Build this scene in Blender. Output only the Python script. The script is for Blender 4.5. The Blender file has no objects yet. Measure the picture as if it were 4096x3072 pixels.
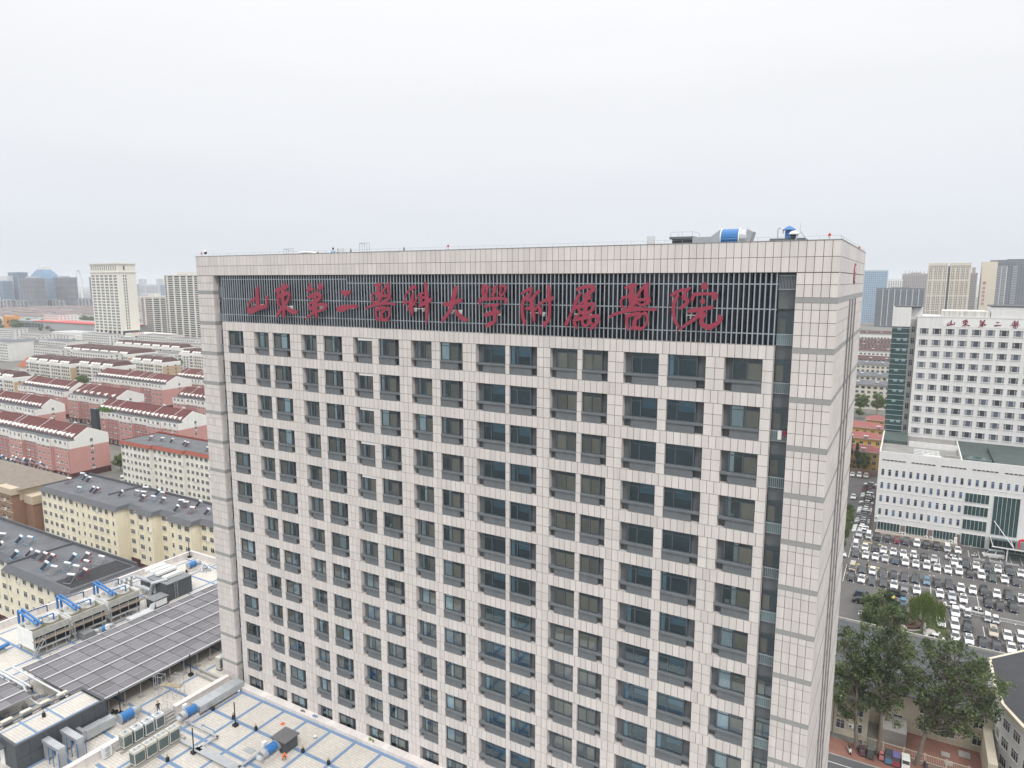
import bpy, math, random
from mathutils import Vector, Matrix
R = random.Random(11)
sc = bpy.context.scene
COL = sc.collection
rad = math.radians
# ------------------------------------------------------------------ camera
cam_d = bpy.data.cameras.new('camera'); cam = bpy.data.objects.new('camera', cam_d); COL.objects.link(cam)
cam.location = (79.898, -57.524, 80.476)
cam.rotation_euler = (rad(90 - 8.5155), 0, rad(29.976))
cam_d.sensor_width = 36; cam_d.lens = 36 * 2763.25 / 4096; cam_d.clip_start = .5; cam_d.clip_end = 30000
sc.camera = cam
# ------------------------------------------------------------------ sky: even overcast, a little brighter overhead
wd = bpy.data.worlds.new('World'); sc.world = wd; wd.use_nodes = True
nt = wd.node_tree; nt.nodes.clear()
N = nt.nodes.new; L = nt.links.new
tc = N('ShaderNodeTexCoord'); sx = N('ShaderNodeSeparateXYZ'); L(tc.outputs['Generated'], sx.inputs[0])
cl = N('ShaderNodeClamp'); L(sx.outputs['Z'], cl.inputs[0])
ramp = N('ShaderNodeValToRGB'); L(cl.outputs[0], ramp.inputs[0])
e = ramp.color_ramp.elements
e[0].position = 0; e[0].color = (.315, .334, .362, 1)
e[1].position = 1; e[1].color = (1.15, 1.15, 1.15, 1)
q = e.new(.10); q.color = (.352, .365, .386, 1)
q = e.new(.22); q.color = (.395, .402, .416, 1)
q = e.new(.40); q.color = (.45, .455, .464, 1)
nz = N('ShaderNodeTexNoise'); nz.inputs['Scale'].default_value = 2.2; nz.inputs['Detail'].default_value = 3
mp = N('ShaderNodeMapping'); mp.inputs['Scale'].default_value = (1, 1, 7); L(tc.outputs['Generated'], mp.inputs[0]); L(mp.outputs[0], nz.inputs['Vector'])
mr = N('ShaderNodeMapRange'); L(nz.outputs['Fac'], mr.inputs[0]); mr.inputs['To Min'].default_value = .95; mr.inputs['To Max'].default_value = 1.05
sky = N('ShaderNodeTexSky'); sky.sky_type = 'NISHITA'; sky.sun_disc = False; sky.sun_elevation = rad(52); sky.sun_rotation = rad(160)
hs = N('ShaderNodeHueSaturation'); hs.inputs['Saturation'].default_value = .25; hs.inputs['Value'].default_value = .004; L(sky.outputs[0], hs.inputs['Color'])
mm = N('ShaderNodeVectorMath'); mm.operation = 'SCALE'; L(ramp.outputs[0], mm.inputs[0]); L(mr.outputs[0], mm.inputs['Scale'])
ad = N('ShaderNodeVectorMath'); ad.operation = 'ADD'; L(mm.outputs[0], ad.inputs[0]); L(hs.outputs[0], ad.inputs[1])
bg = N('ShaderNodeBackground'); bg.inputs['Strength'].default_value = 2.03; L(ad.outputs[0], bg.inputs[0])
wo = N('ShaderNodeOutputWorld'); L(bg.outputs[0], wo.inputs[0])
sd = bpy.data.lights.new('sun', 'SUN'); sd.energy = 1.5; sd.angle = rad(14); sd.color = (1, .97, .93)
sun = bpy.data.objects.new('sun', sd); COL.objects.link(sun)
sun.rotation_euler = Vector((-.48, .52, -.88)).to_track_quat('-Z', 'Y').to_euler()
sun.location = (0, 0, 300)
vs = sc.view_settings; vs.view_transform = 'Standard'; vs.look = 'None'; vs.exposure = 0.09; vs.gamma = 1; vs.use_curve_mapping = False
sc.cycles.volume_bounces = 1; sc.cycles.max_bounces = 6; sc.cycles.diffuse_bounces = 3; sc.cycles.glossy_bounces = 3
sc.cycles.transparent_max_bounces = 8; sc.cycles.transmission_bounces = 3
# ------------------------------------------------------------------ materials
MATS = {}
def M(name, col, rough=.8, var=.08, scale=.7, metal=0., isl=0., streak=0., obj=0., spec=.3, tile=None, bump=0., stripe=None):
    if name in MATS: return MATS[name]
    m = bpy.data.materials.new(name); m.use_nodes = True; MATS[name] = m
    nt = m.node_tree; N = nt.nodes.new; L = nt.links.new
    b = nt.nodes['Principled BSDF']; b.inputs['Roughness'].default_value = rough; b.inputs['Metallic'].default_value = metal
    b.inputs['Specular IOR Level'].default_value = spec
    geo = N('ShaderNodeNewGeometry'); acc = None
    def term(sock, amp):
        nonlocal acc
        s = N('ShaderNodeMath'); s.operation = 'SUBTRACT'; L(sock, s.inputs[0]); s.inputs[1].default_value = .5
        k = N('ShaderNodeMath'); k.operation = 'MULTIPLY_ADD'; L(s.outputs[0], k.inputs[0]); k.inputs[1].default_value = amp * 2
        if acc is None: k.inputs[2].default_value = 1
        else: L(acc, k.inputs[2])
        acc = k.outputs[0]
    if var:
        n = N('ShaderNodeTexNoise'); n.inputs['Scale'].default_value = scale; n.inputs['Detail'].default_value = 5; L(geo.outputs['Position'], n.inputs['Vector']); term(n.outputs['Fac'], var * 1.7)
        n2 = N('ShaderNodeTexNoise'); n2.inputs['Scale'].default_value = scale * 9; n2.inputs['Detail'].default_value = 3; L(geo.outputs['Position'], n2.inputs['Vector']); term(n2.outputs['Fac'], var * .8)
    if streak:
        mp = N('ShaderNodeMapping'); mp.inputs['Scale'].default_value = (2.2, 2.2, .09); L(geo.outputs['Position'], mp.inputs[0])
        n = N('ShaderNodeTexNoise'); n.inputs['Scale'].default_value = 1; n.inputs['Detail'].default_value = 4; L(mp.outputs[0], n.inputs['Vector'])
        term(n.outputs['Fac'], streak * 1.6)
    if isl: term(geo.outputs['Random Per Island'], isl)
    if obj:
        oi = N('ShaderNodeObjectInfo'); term(oi.outputs['Random'], obj)
    colsock = None
    if tile:   # (tile size, joint width, joint colour)
        br = N('ShaderNodeTexBrick'); br.offset = 0; br.squash = 1
        br.inputs['Scale'].default_value = 1; br.inputs['Mortar Size'].default_value = tile[1]; br.inputs['Brick Width'].default_value = tile[0]; br.inputs['Row Height'].default_value = tile[0]
        br.inputs['Mortar Smooth'].default_value = .1; br.inputs['Bias'].default_value = 0
        br.inputs['Color1'].default_value = (*col, 1); br.inputs['Color2'].default_value = (*[c * .88 for c in col], 1); br.inputs['Mortar'].default_value = (*tile[2], 1)
        L(geo.outputs['Position'], br.inputs['Vector']); colsock = br.outputs['Color']
    if stripe:  # (axis 0/1, period, dark factor): ribs
        sp = N('ShaderNodeSeparateXYZ'); L(geo.outputs['Position'], sp.inputs[0])
        w = N('ShaderNodeMath'); w.operation = 'MULTIPLY'; L(sp.outputs[stripe[0]], w.inputs[0]); w.inputs[1].default_value = 2 * math.pi / stripe[1]
        s = N('ShaderNodeMath'); s.operation = 'SINE'; L(w.outputs[0], s.inputs[0])
        h = N('ShaderNodeMath'); h.operation = 'MULTIPLY_ADD'; L(s.outputs[0], h.inputs[0]); h.inputs[1].default_value = .5; h.inputs[2].default_value = .5
        term(h.outputs[0], stripe[2])
    if acc is not None:
        v = N('ShaderNodeVectorMath'); v.operation = 'SCALE'
        if colsock: L(colsock, v.inputs[0])
        else: v.inputs[0].default_value = col
        L(acc, v.inputs['Scale']); L(v.outputs[0], b.inputs['Base Color'])
    elif colsock: L(colsock, b.inputs['Base Color'])
    else: b.inputs['Base Color'].default_value = (*col, 1)
    if bump:
        n = N('ShaderNodeTexNoise'); n.inputs['Scale'].default_value = 14; L(geo.outputs['Position'], n.inputs['Vector'])
        bp = N('ShaderNodeBump'); bp.inputs['Strength'].default_value = bump; L(n.outputs['Fac'], bp.inputs['Height']); L(bp.outputs[0], b.inputs['Normal'])
    return m
def glassmat(name, tint, refl=.12, col=(.9, .95, 1)):
    m = bpy.data.materials.new(name); m.use_nodes = True; MATS[name] = m
    nt = m.node_tree; nt.nodes.clear(); N = nt.nodes.new; L = nt.links.new
    t = N('ShaderNodeBsdfTransparent'); t.inputs[0].default_value = (*tint, 1)
    g = N('ShaderNodeBsdfGlossy'); g.inputs['Roughness'].default_value = .03; g.inputs['Color'].default_value = (*col, 1)
    lw = N('ShaderNodeFresnel'); lw.inputs['IOR'].default_value = 1.6
    a = N('ShaderNodeMath'); a.operation = 'ADD'; a.use_clamp = True; L(lw.outputs[0], a.inputs[0]); a.inputs[1].default_value = refl
    mx = N('ShaderNodeMixShader'); L(a.outputs[0], mx.inputs[0]); L(t.outputs[0], mx.inputs[1]); L(g.outputs[0], mx.inputs[2])
    o = N('ShaderNodeOutputMaterial'); L(mx.outputs[0], o.inputs[0]); return m
def leafmat(name, col, isl=.45):
    m = M(name, col, .6, .22, .3, isl=isl, spec=.25)
    nt = m.node_tree; b = nt.nodes['Principled BSDF']; o = nt.nodes['Material Output']
    t = nt.nodes.new('ShaderNodeBsdfTranslucent'); t.inputs[0].default_value = (col[0] * 1.6, col[1] * 1.7, col[2] * .7, 1)
    mx = nt.nodes.new('ShaderNodeMixShader'); mx.inputs[0].default_value = .28
    nt.links.new(b.outputs[0], mx.inputs[1]); nt.links.new(t.outputs[0], mx.inputs[2]); nt.links.new(mx.outputs[0], o.inputs[0]); return m
# ------------------------------------------------------------------ mesh helpers
KIDS = {}
class MB:
    def __init__(s): s.v = []; s.f = []; s.m = []
    def face(s, pts, m=0):
        i = len(s.v); s.v += [tuple(p) for p in pts]; s.f.append(tuple(range(i, i + len(pts)))); s.m.append(m); return s
    def box(s, x0, y0, z0, x1, y1, z1, m=0):
        i = len(s.v)
        s.v += [(x0, y0, z0), (x1, y0, z0), (x1, y1, z0), (x0, y1, z0), (x0, y0, z1), (x1, y0, z1), (x1, y1, z1), (x0, y1, z1)]
        for a in ((0, 3, 2, 1), (4, 5, 6, 7), (0, 1, 5, 4), (1, 2, 6, 5), (2, 3, 7, 6), (3, 0, 4, 7)):
            s.f.append(tuple(i + k for k in a)); s.m.append(m)
        return s
    def frustum(s, b, t, z0, z1, m=0):   # b,t = (x0,y0,x1,y1)
        i = len(s.v)
        for (x0, y0, x1, y1), z in ((b, z0), (t, z1)): s.v += [(x0, y0, z), (x1, y0, z), (x1, y1, z), (x0, y1, z)]
        for a in ((0, 3, 2, 1), (4, 5, 6, 7), (0, 1, 5, 4), (1, 2, 6, 5), (2, 3, 7, 6), (3, 0, 4, 7)):
            s.f.append(tuple(i + k for k in a)); s.m.append(m)
        return s
    def cyl(s, p, q, r, n=8, m=0, r2=None, caps=True):
        p = Vector(p); q = Vector(q); d = (q - p); r2 = r if r2 is None else r2
        if d.length < 1e-6: return s
        d.normalize(); a = d.orthogonal().normalized(); b = d.cross(a); i = len(s.v)
        for c, rr in ((p, r), (q, r2)):
            for k in range(n):
                t = 2 * math.pi * k / n; s.v.append(tuple(c + a * (rr * math.cos(t)) + b * (rr * math.sin(t))))
        for k in range(n):
            j = (k + 1) % n; s.f.append((i + k, i + j, i + n + j, i + n + k)); s.m.append(m)
        if caps:
            s.f.append(tuple(i + k for k in range(n - 1, -1, -1))); s.m.append(m)
            s.f.append(tuple(i + n + k for k in range(n))); s.m.append(m)
        return s
    def tube(s, pts, r, n=6, m=0):
        for a, b in zip(pts, pts[1:]): s.cyl(a, b, r, n, m)
        return s
    def lathe(s, prof, c=(0, 0, 0), n=12, m=0):
        i = len(s.v); K = len(prof)
        for r, z in prof:
            for k in range(n):
                t = 2 * math.pi * k / n; s.v.append((c[0] + r * math.cos(t), c[1] + r * math.sin(t), c[2] + z))
        for a in range(K - 1):
            for k in range(n):
                j = (k + 1) % n; s.f.append((i + a * n + k, i + a * n + j, i + a * n + n + j, i + a * n + n + k)); s.m.append(m)
        s.f.append(tuple(i + k for k in range(n - 1, -1, -1))); s.m.append(m)
        s.f.append(tuple(i + (K - 1) * n + k for k in range(n))); s.m.append(m); return s
    def prism(s, poly, z0, z1, m=0):
        i = len(s.v); n = len(poly)
        s.v += [(x, y, z0) for x, y in poly] + [(x, y, z1) for x, y in poly]
        s.f.append(tuple(i + k for k in range(n - 1, -1, -1))); s.f.append(tuple(i + n + k for k in range(n))); s.m += [m, m]
        for k in range(n):
            j = (k + 1) % n; s.f.append((i + k, i + j, i + n + j, i + n + k)); s.m.append(m)
        return s
    def xz(s, poly, y0, y1, m=0):        # polygon in x,z extruded along y
        i = len(s.v); n = len(poly)
        s.v += [(x, y0, z) for x, z in poly] + [(x, y1, z) for x, z in poly]
        s.f.append(tuple(i + k for k in range(n))); s.f.append(tuple(i + n + k for k in range(n - 1, -1, -1))); s.m += [m, m]
        for k in range(n):
            j = (k + 1) % n; s.f.append((i + j, i + k, i + n + k, i + n + j)); s.m.append(m)
        return s
    def yz(s, poly, x0, x1, m=0):
        i = len(s.v); n = len(poly)
        s.v += [(x0, y, z) for y, z in poly] + [(x1, y, z) for y, z in poly]
        s.f.append(tuple(i + k for k in range(n - 1, -1, -1))); s.f.append(tuple(i + n + k for k in range(n))); s.m += [m, m]
        for k in range(n):
            j = (k + 1) % n; s.f.append((i + k, i + j, i + n + j, i + n + k)); s.m.append(m)
        return s
    def mesh(s, name, mats, smooth=False):
        me = bpy.data.meshes.new(name); me.from_pydata(s.v, [], s.f)
        for mt in (mats if isinstance(mats, (list, tuple)) else [mats]): me.materials.append(mt)
        if len(me.materials) > 1: me.polygons.foreach_set('material_index', s.m)
        if smooth: me.polygons.foreach_set('use_smooth', [True] * len(s.f))
        me.update(); return me
    def obj(s, name, mats, par=None, loc=(0, 0, 0), rz=0., smooth=False, **k):
        return put(name, s.mesh(name, mats, smooth), par, loc, rz, **k)
def put(name, me, par=None, loc=(0, 0, 0), rz=0., label=None, cat=None, group=None, kind=None, sc_=None):
    o = bpy.data.objects.new(name, me); COL.objects.link(o); o.location = loc
    if rz: o.rotation_euler = (0, 0, rz)
    if sc_: o.scale = sc_ if isinstance(sc_, tuple) else (sc_,) * 3
    if par is not None: o.parent = par; KIDS.setdefault(par.name, []).append(o)
    if label: o['label'] = label
    if cat: o['category'] = cat
    if group: o['group'] = group
    if kind: o['kind'] = kind
    return o
def thing(name, label, cat, loc=(0, 0, 0), rz=0., group=None):
    o = put(name, None, None, loc, rz, label, cat, group); o.empty_display_size = .3; return o
def dup(root, loc, rz=0., label=None, scale=None, par=None):
    c = root.copy(); COL.objects.link(c)
    if par is not None: c.parent = par
    else:
        c.location = loc; c.rotation_euler = (0, 0, rz)
        if scale: c.scale = scale if isinstance(scale, tuple) else (scale,) * 3
    if label: c['label'] = label
    for k in KIDS.get(root.name, []):
        d = dup(k, None, par=c); KIDS.setdefault(c.name, []).append(d)
    return c
def ordn(i): return {1: 'first', 2: 'second', 3: 'third', 4: 'fourth', 5: 'fifth', 6: 'sixth', 7: 'seventh', 8: 'eighth', 9: 'ninth', 10: 'tenth', 11: 'eleventh', 12: 'twelfth', 13: 'thirteenth', 14: 'fourteenth', 15: 'fifteenth', 16: 'sixteenth', 17: 'seventeenth', 18: 'eighteenth', 19: 'nineteenth', 20: 'twentieth', 21: 'twenty-first', 22: 'twenty-second', 23: 'twenty-third', 24: 'twenty-fourth', 25: 'twenty-fifth'}[i]
# shared materials
m_tile = M('granite_panel', (.62, .58, .557), .55, .04, .5, isl=.055, streak=.085, obj=.055)
m_joint = M('panel_joint', (.12, .108, .10), .9, .1)
m_band = M('grey_band_stone', (.30, .306, .30), .5, .08, 1.5)
m_gconc = M('grey_render', (.142, .155, .164), .85, .12, 1.2, streak=.08)
m_dark = M('dark_interior', (.16, .155, .145), .9, .2, .6)
m_frame = M('dark_aluminium', (.085, .10, .115), .45, .05, spec=.5)
m_pane = glassmat('window_glass', (.76, .85, .88), .11, (.7, .88, 1)); m_paneb = glassmat('blue_window_glass_tower', (.48, .65, .74), .13, (.58, .80, .95))
m_curt = M('curtain_cloth', (.86, .88, .87), .9, .08, 3, obj=.3)
m_blind = M('brown_blind', (.54, .40, .29), .8, .1, 2, obj=.3)
m_steel = M('slat_steel', (.36, .40, .44), .4, .06, 1, metal=.3, spec=.5)
m_sgl = M('louvre_glass', (.018, .023, .032), .12, .35, .8, isl=.6, spec=.5)
m_red = M('sign_red', (.28, .04, .068), .45, .07, .8, spec=.4)
m_white = M('white_paint', (.72, .72, .71), .6, .06, 1)
m_wtile = M('white_roof_tile', (.57, .545, .50), .6, .10, .25, tile=(.36, .022, (.36, .31, .26)))
m_blue = M('blue_roof_strip', (.155, .235, .36), .7, .14, .6)
m_bluep = M('blue_pipe_paint', (.03, .15, .38), .4, .08, 1.5, spec=.5)
m_galv = M('galvanised_duct', (.42, .44, .46), .4, .12, 1.2, metal=.4, spec=.5)
m_dgrey = M('dark_panel_grey', (.075, .083, .092), .6, .10, .8)
m_black = M('black_paint', (.02, .02, .022), .5, .1)
m_conc = M('concrete', (.33, .32, .30), .9, .15, .7)
m_asph = M('asphalt', (.108, .103, .10), .9, .2, .25)
m_bitum = M('bitumen_roof', (.118, .123, .133), .85, .22, .22)
m_rubber = M('rubber', (.015, .015, .015), .8, 0)
m_wgl = M('dark_window_glass', (.045, .055, .065), .12, .3, .5, obj=.65, spec=.5)
m_wfr = M('white_window_frame', (.62, .62, .60), .6, .05, 2)
m_grs = M('grass_soil', (.06, .075, .03), .95, .3, .4)
m_pave = M('red_paving', (.23, .115, .09), .85, .2, .35)
m_orange = M('orange_paint', (.75, .14, .03), .6, .1)
m_skin = M('skin', (.45, .27, .19), .6, 0)
# ------------------------------------------------------------------ ground
OZ = 79.; T = 25.5; H = 3.9; TW = 75.; TD = 28.66; ZT = 83.49
MB().face([(-9000, -3000, 0), (6000, -3000, 0), (6000, 9000, 0), (-9000, 9000, 0)]).obj('ground', M('city_ground', (.16, .155, .14), .95, .3, .012), kind='structure')
def sheet(name, x0, y0, x1, y1, z, mat, m2=None):
    return MB().face([(x0, y0, z), (x1, y0, z), (x1, y1, z), (x0, y1, z)]).obj(name, mat, kind='structure')
# ------------------------------------------------------------------ hospital tower
tower = thing('hospital_tower', 'tall pinkish granite hospital block with red character sign and rows of recessed windows', 'building', (0, 0, 0))
COLS = [(5.35, 8.2, 1, 'n'), (10.2, 12.75, 0, 'n'), (13.48, 16.4, 1, 'n'), (18.27, 20.75, 0, 'n'), (21.8, 24.65, 1, 'n'), (26.35, 29.05, 0, 'n'), (29.98, 32.8, 1, 'n'),
        (34.45, 37.1, 0, 'n'), (38.15, 40.96, 1, 'n'), (42.58, 45.95, 0, 'w'), (46.42, 49.44, 1, 'w'), (50.85, 53.62, 0, 'b'), (54.12, 56.62, 1, 'b'), (58.13, 61.3, 0, 'w'), (62.1, 65.32, 1, 'w'), (66.86, 69.83, 0, 'n')]
NR = 13
tiles = []   # (face, u0, u1, z0, z1)
def row_tiles(u0, u1, z0, z1, w=.6, face='F'):
    n = max(1, round((u1 - u0) / w)); s = (u1 - u0) / n
    for i in range(n): tiles.append((face, u0 + i * s, u0 + (i + 1) * s, z0, z1))
base = MB()
def fbox(x0, x1, z0, z1, d=.55):
    base.box(x0, .035, z0, x1, d, z1); base.m[-4] = 1
# parapet beam
fbox(0, TW - .036, 81.1, ZT, .5)
for z0, z1 in ((82.27, ZT), (81.1, 82.27)): row_tiles(0, TW, z0, z1)
# field strips and piers
XL, XR = 4.4, 70.65
for k in range(NR + 1):
    zt = 79 - 3.65 - H * k; fbox(XL, XR, zt - 1.1, zt); row_tiles(XL, XR, zt - 1.1, zt)
    if k == NR: break
    z1 = zt - 1.1; z0 = z1 - 2.8; edges = [XL] + [v for c in COLS for v in c[:2]] + [XR]
    for a, b in zip(edges[::2], edges[1::2]):
        fbox(a, b, z0, z1)
        for j in range(3): row_tiles(a, b, z0 + 2.8 / 3 * j, z0 + 2.8 / 3 * (j + 1), .62)
fbox(XL, XR, 0, 79 - 3.65 - H * NR - 1.1)
# end piers, front and +X side, banded
for (a, b, nf) in ((0, 3.1, 'L'), (71.98, TW, 'R')):
    base.box(a, .035, 0, min(b, TW - .036), 1.3, 81.1); base.m[-4] = 1
base.box(3.1, .9, 0, 4.4, 1.3, 81.1, 2); base.box(70.65, .9, 0, 71.98, 1.3, 81.1, 2)
base.box(TW - .6, 1.3, 0, TW - .035, TD, ZT); base.m[-3] = 1; base.box(TW - .6, .5, 81.1, TW - .036, 1.3, ZT)
base.box(0, .06, 0, .4, TD, ZT); base.box(0, TD - .4, 0, TW - .05, TD, ZT)
zs = [(81.1 - .03, 80.17), (80.17, 79.19)]
for k in range(15):
    zb = 79 - .23 - H * k; zs += [(zb, zb - .54)] + [(zb - .54 - .98 * j, zb - .54 - .98 * (j + 1)) for j in range(3)]
    for bb in ((0, .012, 3.1, .1), (71.98, .012, TW - .012, .1), (TW - .1, .1, TW - .012, TD), (3.0, .1, 3.145, .9)): MB().box(bb[0], bb[1], zb, bb[2], bb[3], zb + .42).obj('stone_band', m_band, tower)
for z1, z0 in zs:
    row_tiles(0, 3.1, z0, z1); row_tiles(.06, .9, z0, z1, .42, 'P'); row_tiles(71.98, TW, z0, z1); row_tiles(0, TD, z0, z1, 2.38, 'S')
for z0, z1 in ((82.27, ZT), (81.1, 82.27)): row_tiles(0, TD, z0, z1, 2.38, 'S')
base.obj('wall', [m_tile, m_joint, m_gconc], tower)
camv = cam.location
def tile_box(mb, t):
    f, u0, u1, z0, z1 = t; g = .02
    if f == 'F': mb.box(u0 + g, 0, z0 + g, u1 - g, .04, z1 - g)
    elif f == 'P': mb.box(3.09, u0 + g, z0 + g, 3.14, u1 - g, z1 - g)
    else: mb.box(TW - .04, u0 + g, z0 + g, TW, u1 - g, z1 - g)
def tkey(t):
    f, u0, u1, z0, z1 = t
    p = Vector(((u0 + u1) / 2, 0, (z0 + z1) / 2)) if f == 'F' else Vector((TW if f == 'S' else 3.1, (u0 + u1) / 2, (z0 + z1) / 2))
    d = p - camv
    if p.z < 41: return 9e9
    ang = abs(d.normalized().y if f == 'F' else d.normalized().x)
    return -(u1 - u0) * (z1 - z0) * ang / d.length_squared
tiles.sort(key=tkey)
for t in tiles[:300]:
    mb = MB(); tile_box(mb, t); mb.obj('cladding_panel', m_tile, tower)
mb = MB()
for t in tiles[300:]: tile_box(mb, t)
mb.obj('cladding_panels', m_tile, tower, kind='stuff')
MB().box(-.03, -.03, ZT, TW + .03, .45, ZT + .05).box(TW - .45, .45, ZT, TW + .03, TD, ZT + .05).box(-.03, .45, ZT, .42, TD, ZT + .05).box(.42, TD - .4, ZT, TW - .45, TD, ZT + .05).obj('coping', m_band, tower)
MB().box(.4, .5, 82.0, TW - .6, TD - .4, 82.3).obj('roof', m_bitum, tower)
core = MB(); core.box(1, 2.6, 1, TW - 1, TD - 1, 82)
for k in range(NR + 2): zf = 79 - 3.9 - H * k; core.box(4.4, .6, zf - .25, 70.65, 2.6, zf)
core.obj('interior_wall', m_dark, tower)
# window bays
fr_cache = {}
def frame_mesh(w, h, mull):
    k = (round(w, 2), h, mull)
    if k in fr_cache: return fr_cache[k]
    m = MB(); y0, y1 = .17, .27; b = .07
    for x0, x1, z0, z1 in ((0, w, 0, b), (0, w, h - b, h), (0, b, b, h - b), (w - b, w, b, h - b), (b, w - b, h * .78, h * .78 + .05)):
        m.box(x0, y0, z0, x1, y1, z1)
    for q in mull: m.box(w * q - .035, y0, b, w * q + .035, y1, h * .78); m.box(w * q - .02, y0 + .02, h * .78 + .05, w * q + .02, y1, h - b)
    m.box(-.02, y1, 0, .04, .6, h).box(w - .04, y1, 0, w + .02, .6, h).box(.04, y1, h - .06, w - .04, .6, h)
    fr_cache[k] = m.mesh('window_frame', m_frame); return fr_cache[k]
pane_cache = {}
def pane_mesh(w, h, mt):
    k = (round(w, 2), mt.name)
    if k not in pane_cache: pane_cache[k] = MB().face([(.05, .225, .05), (w - .05, .225, .05), (w - .05, .225, h - .05), (.05, .225, h - .05)]).mesh('pane', mt)
    return pane_cache[k]
def curtain_mesh(w, h, seed):
    r = random.Random(seed); m = MB(); n = 14; pts = []
    for i in range(n + 1): pts.append((w * i / n, .29 + .03 * math.sin(i * 1.9 + seed) + r.uniform(-.01, .01)))
    for (a, ya), (b, yb) in zip(pts, pts[1:]):
        sq = r.choice((1, 1, .9))
        m.face([(a, ya, .02), (b, yb, .02), (b, yb, h), (a, ya, h)])
    return m.mesh('curtain', m_curt, True)
curts = [curtain_mesh(w, 1.75, i) for i, w in enumerate((.35, .5, .7, .95, .28))]
blinds = {}
def blind_mesh(w):
    k = round(w, 2)
    if k not in blinds: blinds[k] = MB().box(.0, .30, .03, w, .32, 1.42).mesh('blind', m_blind)
    return blinds[k]
shade = MB().box(0, .33, .85, 1., .35, 1.8).mesh('roller_shade', M('shade_cloth', (.26, .40, .46), .8, .1, 1, obj=.3))
items = [MB().box(0, .5, 0, .35, .75, .3).mesh('sill_item', M('item_white', (.6, .6, .6), .7, .1)), MB().lathe([(.12, 0), (.16, .2), (.1, .35), (.03, .45)], (.1, .6, 0), 8).mesh('sill_item', M('item_teal', (.08, .35, .5), .6, .1)),
         MB().lathe([(.1, 0), (.14, .25), (.05, .3)], (.1, .6, 0), 8).mesh('sill_item', M('item_red', (.5, .06, .06), .6, .1))]
led_c, spn_c, bck_c = {}, {}, {}
for ci, (a, b, gap, st) in enumerate(COLS):
    w = b - a; gw = .62 if st != 'w' else .72; ww = w - gw; x0 = a + (0 if gap else gw)
    led = MB().box(0, -.03, 0, w, .56, .2).mesh('sill_ledge', m_gconc)
    nx = .62 if w < 3.1 else .75
    spn = MB().box((0 if gap else nx), .06, 0, w - (nx if gap else 0), .56, .75).mesh('spandrel_panel', m_gconc)
    gx = (w - gw, w) if gap else (0, gw)
    bck = MB().box(gx[0], .55, .95, gx[1], .62, 2.8).box(0, .56, 0, w, .62, .95).mesh('recess_wall', m_gconc)
    mull = (.36,) if st == 'w' else (.5,)
    fm = frame_mesh(ww, 1.85, mull); pm = pane_mesh(ww, 1.85, m_paneb if st == 'w' else m_pane)
    for k in range(NR):
        z1 = 79 - 4.75 - H * k; z0 = z1 - 2.8
        put('recess_wall', bck, tower, (a, 0, z0))
        if k < 12:
            put('sill_ledge', led, tower, (a, 0, z0 + .75)); put('spandrel_panel', spn, tower, (a, 0, z0))
        wo_ = put('window', fm, tower, (x0, 0, z0 + .95))
        put('pane', pm, wo_)
        left = (ci % 2 == 0)
        if st == 'n':
            bw = ww * .5 - .1
            bx = .06 if (gap and ci not in (6, 8)) else ww * .5 + .04
            put('blind', blind_mesh(bw), wo_, (bx, 0, 0))
            cx0 = ww * .5 if bx < .1 else .06
            c = R.random()
            if c < .40: put('curtain', curts[R.choice((0, 1, 4))], wo_, (cx0 + .05, 0, 0))
            elif c < .55: put('curtain', curts[0], wo_, (cx0 + bw - .35, 0, 0))
            elif c < .92: put('curtain', curts[3] if ww > 2 else curts[2], wo_, (cx0 + .03, 0, 0))
            if R.random() < .45: put('sill_item', R.choice(items), wo_, (cx0 + R.uniform(.1, .6), 0, .02))
        elif st == 'b':
            put('blind', blind_mesh(ww * .5 - .1), wo_, (.06, 0, 0)); put('blind', blind_mesh(ww * .5 - .1), wo_, (ww * .5 + .04, 0, 0))
        else:
            if R.random() < .6: put('roller_shade', shade, wo_, (ww * .4, 0, 0), sc_=(ww * .56, 1, 1))
            if R.random() < .4: put('curtain', curts[0], wo_, (.1, 0, 0))
        if ci in (5,) and k < 5: put('ventilation_louvre', MB().box(0, .1, 1.55, ww, .2, 1.82).mesh('ventilation_louvre', m_white), wo_)
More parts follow.
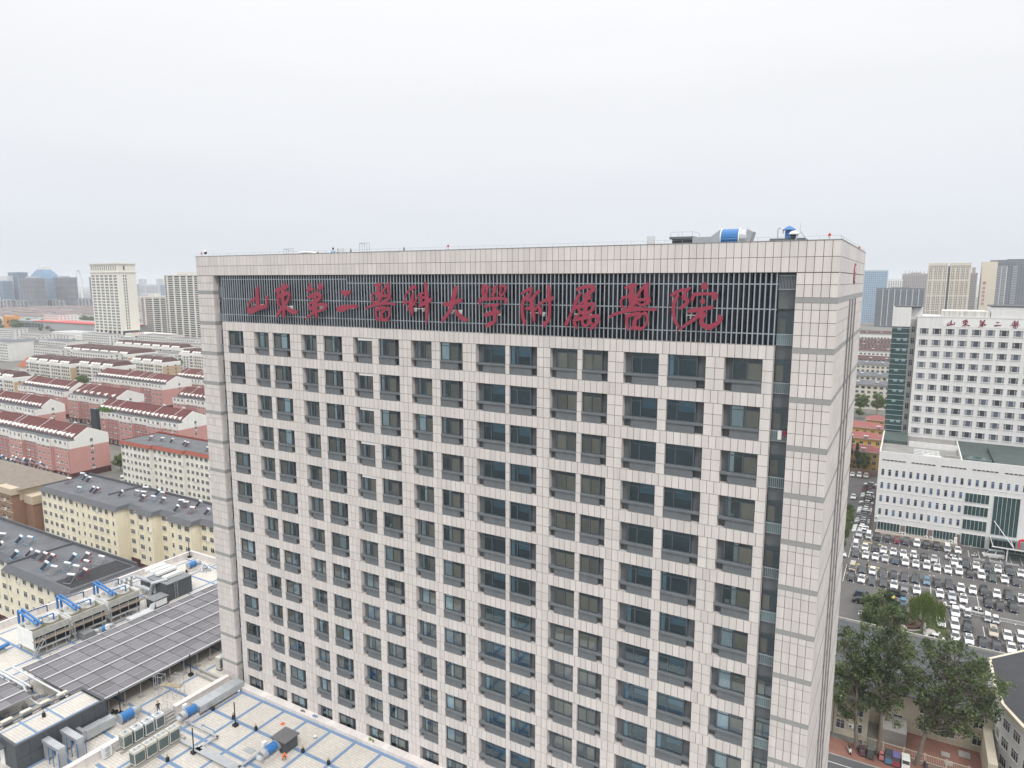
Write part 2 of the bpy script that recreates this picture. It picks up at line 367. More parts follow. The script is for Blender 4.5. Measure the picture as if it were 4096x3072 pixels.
# glazed end strips
def strip(x0, x1):
    w = x1 - x0
    pan = MB().box(0, .84, 0, w, .9, 1.1).mesh('dark_spandrel', m_gconc)
    fr = MB()
    for a in ((0, 0, w, .06), (0, 1.79, w, 1.85), (0, .06, .06, 1.79), (w - .06, .06, w, 1.79), (w * .5 - .04, .06, w * .5 + .04, 1.4), (.06, 1.36, w - .06, 1.42)): fr.box(a[0], .78, a[1], a[2], .88, a[3])
    fr = fr.mesh('stair_window', m_frame)
    pn = MB().face([(.05, .83, .05), (w - .05, .83, .05), (w - .05, .83, 1.8), (.05, .83, 1.8)]).mesh('pane', m_pane)
    bl = MB().box(.08, .86, .06, w * .5 - .05, .88, 1.36).mesh('blind', m_blind)
    ba = MB()
    ba.box(0, .6, .88, w, .66, .94).box(0, .6, .04, w, .66, .08)
    for i in range(9): ba.box(.03 + (w - .09) * i / 8, .61, .08, .06 + (w - .09) * i / 8, .65, .88)
    ba = ba.mesh('balustrade', m_steel)
    bp = MB().box(0, .8, 0, w, .84, .95).mesh('balcony_glass', M('teal_glass', (.16, .23, .235), .15, .2, .7, obj=.4, spec=.5))
    for k in range(-1, NR):
        z1 = 79 - 4.75 - H * k; z0 = z1 - 2.8
        if k == -1: z1 = 78.26; z0 = 75.35
        put('dark_spandrel', pan, tower, (x0, 0, z0 - 1.1))
        f = put('stair_window', fr, tower, (x0, 0, z0 + .95), sc_=(1, 1, .86 if k == -1 else 1)); put('pane', pn, f); put('blind', bl, f)
        g = put('balustrade', ba, tower, (x0, 0, z0)); put('balcony_glass', bp, g)
strip(70.66, 71.97); strip(3.11, 4.39)
MB().box(70.66, .7, 78.26, 71.97, .9, 79.76).obj('dark_spandrel', m_gconc, tower); MB().box(3.11, .7, 78.26, 4.39, .9, 79.76).obj('dark_spandrel', m_gconc, tower)
rg = MB().box(70.68, .3, 80.85, 71.96, .34, 80.9).box(70.68, .3, 79.78, 71.96, .34, 79.83)
for i in range(12): x = 70.7 + i * .11; rg.box(x, .305, 79.83, x + .025, .335, 80.85)
rg.obj('louvre_railing', m_steel, tower)
MB().box(71.2, .55, 67.75, 71.5, .59, 68.5).obj('hanging_laundry', m_white, tower); MB().box(71.6, .55, 68.1, 71.85, .59, 68.5).obj('hanging_laundry', m_red, tower)
# sign screen
gl = MB()
x = XL
while x < XR:
    w = R.choice((.5, .9, 1.2)); gl.box(x, .8 + R.uniform(0, .15), 75.36, min(x + w, XR) - .02, 1.0, 81.1); x += w
gl.obj('louvre_backing', m_sgl, tower)
n = 160; dx = (XR - XL - .2) / n
slat = MB().box(-.045, .16, 75.36, .045, .24, 81.08).mesh('slat', m_steel)
for i in range(n + 1): put('slat', slat, tower, (XL + .1 + i * dx, 0, 0))
for x0, x1, z in ((XL, 25.4, 80.62), (25.4, XR, 80.2), (XL, XR, 78.23), (XL, XR, 76.27)):
    MB().box(x0, .245, z - .045, x1, .33, z + .045).obj('rail', m_steel, tower)
# characters of the sign: brush strokes merged on a fine grid
import numpy as np
SIGN = [[[1165,54,46,1163,-9,53,1161,-87,56,1158,-164,61],[1116,-68,31,1048,-98,31,1005,-143,31,989,-197,36],[1002,-221,67,1083,-205,72,1186,-176,56,1287,-157,51],[1317,-41,30,1327,-84,30,1324,-123,30,1300,-171,36]],[[1509,32,55,1572,51,40,1647,71,54,1682,80,34],[1626,103,34,1620,70,64,1617,28,44,1608,-14,45,1600,-80,45,1603,-137,45,1605,-194,40,1601,-256,35,1602,-289,10],[1523,-6,40,1516,-63,40,1515,-120,40,1523,-148,15],[1517,-48,25,1587,-24,55,1656,0,44,1696,1,39,1704,-37,30,1674,-84,35,1634,-118,45,1577,-166,45,1533,-210,45,1496,-249,40,1494,-268,25],[1631,-160,40,1690,-188,45,1756,-210,54,1808,-213,39]],[[2050,104,29,2034,63,43,2019,22,34],[2001,40,24,2053,50,29,2107,46,12],[2215,114,19,2200,82,62,2237,69,28],[2193,64,38,2148,41,10],[2008,-47,29,2087,-19,48,2158,0,43,2195,-13,43,2200,-40,38,2160,-73,38,2095,-92,34,2030,-111,29,2028,-148,34,2032,-180,29],[2127,14,29,2122,-73,43,2117,-165,53,2126,-229,44,2123,-271,19],[2032,-180,29,2092,-156,39,2170,-123,38,2245,-117,33,2288,-130,33,2262,-162,33,2204,-186,29,2146,-196,29],[2109,-188,44,2048,-236,29,1954,-291,12]],[[2533,22,37,2590,13,56,2644,20,32],[2589,-9,42,2594,-27,14],[2466,-167,52,2527,-157,75,2612,-140,51,2678,-134,42,2731,-133,42]],[[3011,96,27,3057,105,36,3096,112,22],[3056,94,45,3054,39,43,3058,-4,63,3068,-43,50,3038,-82,27,2981,-100,27],[3019,13,23,2980,8,25,2958,-23,20,2963,-61,20,2987,-91,27],[3201,120,22,3162,86,25,3127,48,20,3098,5,27],[3196,116,22,3191,61,31,3193,23,31,3208,-3,27,3202,-32,31,3157,-59,27,3117,-68,18],[3086,-12,36,3153,-12,27,3202,-20,22],[2870,-154,21,2923,-132,23,3003,-113,27,3094,-94,36,3178,-90,27,3271,-102,20],[3013,-152,27,3011,-208,25,3021,-251,23,3028,-281,14],[3018,-160,32,3081,-142,36,3131,-141,32,3125,-171,27,3085,-193,36,3089,-232,32,3088,-258,32],[3165,-140,27,3192,-144,27,3199,-182,20,3193,-221,23,3161,-265,27],[3049,-259,27,3105,-266,36,3161,-265,32]],[[3547,75,29,3521,82,40,3471,51,22,3430,12,18,3407,-30,17,3397,-72,22,3405,-93,22],[3524,41,11,3514,-1,29,3504,-43,44,3489,-92,59,3493,-133,40,3500,-179,29,3497,-214,9],[3401,-86,33,3450,-71,22],[3458,-113,29,3443,-159,18],[3525,-95,33,3552,-56,16,3584,-7,18,3615,14,22,3650,21,18],[3623,7,29,3618,-34,29,3621,-83,33,3599,-111,29],[3603,-107,33,3656,-82,36,3725,-53,40,3738,-50,29],[3676,124,25,3681,69,36,3688,8,43,3691,-61,51,3689,-130,40,3688,-199,33,3681,-285,18],[3614,-24,22,3666,-23,25]],[[4053,75,38,4040,35,53,4023,-22,49,4005,-83,60,3980,-144,43,3942,-192,36,3895,-238,36,3882,-259,22],[3914,-88,39,3968,-84,46,4043,-62,49,4112,-45,31],[4057,-156,32,4073,-183,39,4114,-218,42,4158,-237,39,4178,-233,25]],[[4381,98,39,4372,57,39,4372,13,27,4398,-5,31],[4377,94,27,4434,87,23],[4421,72,19,4416,47,23,4403,17,27,4407,-9,27],[4520,98,19,4494,73,27,4477,65,19],[4520,87,15,4512,58,19,4503,36,23,4481,18,31,4490,3,23],[4568,91,27,4572,59,19,4559,33,19,4567,8,23],[4563,99,19,4619,92,23,4619,52,21,4597,19,21,4567,4,19],[4336,-84,16,4332,-50,35,4354,-32,35,4429,-31,27,4524,-22,31,4593,-21,23,4627,-32,31,4623,-57,27,4610,-68,8],[4398,-101,31,4446,-89,23,4498,-88,23,4537,-80,31],[4498,-96,35,4498,-140,43,4506,-184,35,4506,-228,31,4475,-259,35,4427,-279,43,4405,-291,24],[4397,-183,39,4454,-167,43,4515,-158,39,4554,-153,31]],[[4807,28,26,4852,57,30,4897,75,26,4901,54,26,4885,15,26,4844,-11,34,4815,-47,34,4807,-97,32,4807,-151,30,4816,-205,30,4828,-237,30,4833,-273,8],[4852,-14,41,4897,-39,30,4910,-67,41,4898,-103,34,4853,-114,26],[4982,51,26,4950,26,30,4926,-10,30,4910,-46,34,4914,-95,41,4922,-149,38,4931,-199,30,4937,-238,11],[5081,94,29,5081,48,37,5086,-4,37,5094,-57,29,5095,-120,28,5091,-177,30,5072,-227,30,5040,-249,37,5048,-277,11],[4947,-120,19,4975,-87,22,5015,-51,26,5062,-29,33,5118,-14,37],[4995,-108,34,4997,-136,41,4999,-158,19]],[[5370,68,26,5416,85,30,5469,95,34,5518,93,38,5528,69,34,5493,44,39,5453,15,34,5453,-1,30,5494,-13,21],[5471,24,47,5489,3,34],[5403,35,26,5376,-2,30,5354,-56,35,5332,-111,26,5300,-178,26,5269,-234,35,5264,-259,22],[5453,-22,30,5418,-51,22,5386,-81,22,5396,-122,26,5437,-146,30,5491,-132,30,5531,-94,26,5530,-57,26,5494,-54,22,5454,-59,22],[5387,-89,30,5445,-79,26,5499,-66,22],[5454,-30,35,5459,-87,35,5451,-137,30,5452,-187,26],[5355,-102,22,5386,-81,17],[5410,-138,17,5370,-172,22,5345,-211,24,5352,-244,31,5367,-281,13],[5356,-210,22,5402,-192,26,5456,-178,30,5510,-173,30,5559,-159,30,5581,-179,26,5569,-216,30,5538,-254,35,5507,-280,22],[5425,-196,26,5430,-237,26,5448,-253,31,5484,-240,26,5497,-219,26,5492,-186,26],[5484,-223,17,5520,-230,17]],[[5830,87,25,5876,99,29,5922,111,25],[5885,99,50,5886,55,46,5883,16,62,5896,-20,71,5889,-59,46,5873,-88,38],[5849,8,21,5811,3,23,5791,-25,19,5792,-61,19,5814,-89,25,5848,-100,25],[6033,123,16,6001,103,29,5965,64,23,5937,16,25,5913,-4,29],[6021,115,33,6014,68,37,6015,25,37,6037,-6,29,6038,-33,29,6005,-53,25,5960,-62,17],[5930,-15,29,5992,-14,25,6037,-18,25],[5930,-39,21,5960,-54,21],[5695,-168,26,5725,-147,25,5785,-129,25,5848,-108,38,5911,-95,42,5973,-94,29,6039,-96,25,6101,-95,23],[5849,-156,29,5846,-204,25,5852,-244,23,5861,-280,13],[5845,-156,29,5900,-143,33,5950,-134,33,5963,-153,33,5926,-182,29,5918,-214,38,5919,-246,34],[5991,-133,25,6016,-128,25,6029,-163,21,6026,-207,21,6003,-247,25,5970,-268,25],[5890,-259,25,5932,-258,34,5974,-264,29]],[[6240,27,27,6272,50,27,6312,68,24,6350,73,24,6387,85,18],[6367,68,27,6348,45,27,6341,11,39,6365,-9,33,6371,-26,30,6349,-55,30,6320,-75,27,6309,-84,15],[6288,22,27,6271,-4,30,6258,-45,30,6255,-91,27,6259,-137,27,6271,-180,27,6290,-217,24,6306,-237,12],[6505,122,18,6506,102,56,6507,83,18],[6412,-17,18,6413,3,27,6423,32,27,6452,38,30,6508,41,24,6562,41,26,6595,39,35,6593,17,44,6588,0,23],[6496,-7,21,6497,-21,41,6497,-35,18],[6394,-102,33,6434,-93,36,6494,-86,39,6541,-74,32,6572,-70,32],[6491,-103,39,6473,-129,33,6445,-158,33,6403,-191,27,6355,-224,21,6318,-254,15,6284,-276,5],[6526,-119,21,6504,-140,39,6494,-168,33,6498,-202,39,6525,-224,42,6562,-229,45,6600,-210,38,6630,-187,35,6645,-158,41,6636,-136,21]]]
def char_mesh(strokes, th=.14):
    seg = []
    for s in strokes:
        P = [(s[i] / 100, s[i + 1] / 100, s[i + 2] / 200) for i in range(0, len(s), 3)]
        Q = []
        for i in range(len(P) - 1):                       # Catmull-Rom
            p0 = P[max(i - 1, 0)]; p1 = P[i]; p2 = P[i + 1]; p3 = P[min(i + 2, len(P) - 1)]
            for t in (0, .25, .5, .75):
                Q.append(tuple(.5 * (2 * b + (c - a) * t + (2 * a - 5 * b + 4 * c - d) * t * t + (3 * b - a - 3 * c + d) * t ** 3) for a, b, c, d in zip(p0, p1, p2, p3)))
        Q.append(P[-1]); seg += list(zip(Q, Q[1:]))
    xs = [q[0] for a in seg for q in a]; zs = [q[1] for a in seg for q in a]
    g = .05; x0 = min(xs) - .45; z0 = min(zs) - .45; nx = int((max(xs) + .45 - x0) / g) + 2; nz = int((max(zs) + .45 - z0) / g) + 2
    X, Z = np.meshgrid(x0 + g * np.arange(nx), z0 + g * np.arange(nz), indexing='ij'); D = np.full(X.shape, 9.)
    for (ax, az, ar), (bx, bz, br) in seg:
        dx = bx - ax; dz = bz - az; l = dx * dx + dz * dz + 1e-9
        t = np.clip(((X - ax) * dx + (Z - az) * dz) / l, 0, 1)
        D = np.minimum(D, np.hypot(X - ax - t * dx, Z - az - t * dz) - np.maximum(ar + t * (br - ar), .03))
    cx, cz = (min(xs) + max(xs)) / 2, (min(zs) + max(zs)) / 2
    m = MB(); ins = D < 0
    for i in range(nx - 1):
        for j in range(nz - 1):
            c = ((i, j), (i + 1, j), (i + 1, j + 1), (i, j + 1)); b = [ins[q] for q in c]
            if not any(b): continue
            poly = []; cut = []
            for k in range(4):
                p, q = c[k], c[(k + 1) % 4]
                if b[k]: poly.append((X[p] - cx, Z[p] - cz))
                if b[k] != b[(k + 1) % 4]:
                    t = D[p] / (D[p] - D[q]); e_ = (X[p] + t * (X[q] - X[p]) - cx, Z[p] + t * (Z[q] - Z[p]) - cz); poly.append(e_); cut.append(e_)
            m.face([(a, -th, h) for a, h in poly])
            for k in range(0, len(cut) - 1, 2):
                (a, h), (a2, h2) = cut[k], cut[k + 1]; m.face([(a, -th, h), (a2, -th, h2), (a2, 0, h2), (a, 0, h)])
    return m.mesh('sign_character', m_red), cx, cz + OZ
CHARS = [char_mesh(s) for s in SIGN]
for me, cx, cz in CHARS:
    o = put('sign_character', me, tower, (cx, -.3, cz))
    MB().box(-.8, .0, -.62, .9, .06, -.57).box(-.5, .06, -.9, -.45, .45, -.5).box(.5, .06, -.9, .55, .45, -.5).obj('bracket', m_white, o)
# side face: pipes and emblem
for y in (10.8, 13.9, 17.2):
    MB().box(TW, y - .15, 0, TW + .12, y + .15, 78.8).obj('drain_pipe', M('brown_pipe', (.23, .22, .22), .7, .1), tower)
em = MB()
em.cyl((TW + .01, 14.3, 81.1), (TW + .1, 14.3, 81.1), .95, 28)
em.obj('emblem', m_red, tower)
MB().cyl((TW + .1, 14.3, 81.1), (TW + .115, 14.3, 81.1), .72, 28).obj('emblem_disc', m_white, tower)
MB().box(TW + .115, 14.15, 80.6, TW + .13, 14.45, 81.6).box(TW + .117, 13.8, 80.95, TW + .128, 14.8, 81.25).obj('emblem_cross', m_red, tower)
# roof edge railing
rr = MB()
for i in range(51): x = .1 + i * (TW - .2) / 50; rr.cyl((x, .2, ZT + .05), (x, .2, ZT + .32), .012, 4)
rr.cyl((.1, .2, ZT + .32), (TW - .1, .2, ZT + .32), .012, 4)
for i in range(20): y = .4 + i * 1.45; rr.cyl((TW - .1, y, ZT + .05), (TW - .1, y, ZT + .32), .012, 4)
rr.cyl((TW - .1, .2, ZT + .32), (TW - .1, TD, ZT + .32), .012, 4); rr.obj('roof_railing', m_galv, tower)
# ------------------------------------------------------------------ person
def person(name, label, loc, rz, shirt, trousers, pose='stand', group=None, hat=None, hair=(.02, .018, .016)):
    t = thing(name, label, 'person', loc, rz, group)
    V = {'pel': (0, 0, .95, .13), 'ab': (0, 0, 1.12, .135), 'ch': (0, 0, 1.33, .15), 'nk': (0, -.01, 1.47, .055), 'hd': (0, -.02, 1.56, .085), 'tp': (0, -.01, 1.68, .085),
         'lh': (-.10, 0, .88, .09), 'lk': (-.11, -.03, .50, .06), 'la': (-.11, .02, .09, .042), 'lt': (-.12, -.12, .04, .038), 'rh': (.10, 0, .88, .09), 'rk': (.11, .02, .50, .06), 'ra': (.12, .05, .09, .042), 'rt': (.13, -.09, .04, .038),
         'ls': (-.19, 0, 1.40, .06), 'le': (-.25, .02, 1.13, .045), 'lw': (-.26, -.06, .90, .032), 'lm': (-.26, -.09, .82, .03), 'rs': (.19, 0, 1.40, .06), 're': (.25, .02, 1.13, .045), 'rw': (.26, -.06, .90, .032), 'rm': (.26, -.09, .82, .03)}
    if pose == 'hold':
        V['lw'] = (-.14, -.24, 1.12, .032); V['lm'] = (-.08, -.30, 1.16, .03); V['rw'] = (.14, -.24, 1.10, .032); V['rm'] = (.08, -.30, 1.15, .03)
    if pose == 'walk':
        V['lk'] = (-.1, -.16, .52, .06); V['la'] = (-.1, -.20, .10, .042); V['lt'] = (-.1, -.33, .06, .038); V['ra'] = (.1, .24, .14, .042); V['rt'] = (.1, .12, .05, .038); V['rw'] = (.24, -.22, .98, .032); V['rm'] = (.24, -.27, .92, .03); V['lw'] = (-.25, .12, .92, .032); V['lm'] = (-.25, .13, .84, .03)
    if pose == 'crouch':
        V.update({'pel': (0, .12, .36, .14), 'ab': (0, 0, .50, .14), 'ch': (0, -.16, .66, .15), 'nk': (0, -.24, .78, .055), 'hd': (0, -.30, .84, .085), 'tp': (0, -.33, .95, .085), 'lh': (-.11, .10, .34, .09), 'lk': (-.17, -.26, .42, .065), 'la': (-.14, .0, .09, .042), 'lt': (-.15, -.14, .04, .038), 'rh': (.11, .10, .34, .09), 'rk': (.17, -.26, .42, .065), 'ra': (.14, 0, .09, .042), 'rt': (.15, -.14, .04, .038), 'ls': (-.19, -.18, .70, .06), 'le': (-.25, -.36, .56, .045), 'lw': (-.14, -.52, .42, .032), 'lm': (-.1, -.58, .36, .03), 'rs': (.19, -.18, .70, .06), 're': (.25, -.36, .56, .045), 'rw': (.14, -.52, .42, .032), 'rm': (.1, -.58, .36, .03)})
    if pose == 'sit':
        V.update({'lk': (-.13, -.42, .92, .065), 'la': (-.13, -.42, .50, .042), 'lt': (-.13, -.55, .46, .038), 'rk': (.13, -.42, .92, .065), 'ra': (.13, -.42, .50, .042), 'rt': (.13, -.55, .46, .038), 'lw': (-.2, -.38, 1.08, .032), 'lm': (-.2, -.46, 1.1, .03), 'rw': (.2, -.38, 1.08, .032), 'rm': (.2, -.46, 1.1, .03)})
    E = [('pel', 'ab'), ('ab', 'ch'), ('ch', 'nk'), ('nk', 'hd'), ('hd', 'tp'), ('pel', 'lh'), ('lh', 'lk'), ('lk', 'la'), ('la', 'lt'), ('pel', 'rh'), ('rh', 'rk'), ('rk', 'ra'), ('ra', 'rt'), ('ch', 'ls'), ('ls', 'le'), ('le', 'lw'), ('lw', 'lm'), ('ch', 'rs'), ('rs', 're'), ('re', 'rw'), ('rw', 'rm')]
    K = list(V); me = bpy.data.meshes.new('body'); me.from_pydata([V[k][:3] for k in K], [(K.index(a), K.index(b)) for a, b in E], [])
    o = bpy.data.objects.new('body', me); COL.objects.link(o)
    o.modifiers.new('s', 'SKIN').use_smooth_shade = True; o.modifiers.new('d', 'SUBSURF').levels = 1
    for i, k in enumerate(K): me.skin_vertices[0].data[i].radius = (V[k][3], V[k][3])
    me.skin_vertices[0].data[0].use_root = True
    dg = bpy.context.evaluated_depsgraph_get(); me2 = bpy.data.meshes.new_from_object(o.evaluated_get(dg)); bpy.data.objects.remove(o); bpy.data.meshes.remove(me)
    me2.name = 'body'; me2.materials.clear()
    cs = lambda c, n: M('cloth_%02d_%02d_%02d' % tuple(int(v * 99) for v in c), c, .85, .1, 4)
    for mt in (cs(shirt, 0), cs(trousers, 0), m_skin, m_black): me2.materials.append(mt)
    hip = V['pel'][2] + .04; nk = V['nk']
    for p in me2.polygons:
        c = p.center; d = (c - Vector(V['hd'][:3])).length; d2 = (c - Vector(V['tp'][:3])).length
        i = 0
        if min(d, d2) < .115: i = 2
        elif (c - Vector(V['lm'][:3])).length < .2 or (c - Vector(V['rm'][:3])).length < .2: i = 2
        elif pose != 'crouch' and c.z < hip and abs(c.x) < .21: i = 1
        elif pose == 'crouch' and (c.z < .3 or (c.z < .46 and c.y < -.05 and abs(c.x) > .08)): i = 1
        if c.z < .1: i = 3
        p.material_index = i; p.use_smooth = True
    put('body', me2, t)
    tx, ty, tz, _ = V['tp']
    MB().lathe([(.1, -.07), (.115, 0), (.1, .06), (.05, .1), (.01, .11)], (tx, ty + .015, tz), 10).obj('hair' if hat is None else 'hat', M('hair_%s' % str(hat), hair if hat is None else hat, .7, .1), t, smooth=True)
    return t
# ------------------------------------------------------------------ podium with its roof terrace
PX0, PX1, PY0, PY1 = -42.7, 75., -34., 25.4
pod = thing('podium_building', 'tiled podium below the hospital block, white paved roof with blue strips', 'building', (PX0, PY0, 0))
w_, d_ = PX1 - PX0, PY1 - PY0
MB().box(0, 0, 0, w_, -PY0 - .01, T).box(0, -PY0 - .01, 0, -PX0 - .05, d_, T).obj('wall', m_tile, pod)
MB().box(0, 0, T - .02, w_, -PY0 - .012, T + .02).box(0, -PY0 - .012, T - .02, -PX0 - .05, d_, T + .018).obj('terrace_floor', m_wtile, pod)
def bs(x0, y0, x1, y1): MB().box(x0 - PX0, y0 - PY0, T + .024, x1 - PX0, y1 - PY0, T + .03).obj('painted_strip', m_blue, pod)
for k in range(12):
    x = 5.4 + 4.06 * k; bs(x - .22, PY0, x + .22, -1.0)
y = -1.2
for y in (-1.2, -5.7, -10.1, -14.6, -19.0, -23.5): MB().box(2.6 - PX0, y - .22 - PY0, T + .034, PX1 - PX0, y + .22 - PY0, T + .04).obj('painted_strip', m_blue, pod)
MB().box(5 - PX0, -11.6 - PY0, T + .034, 40 - PX0, -11.4 - PY0, T + .04).obj('painted_strip', m_blue, pod)
for x in (-3.5, -9.7, -15.9, -22.8, -26.0, -28.2, -34.4, -40.5): bs(x - .2, PY0, x + .2, 24.8)
for y in (-25.3, -20.3, -15.3, -10.4, -5.5, -.6, 4.3, 9.2, 14.1, 19.0, 23.5): MB().box(.6, y - .2 - PY0, T + .034, .6 - PX0, y + .2 - PY0, T + .04).obj('painted_strip', m_blue, pod)
# parapet of granite pieces with rail
for i in range(58):
    y0 = PY0 + i * 1.02
    MB().box(0, y0 - PY0 + .01, T + .02, .38, y0 - PY0 + 1.01, T + 1.0).obj('parapet_panel', m_tile, pod)
for i in range(41):
    x0 = PX0 + i * 1.04
    MB().box(x0 - PX0 + .01 + .38, d_ - .38, T + .02, x0 - PX0 + 1.03 + .38, d_, T + 1.0).obj('parapet_panel', m_tile, pod)
MB().box(-.05, 0, T + 1.0, .43, d_ + .02, T + 1.08).obj('parapet_coping', m_tile, pod); MB().box(.43, d_ - .43, T + 1.0, -PX0 - .1, d_ + .05, T + 1.08).obj('parapet_coping', m_tile, pod)
rl = MB()
for i in range(58): rl.cyl((.2, i * 1.02, T + 1.08), (.2, i * 1.02, T + 1.4), .015, 4)
rl.cyl((.2, 0, T + 1.4), (.2, d_, T + 1.4), .02, 5)
for i in range(41): rl.cyl((.2 + i * 1.04, d_ - .2, T + 1.08), (.2 + i * 1.04, d_ - .2, T + 1.4), .015, 4)
rl.cyl((.2, d_ - .2, T + 1.4), (42, d_ - .2, T + 1.4), .02, 5); rl.obj('parapet_rail', m_galv, pod)
# kerb along the tower and dividing wall
for i in range(70): MB().box(4.4 - PX0 + i * 1.0, -1.0 - PY0, T + .02, 4.4 - PX0 + i * 1.0 + .985, -.02 - PY0, T + .5).obj('kerb_stone', m_tile, pod)
for i in range(30):
    y0 = -31 + i * 1.02
    if -11.1 < y0 < -9.3: continue
    MB().box(1.3 - PX0, y0 - PY0, T + .02, 1.9 - PX0, y0 + 1.0 - PY0, T + .95).obj('dividing_wall_panel', m_tile, pod)
    MB().box(1.22 - PX0, y0 - PY0 - .01, T + .95, 1.98 - PX0, y0 + 1.01 - PY0, T + 1.03).obj('dividing_wall_coping', m_tile, pod)
# ---- roof-top equipment house (front left)
h = thing('equipment_house', 'long dark grey equipment house with a white tiled roof on the terrace', 'equipment house', (-9.2, -24.2, T + .03))
HW, HL, HH = 5.5, 10.2, 3.2
MB().box(.06, .06, 0, HW - .06, HL - .06, HH - .35).obj('wall', m_dgrey, h)
for i in range(7):
    y0 = HL / 7 * i
    for z0, z1 in ((0, 1.5), (1.53, HH)):
        MB().box(HW - .07, y0 + .015, z0, HW, y0 + HL / 7 - .015, z1 - .02).obj('wall_panel', m_dgrey, h)
for i in range(4):
    x0 = HW / 4 * i
    for yy in (0, HL - .06): MB().box(x0 + .015, yy, 0, x0 + HW / 4 - .015, yy + .06, HH - .02).obj('wall_panel', m_dgrey, h)
MB().box(0, 0, HH - .02, HW, .3, HH + .05).box(0, HL - .3, HH - .02, HW, HL, HH + .05).box(0, .3, HH - .02, .3, HL - .3, HH + .05).box(HW - .3, .3, HH - .02, HW, HL - .3, HH + .05).obj('parapet', m_dgrey, h)
MB().box(.3, .3, HH - .35, HW - .3, HL - .3, HH - .3).obj('roof', m_wtile, h)
for x in (.9, HW - 1.1): MB().box(x, .3, HH - .296, x + .25, HL - .3, HH - .29).obj('painted_strip', m_blue, h)
for y in (2.6, 5.6): MB().box(.3, y, HH - .288, HW - .3, y + .25, HH - .283).obj('painted_strip', m_blue, h)
MB().box(1.9, -.12, 0, 2.9, -.04, 2.1).obj('door', m_white, h)
MB().box(1.4, -1.1, 2.4, 3.4, -.01, 2.5).obj('canopy', m_dgrey, h)
# ---- small black roof vents
vent = thing('roof_vent', 'x', 'roof vent', (0, 0, T + .04), group='small black vents on the blue strips')
MB().lathe([(.2, 0), (.22, .25), (.17, .5), (.06, .58)], n=10).obj('base', m_black, vent); MB().lathe([(.07, .55), (.1, .7), (.03, .9)], n=8).obj('cap', M('brass', (.35, .27, .15), .5, .1), vent)
vl = [(5.4, -5.7, 'beside the blue fan with the long duct'), (9.2, -5.6, 'next to the middle black post'), (13.5, -5.7, 'between the middle black post and the dark plant box'), (21.6, -5.7, 'right of the worker in the orange vest'), (25.7, -5.7, 'farthest right on the terrace'),
      (-7.2, -19.5, 'on the roof of the dark equipment house'), (-19.5, -15.3, 'left of the dark equipment house roof corner'), (-24.6, -15.3, 'below the pipe end of the collector field'), (-26.0, -9.6, 'at the foot of the steel stair'), (-36.0, 19.5, 'beside the far blue fan'), (9.2, -14.6, 'beside the nearest outdoor units')]
for i, (x, y, w) in enumerate(vl):
    lz = T + .04 + (2.92 if i == 5 else 0)
    if i == 0: vent.location = (x, y, lz); vent['label'] = 'small black roof vent ' + w
    else: dup(vent, (x, y, lz), 0, 'small black roof vent ' + w)
# ---- black lightning posts
post = thing('lightning_post', 'x', 'post', (0, 0, T + .03), group='black posts on the terrace')
MB().box(-.28, -.28, 0, .28, .28, .32).obj('base_block', m_black, post); MB().cyl((0, 0, .32), (0, 0, 3.2), .07, 8).obj('pole', m_black, post)
for i, (x, y, w) in enumerate([(-4.2, -2.1, 'in front of the collector field, nearest the tower corner'), (10.6, -6.4, 'standing in the middle of the tiled terrace'), (10.6, -12.2, 'nearest the camera, behind the outdoor units'), (-4.1, -12.2, 'beside the dark equipment house'), (-42.0, 24.4, 'at the far corner of the parapet')]):
    if i == 0: post.location = (x, y, T + .03); post['label'] = 'black pole ' + w
    else: dup(post, (x, y, T + .03), 0, 'black pole ' + w)
# ---- blue axial fans
def fan(label, loc, rz, L=1.5, r=.55, box=True):
    t = thing('extract_fan', label, 'fan', loc, rz, 'blue extract fans')
    MB().box(-.5, -1.0, 0, .5, .9, .45).obj('plinth', m_tile, t)
    z = .45 + r + .12
    MB().cyl((0, -L / 2, z), (0, L / 2, z), r, 16).obj('housing', m_bluep, t, smooth=False)
    for y in (-L / 2 - .03, L / 2 - .03): MB().cyl((0, y, z), (0, y + .06, z), r + .06, 16).obj('flange', m_galv, t)
    mb = MB(); i0 = len(mb.v)
    mb.cyl((0, -L / 2 - .03, z), (0, -L / 2 - .55, z - .05), r, 16, r2=r * .92); mb.cyl((0, -L / 2 - .55, z - .05), (0, -L / 2 - .85, z - .35), r * .92, 16, r2=r * .88)
    mb.obj('outlet', m_galv, t)
    MB().box(-.45, -.1, .45, -.3, .1, z - r + .1).obj('foot', m_galv, t); MB().box(.3, -.1, .45, .45, .1, z - r + .1).obj('foot', m_galv, t)
    if box: MB().box(-r - .45, -.4, z, -r - .05, .1, z + .7).obj('control_box', m_white, t)
    return t
fan('blue extract fan at the end of the long silver duct by the tower', (4.5, -8.3, T + .03), 0)
fan('blue extract fan joined to the dark plant box on the terrace', (19.0, -8.2, T + .03), 0)
fan('blue extract fan on the elbow duct beside the equipment house', (-1.5, -13.0, T + .03), rad(180), 1.6, .62, False)
fan('blue extract fan lying between the cooling towers and collectors', (-26.2, -1.6, T + .03), rad(180), 1.2, .45)
fan('blue extract fan at the far end near the parapet corner', (-36.2, 20.8, T + .03), rad(180), 1.6, .55, False)
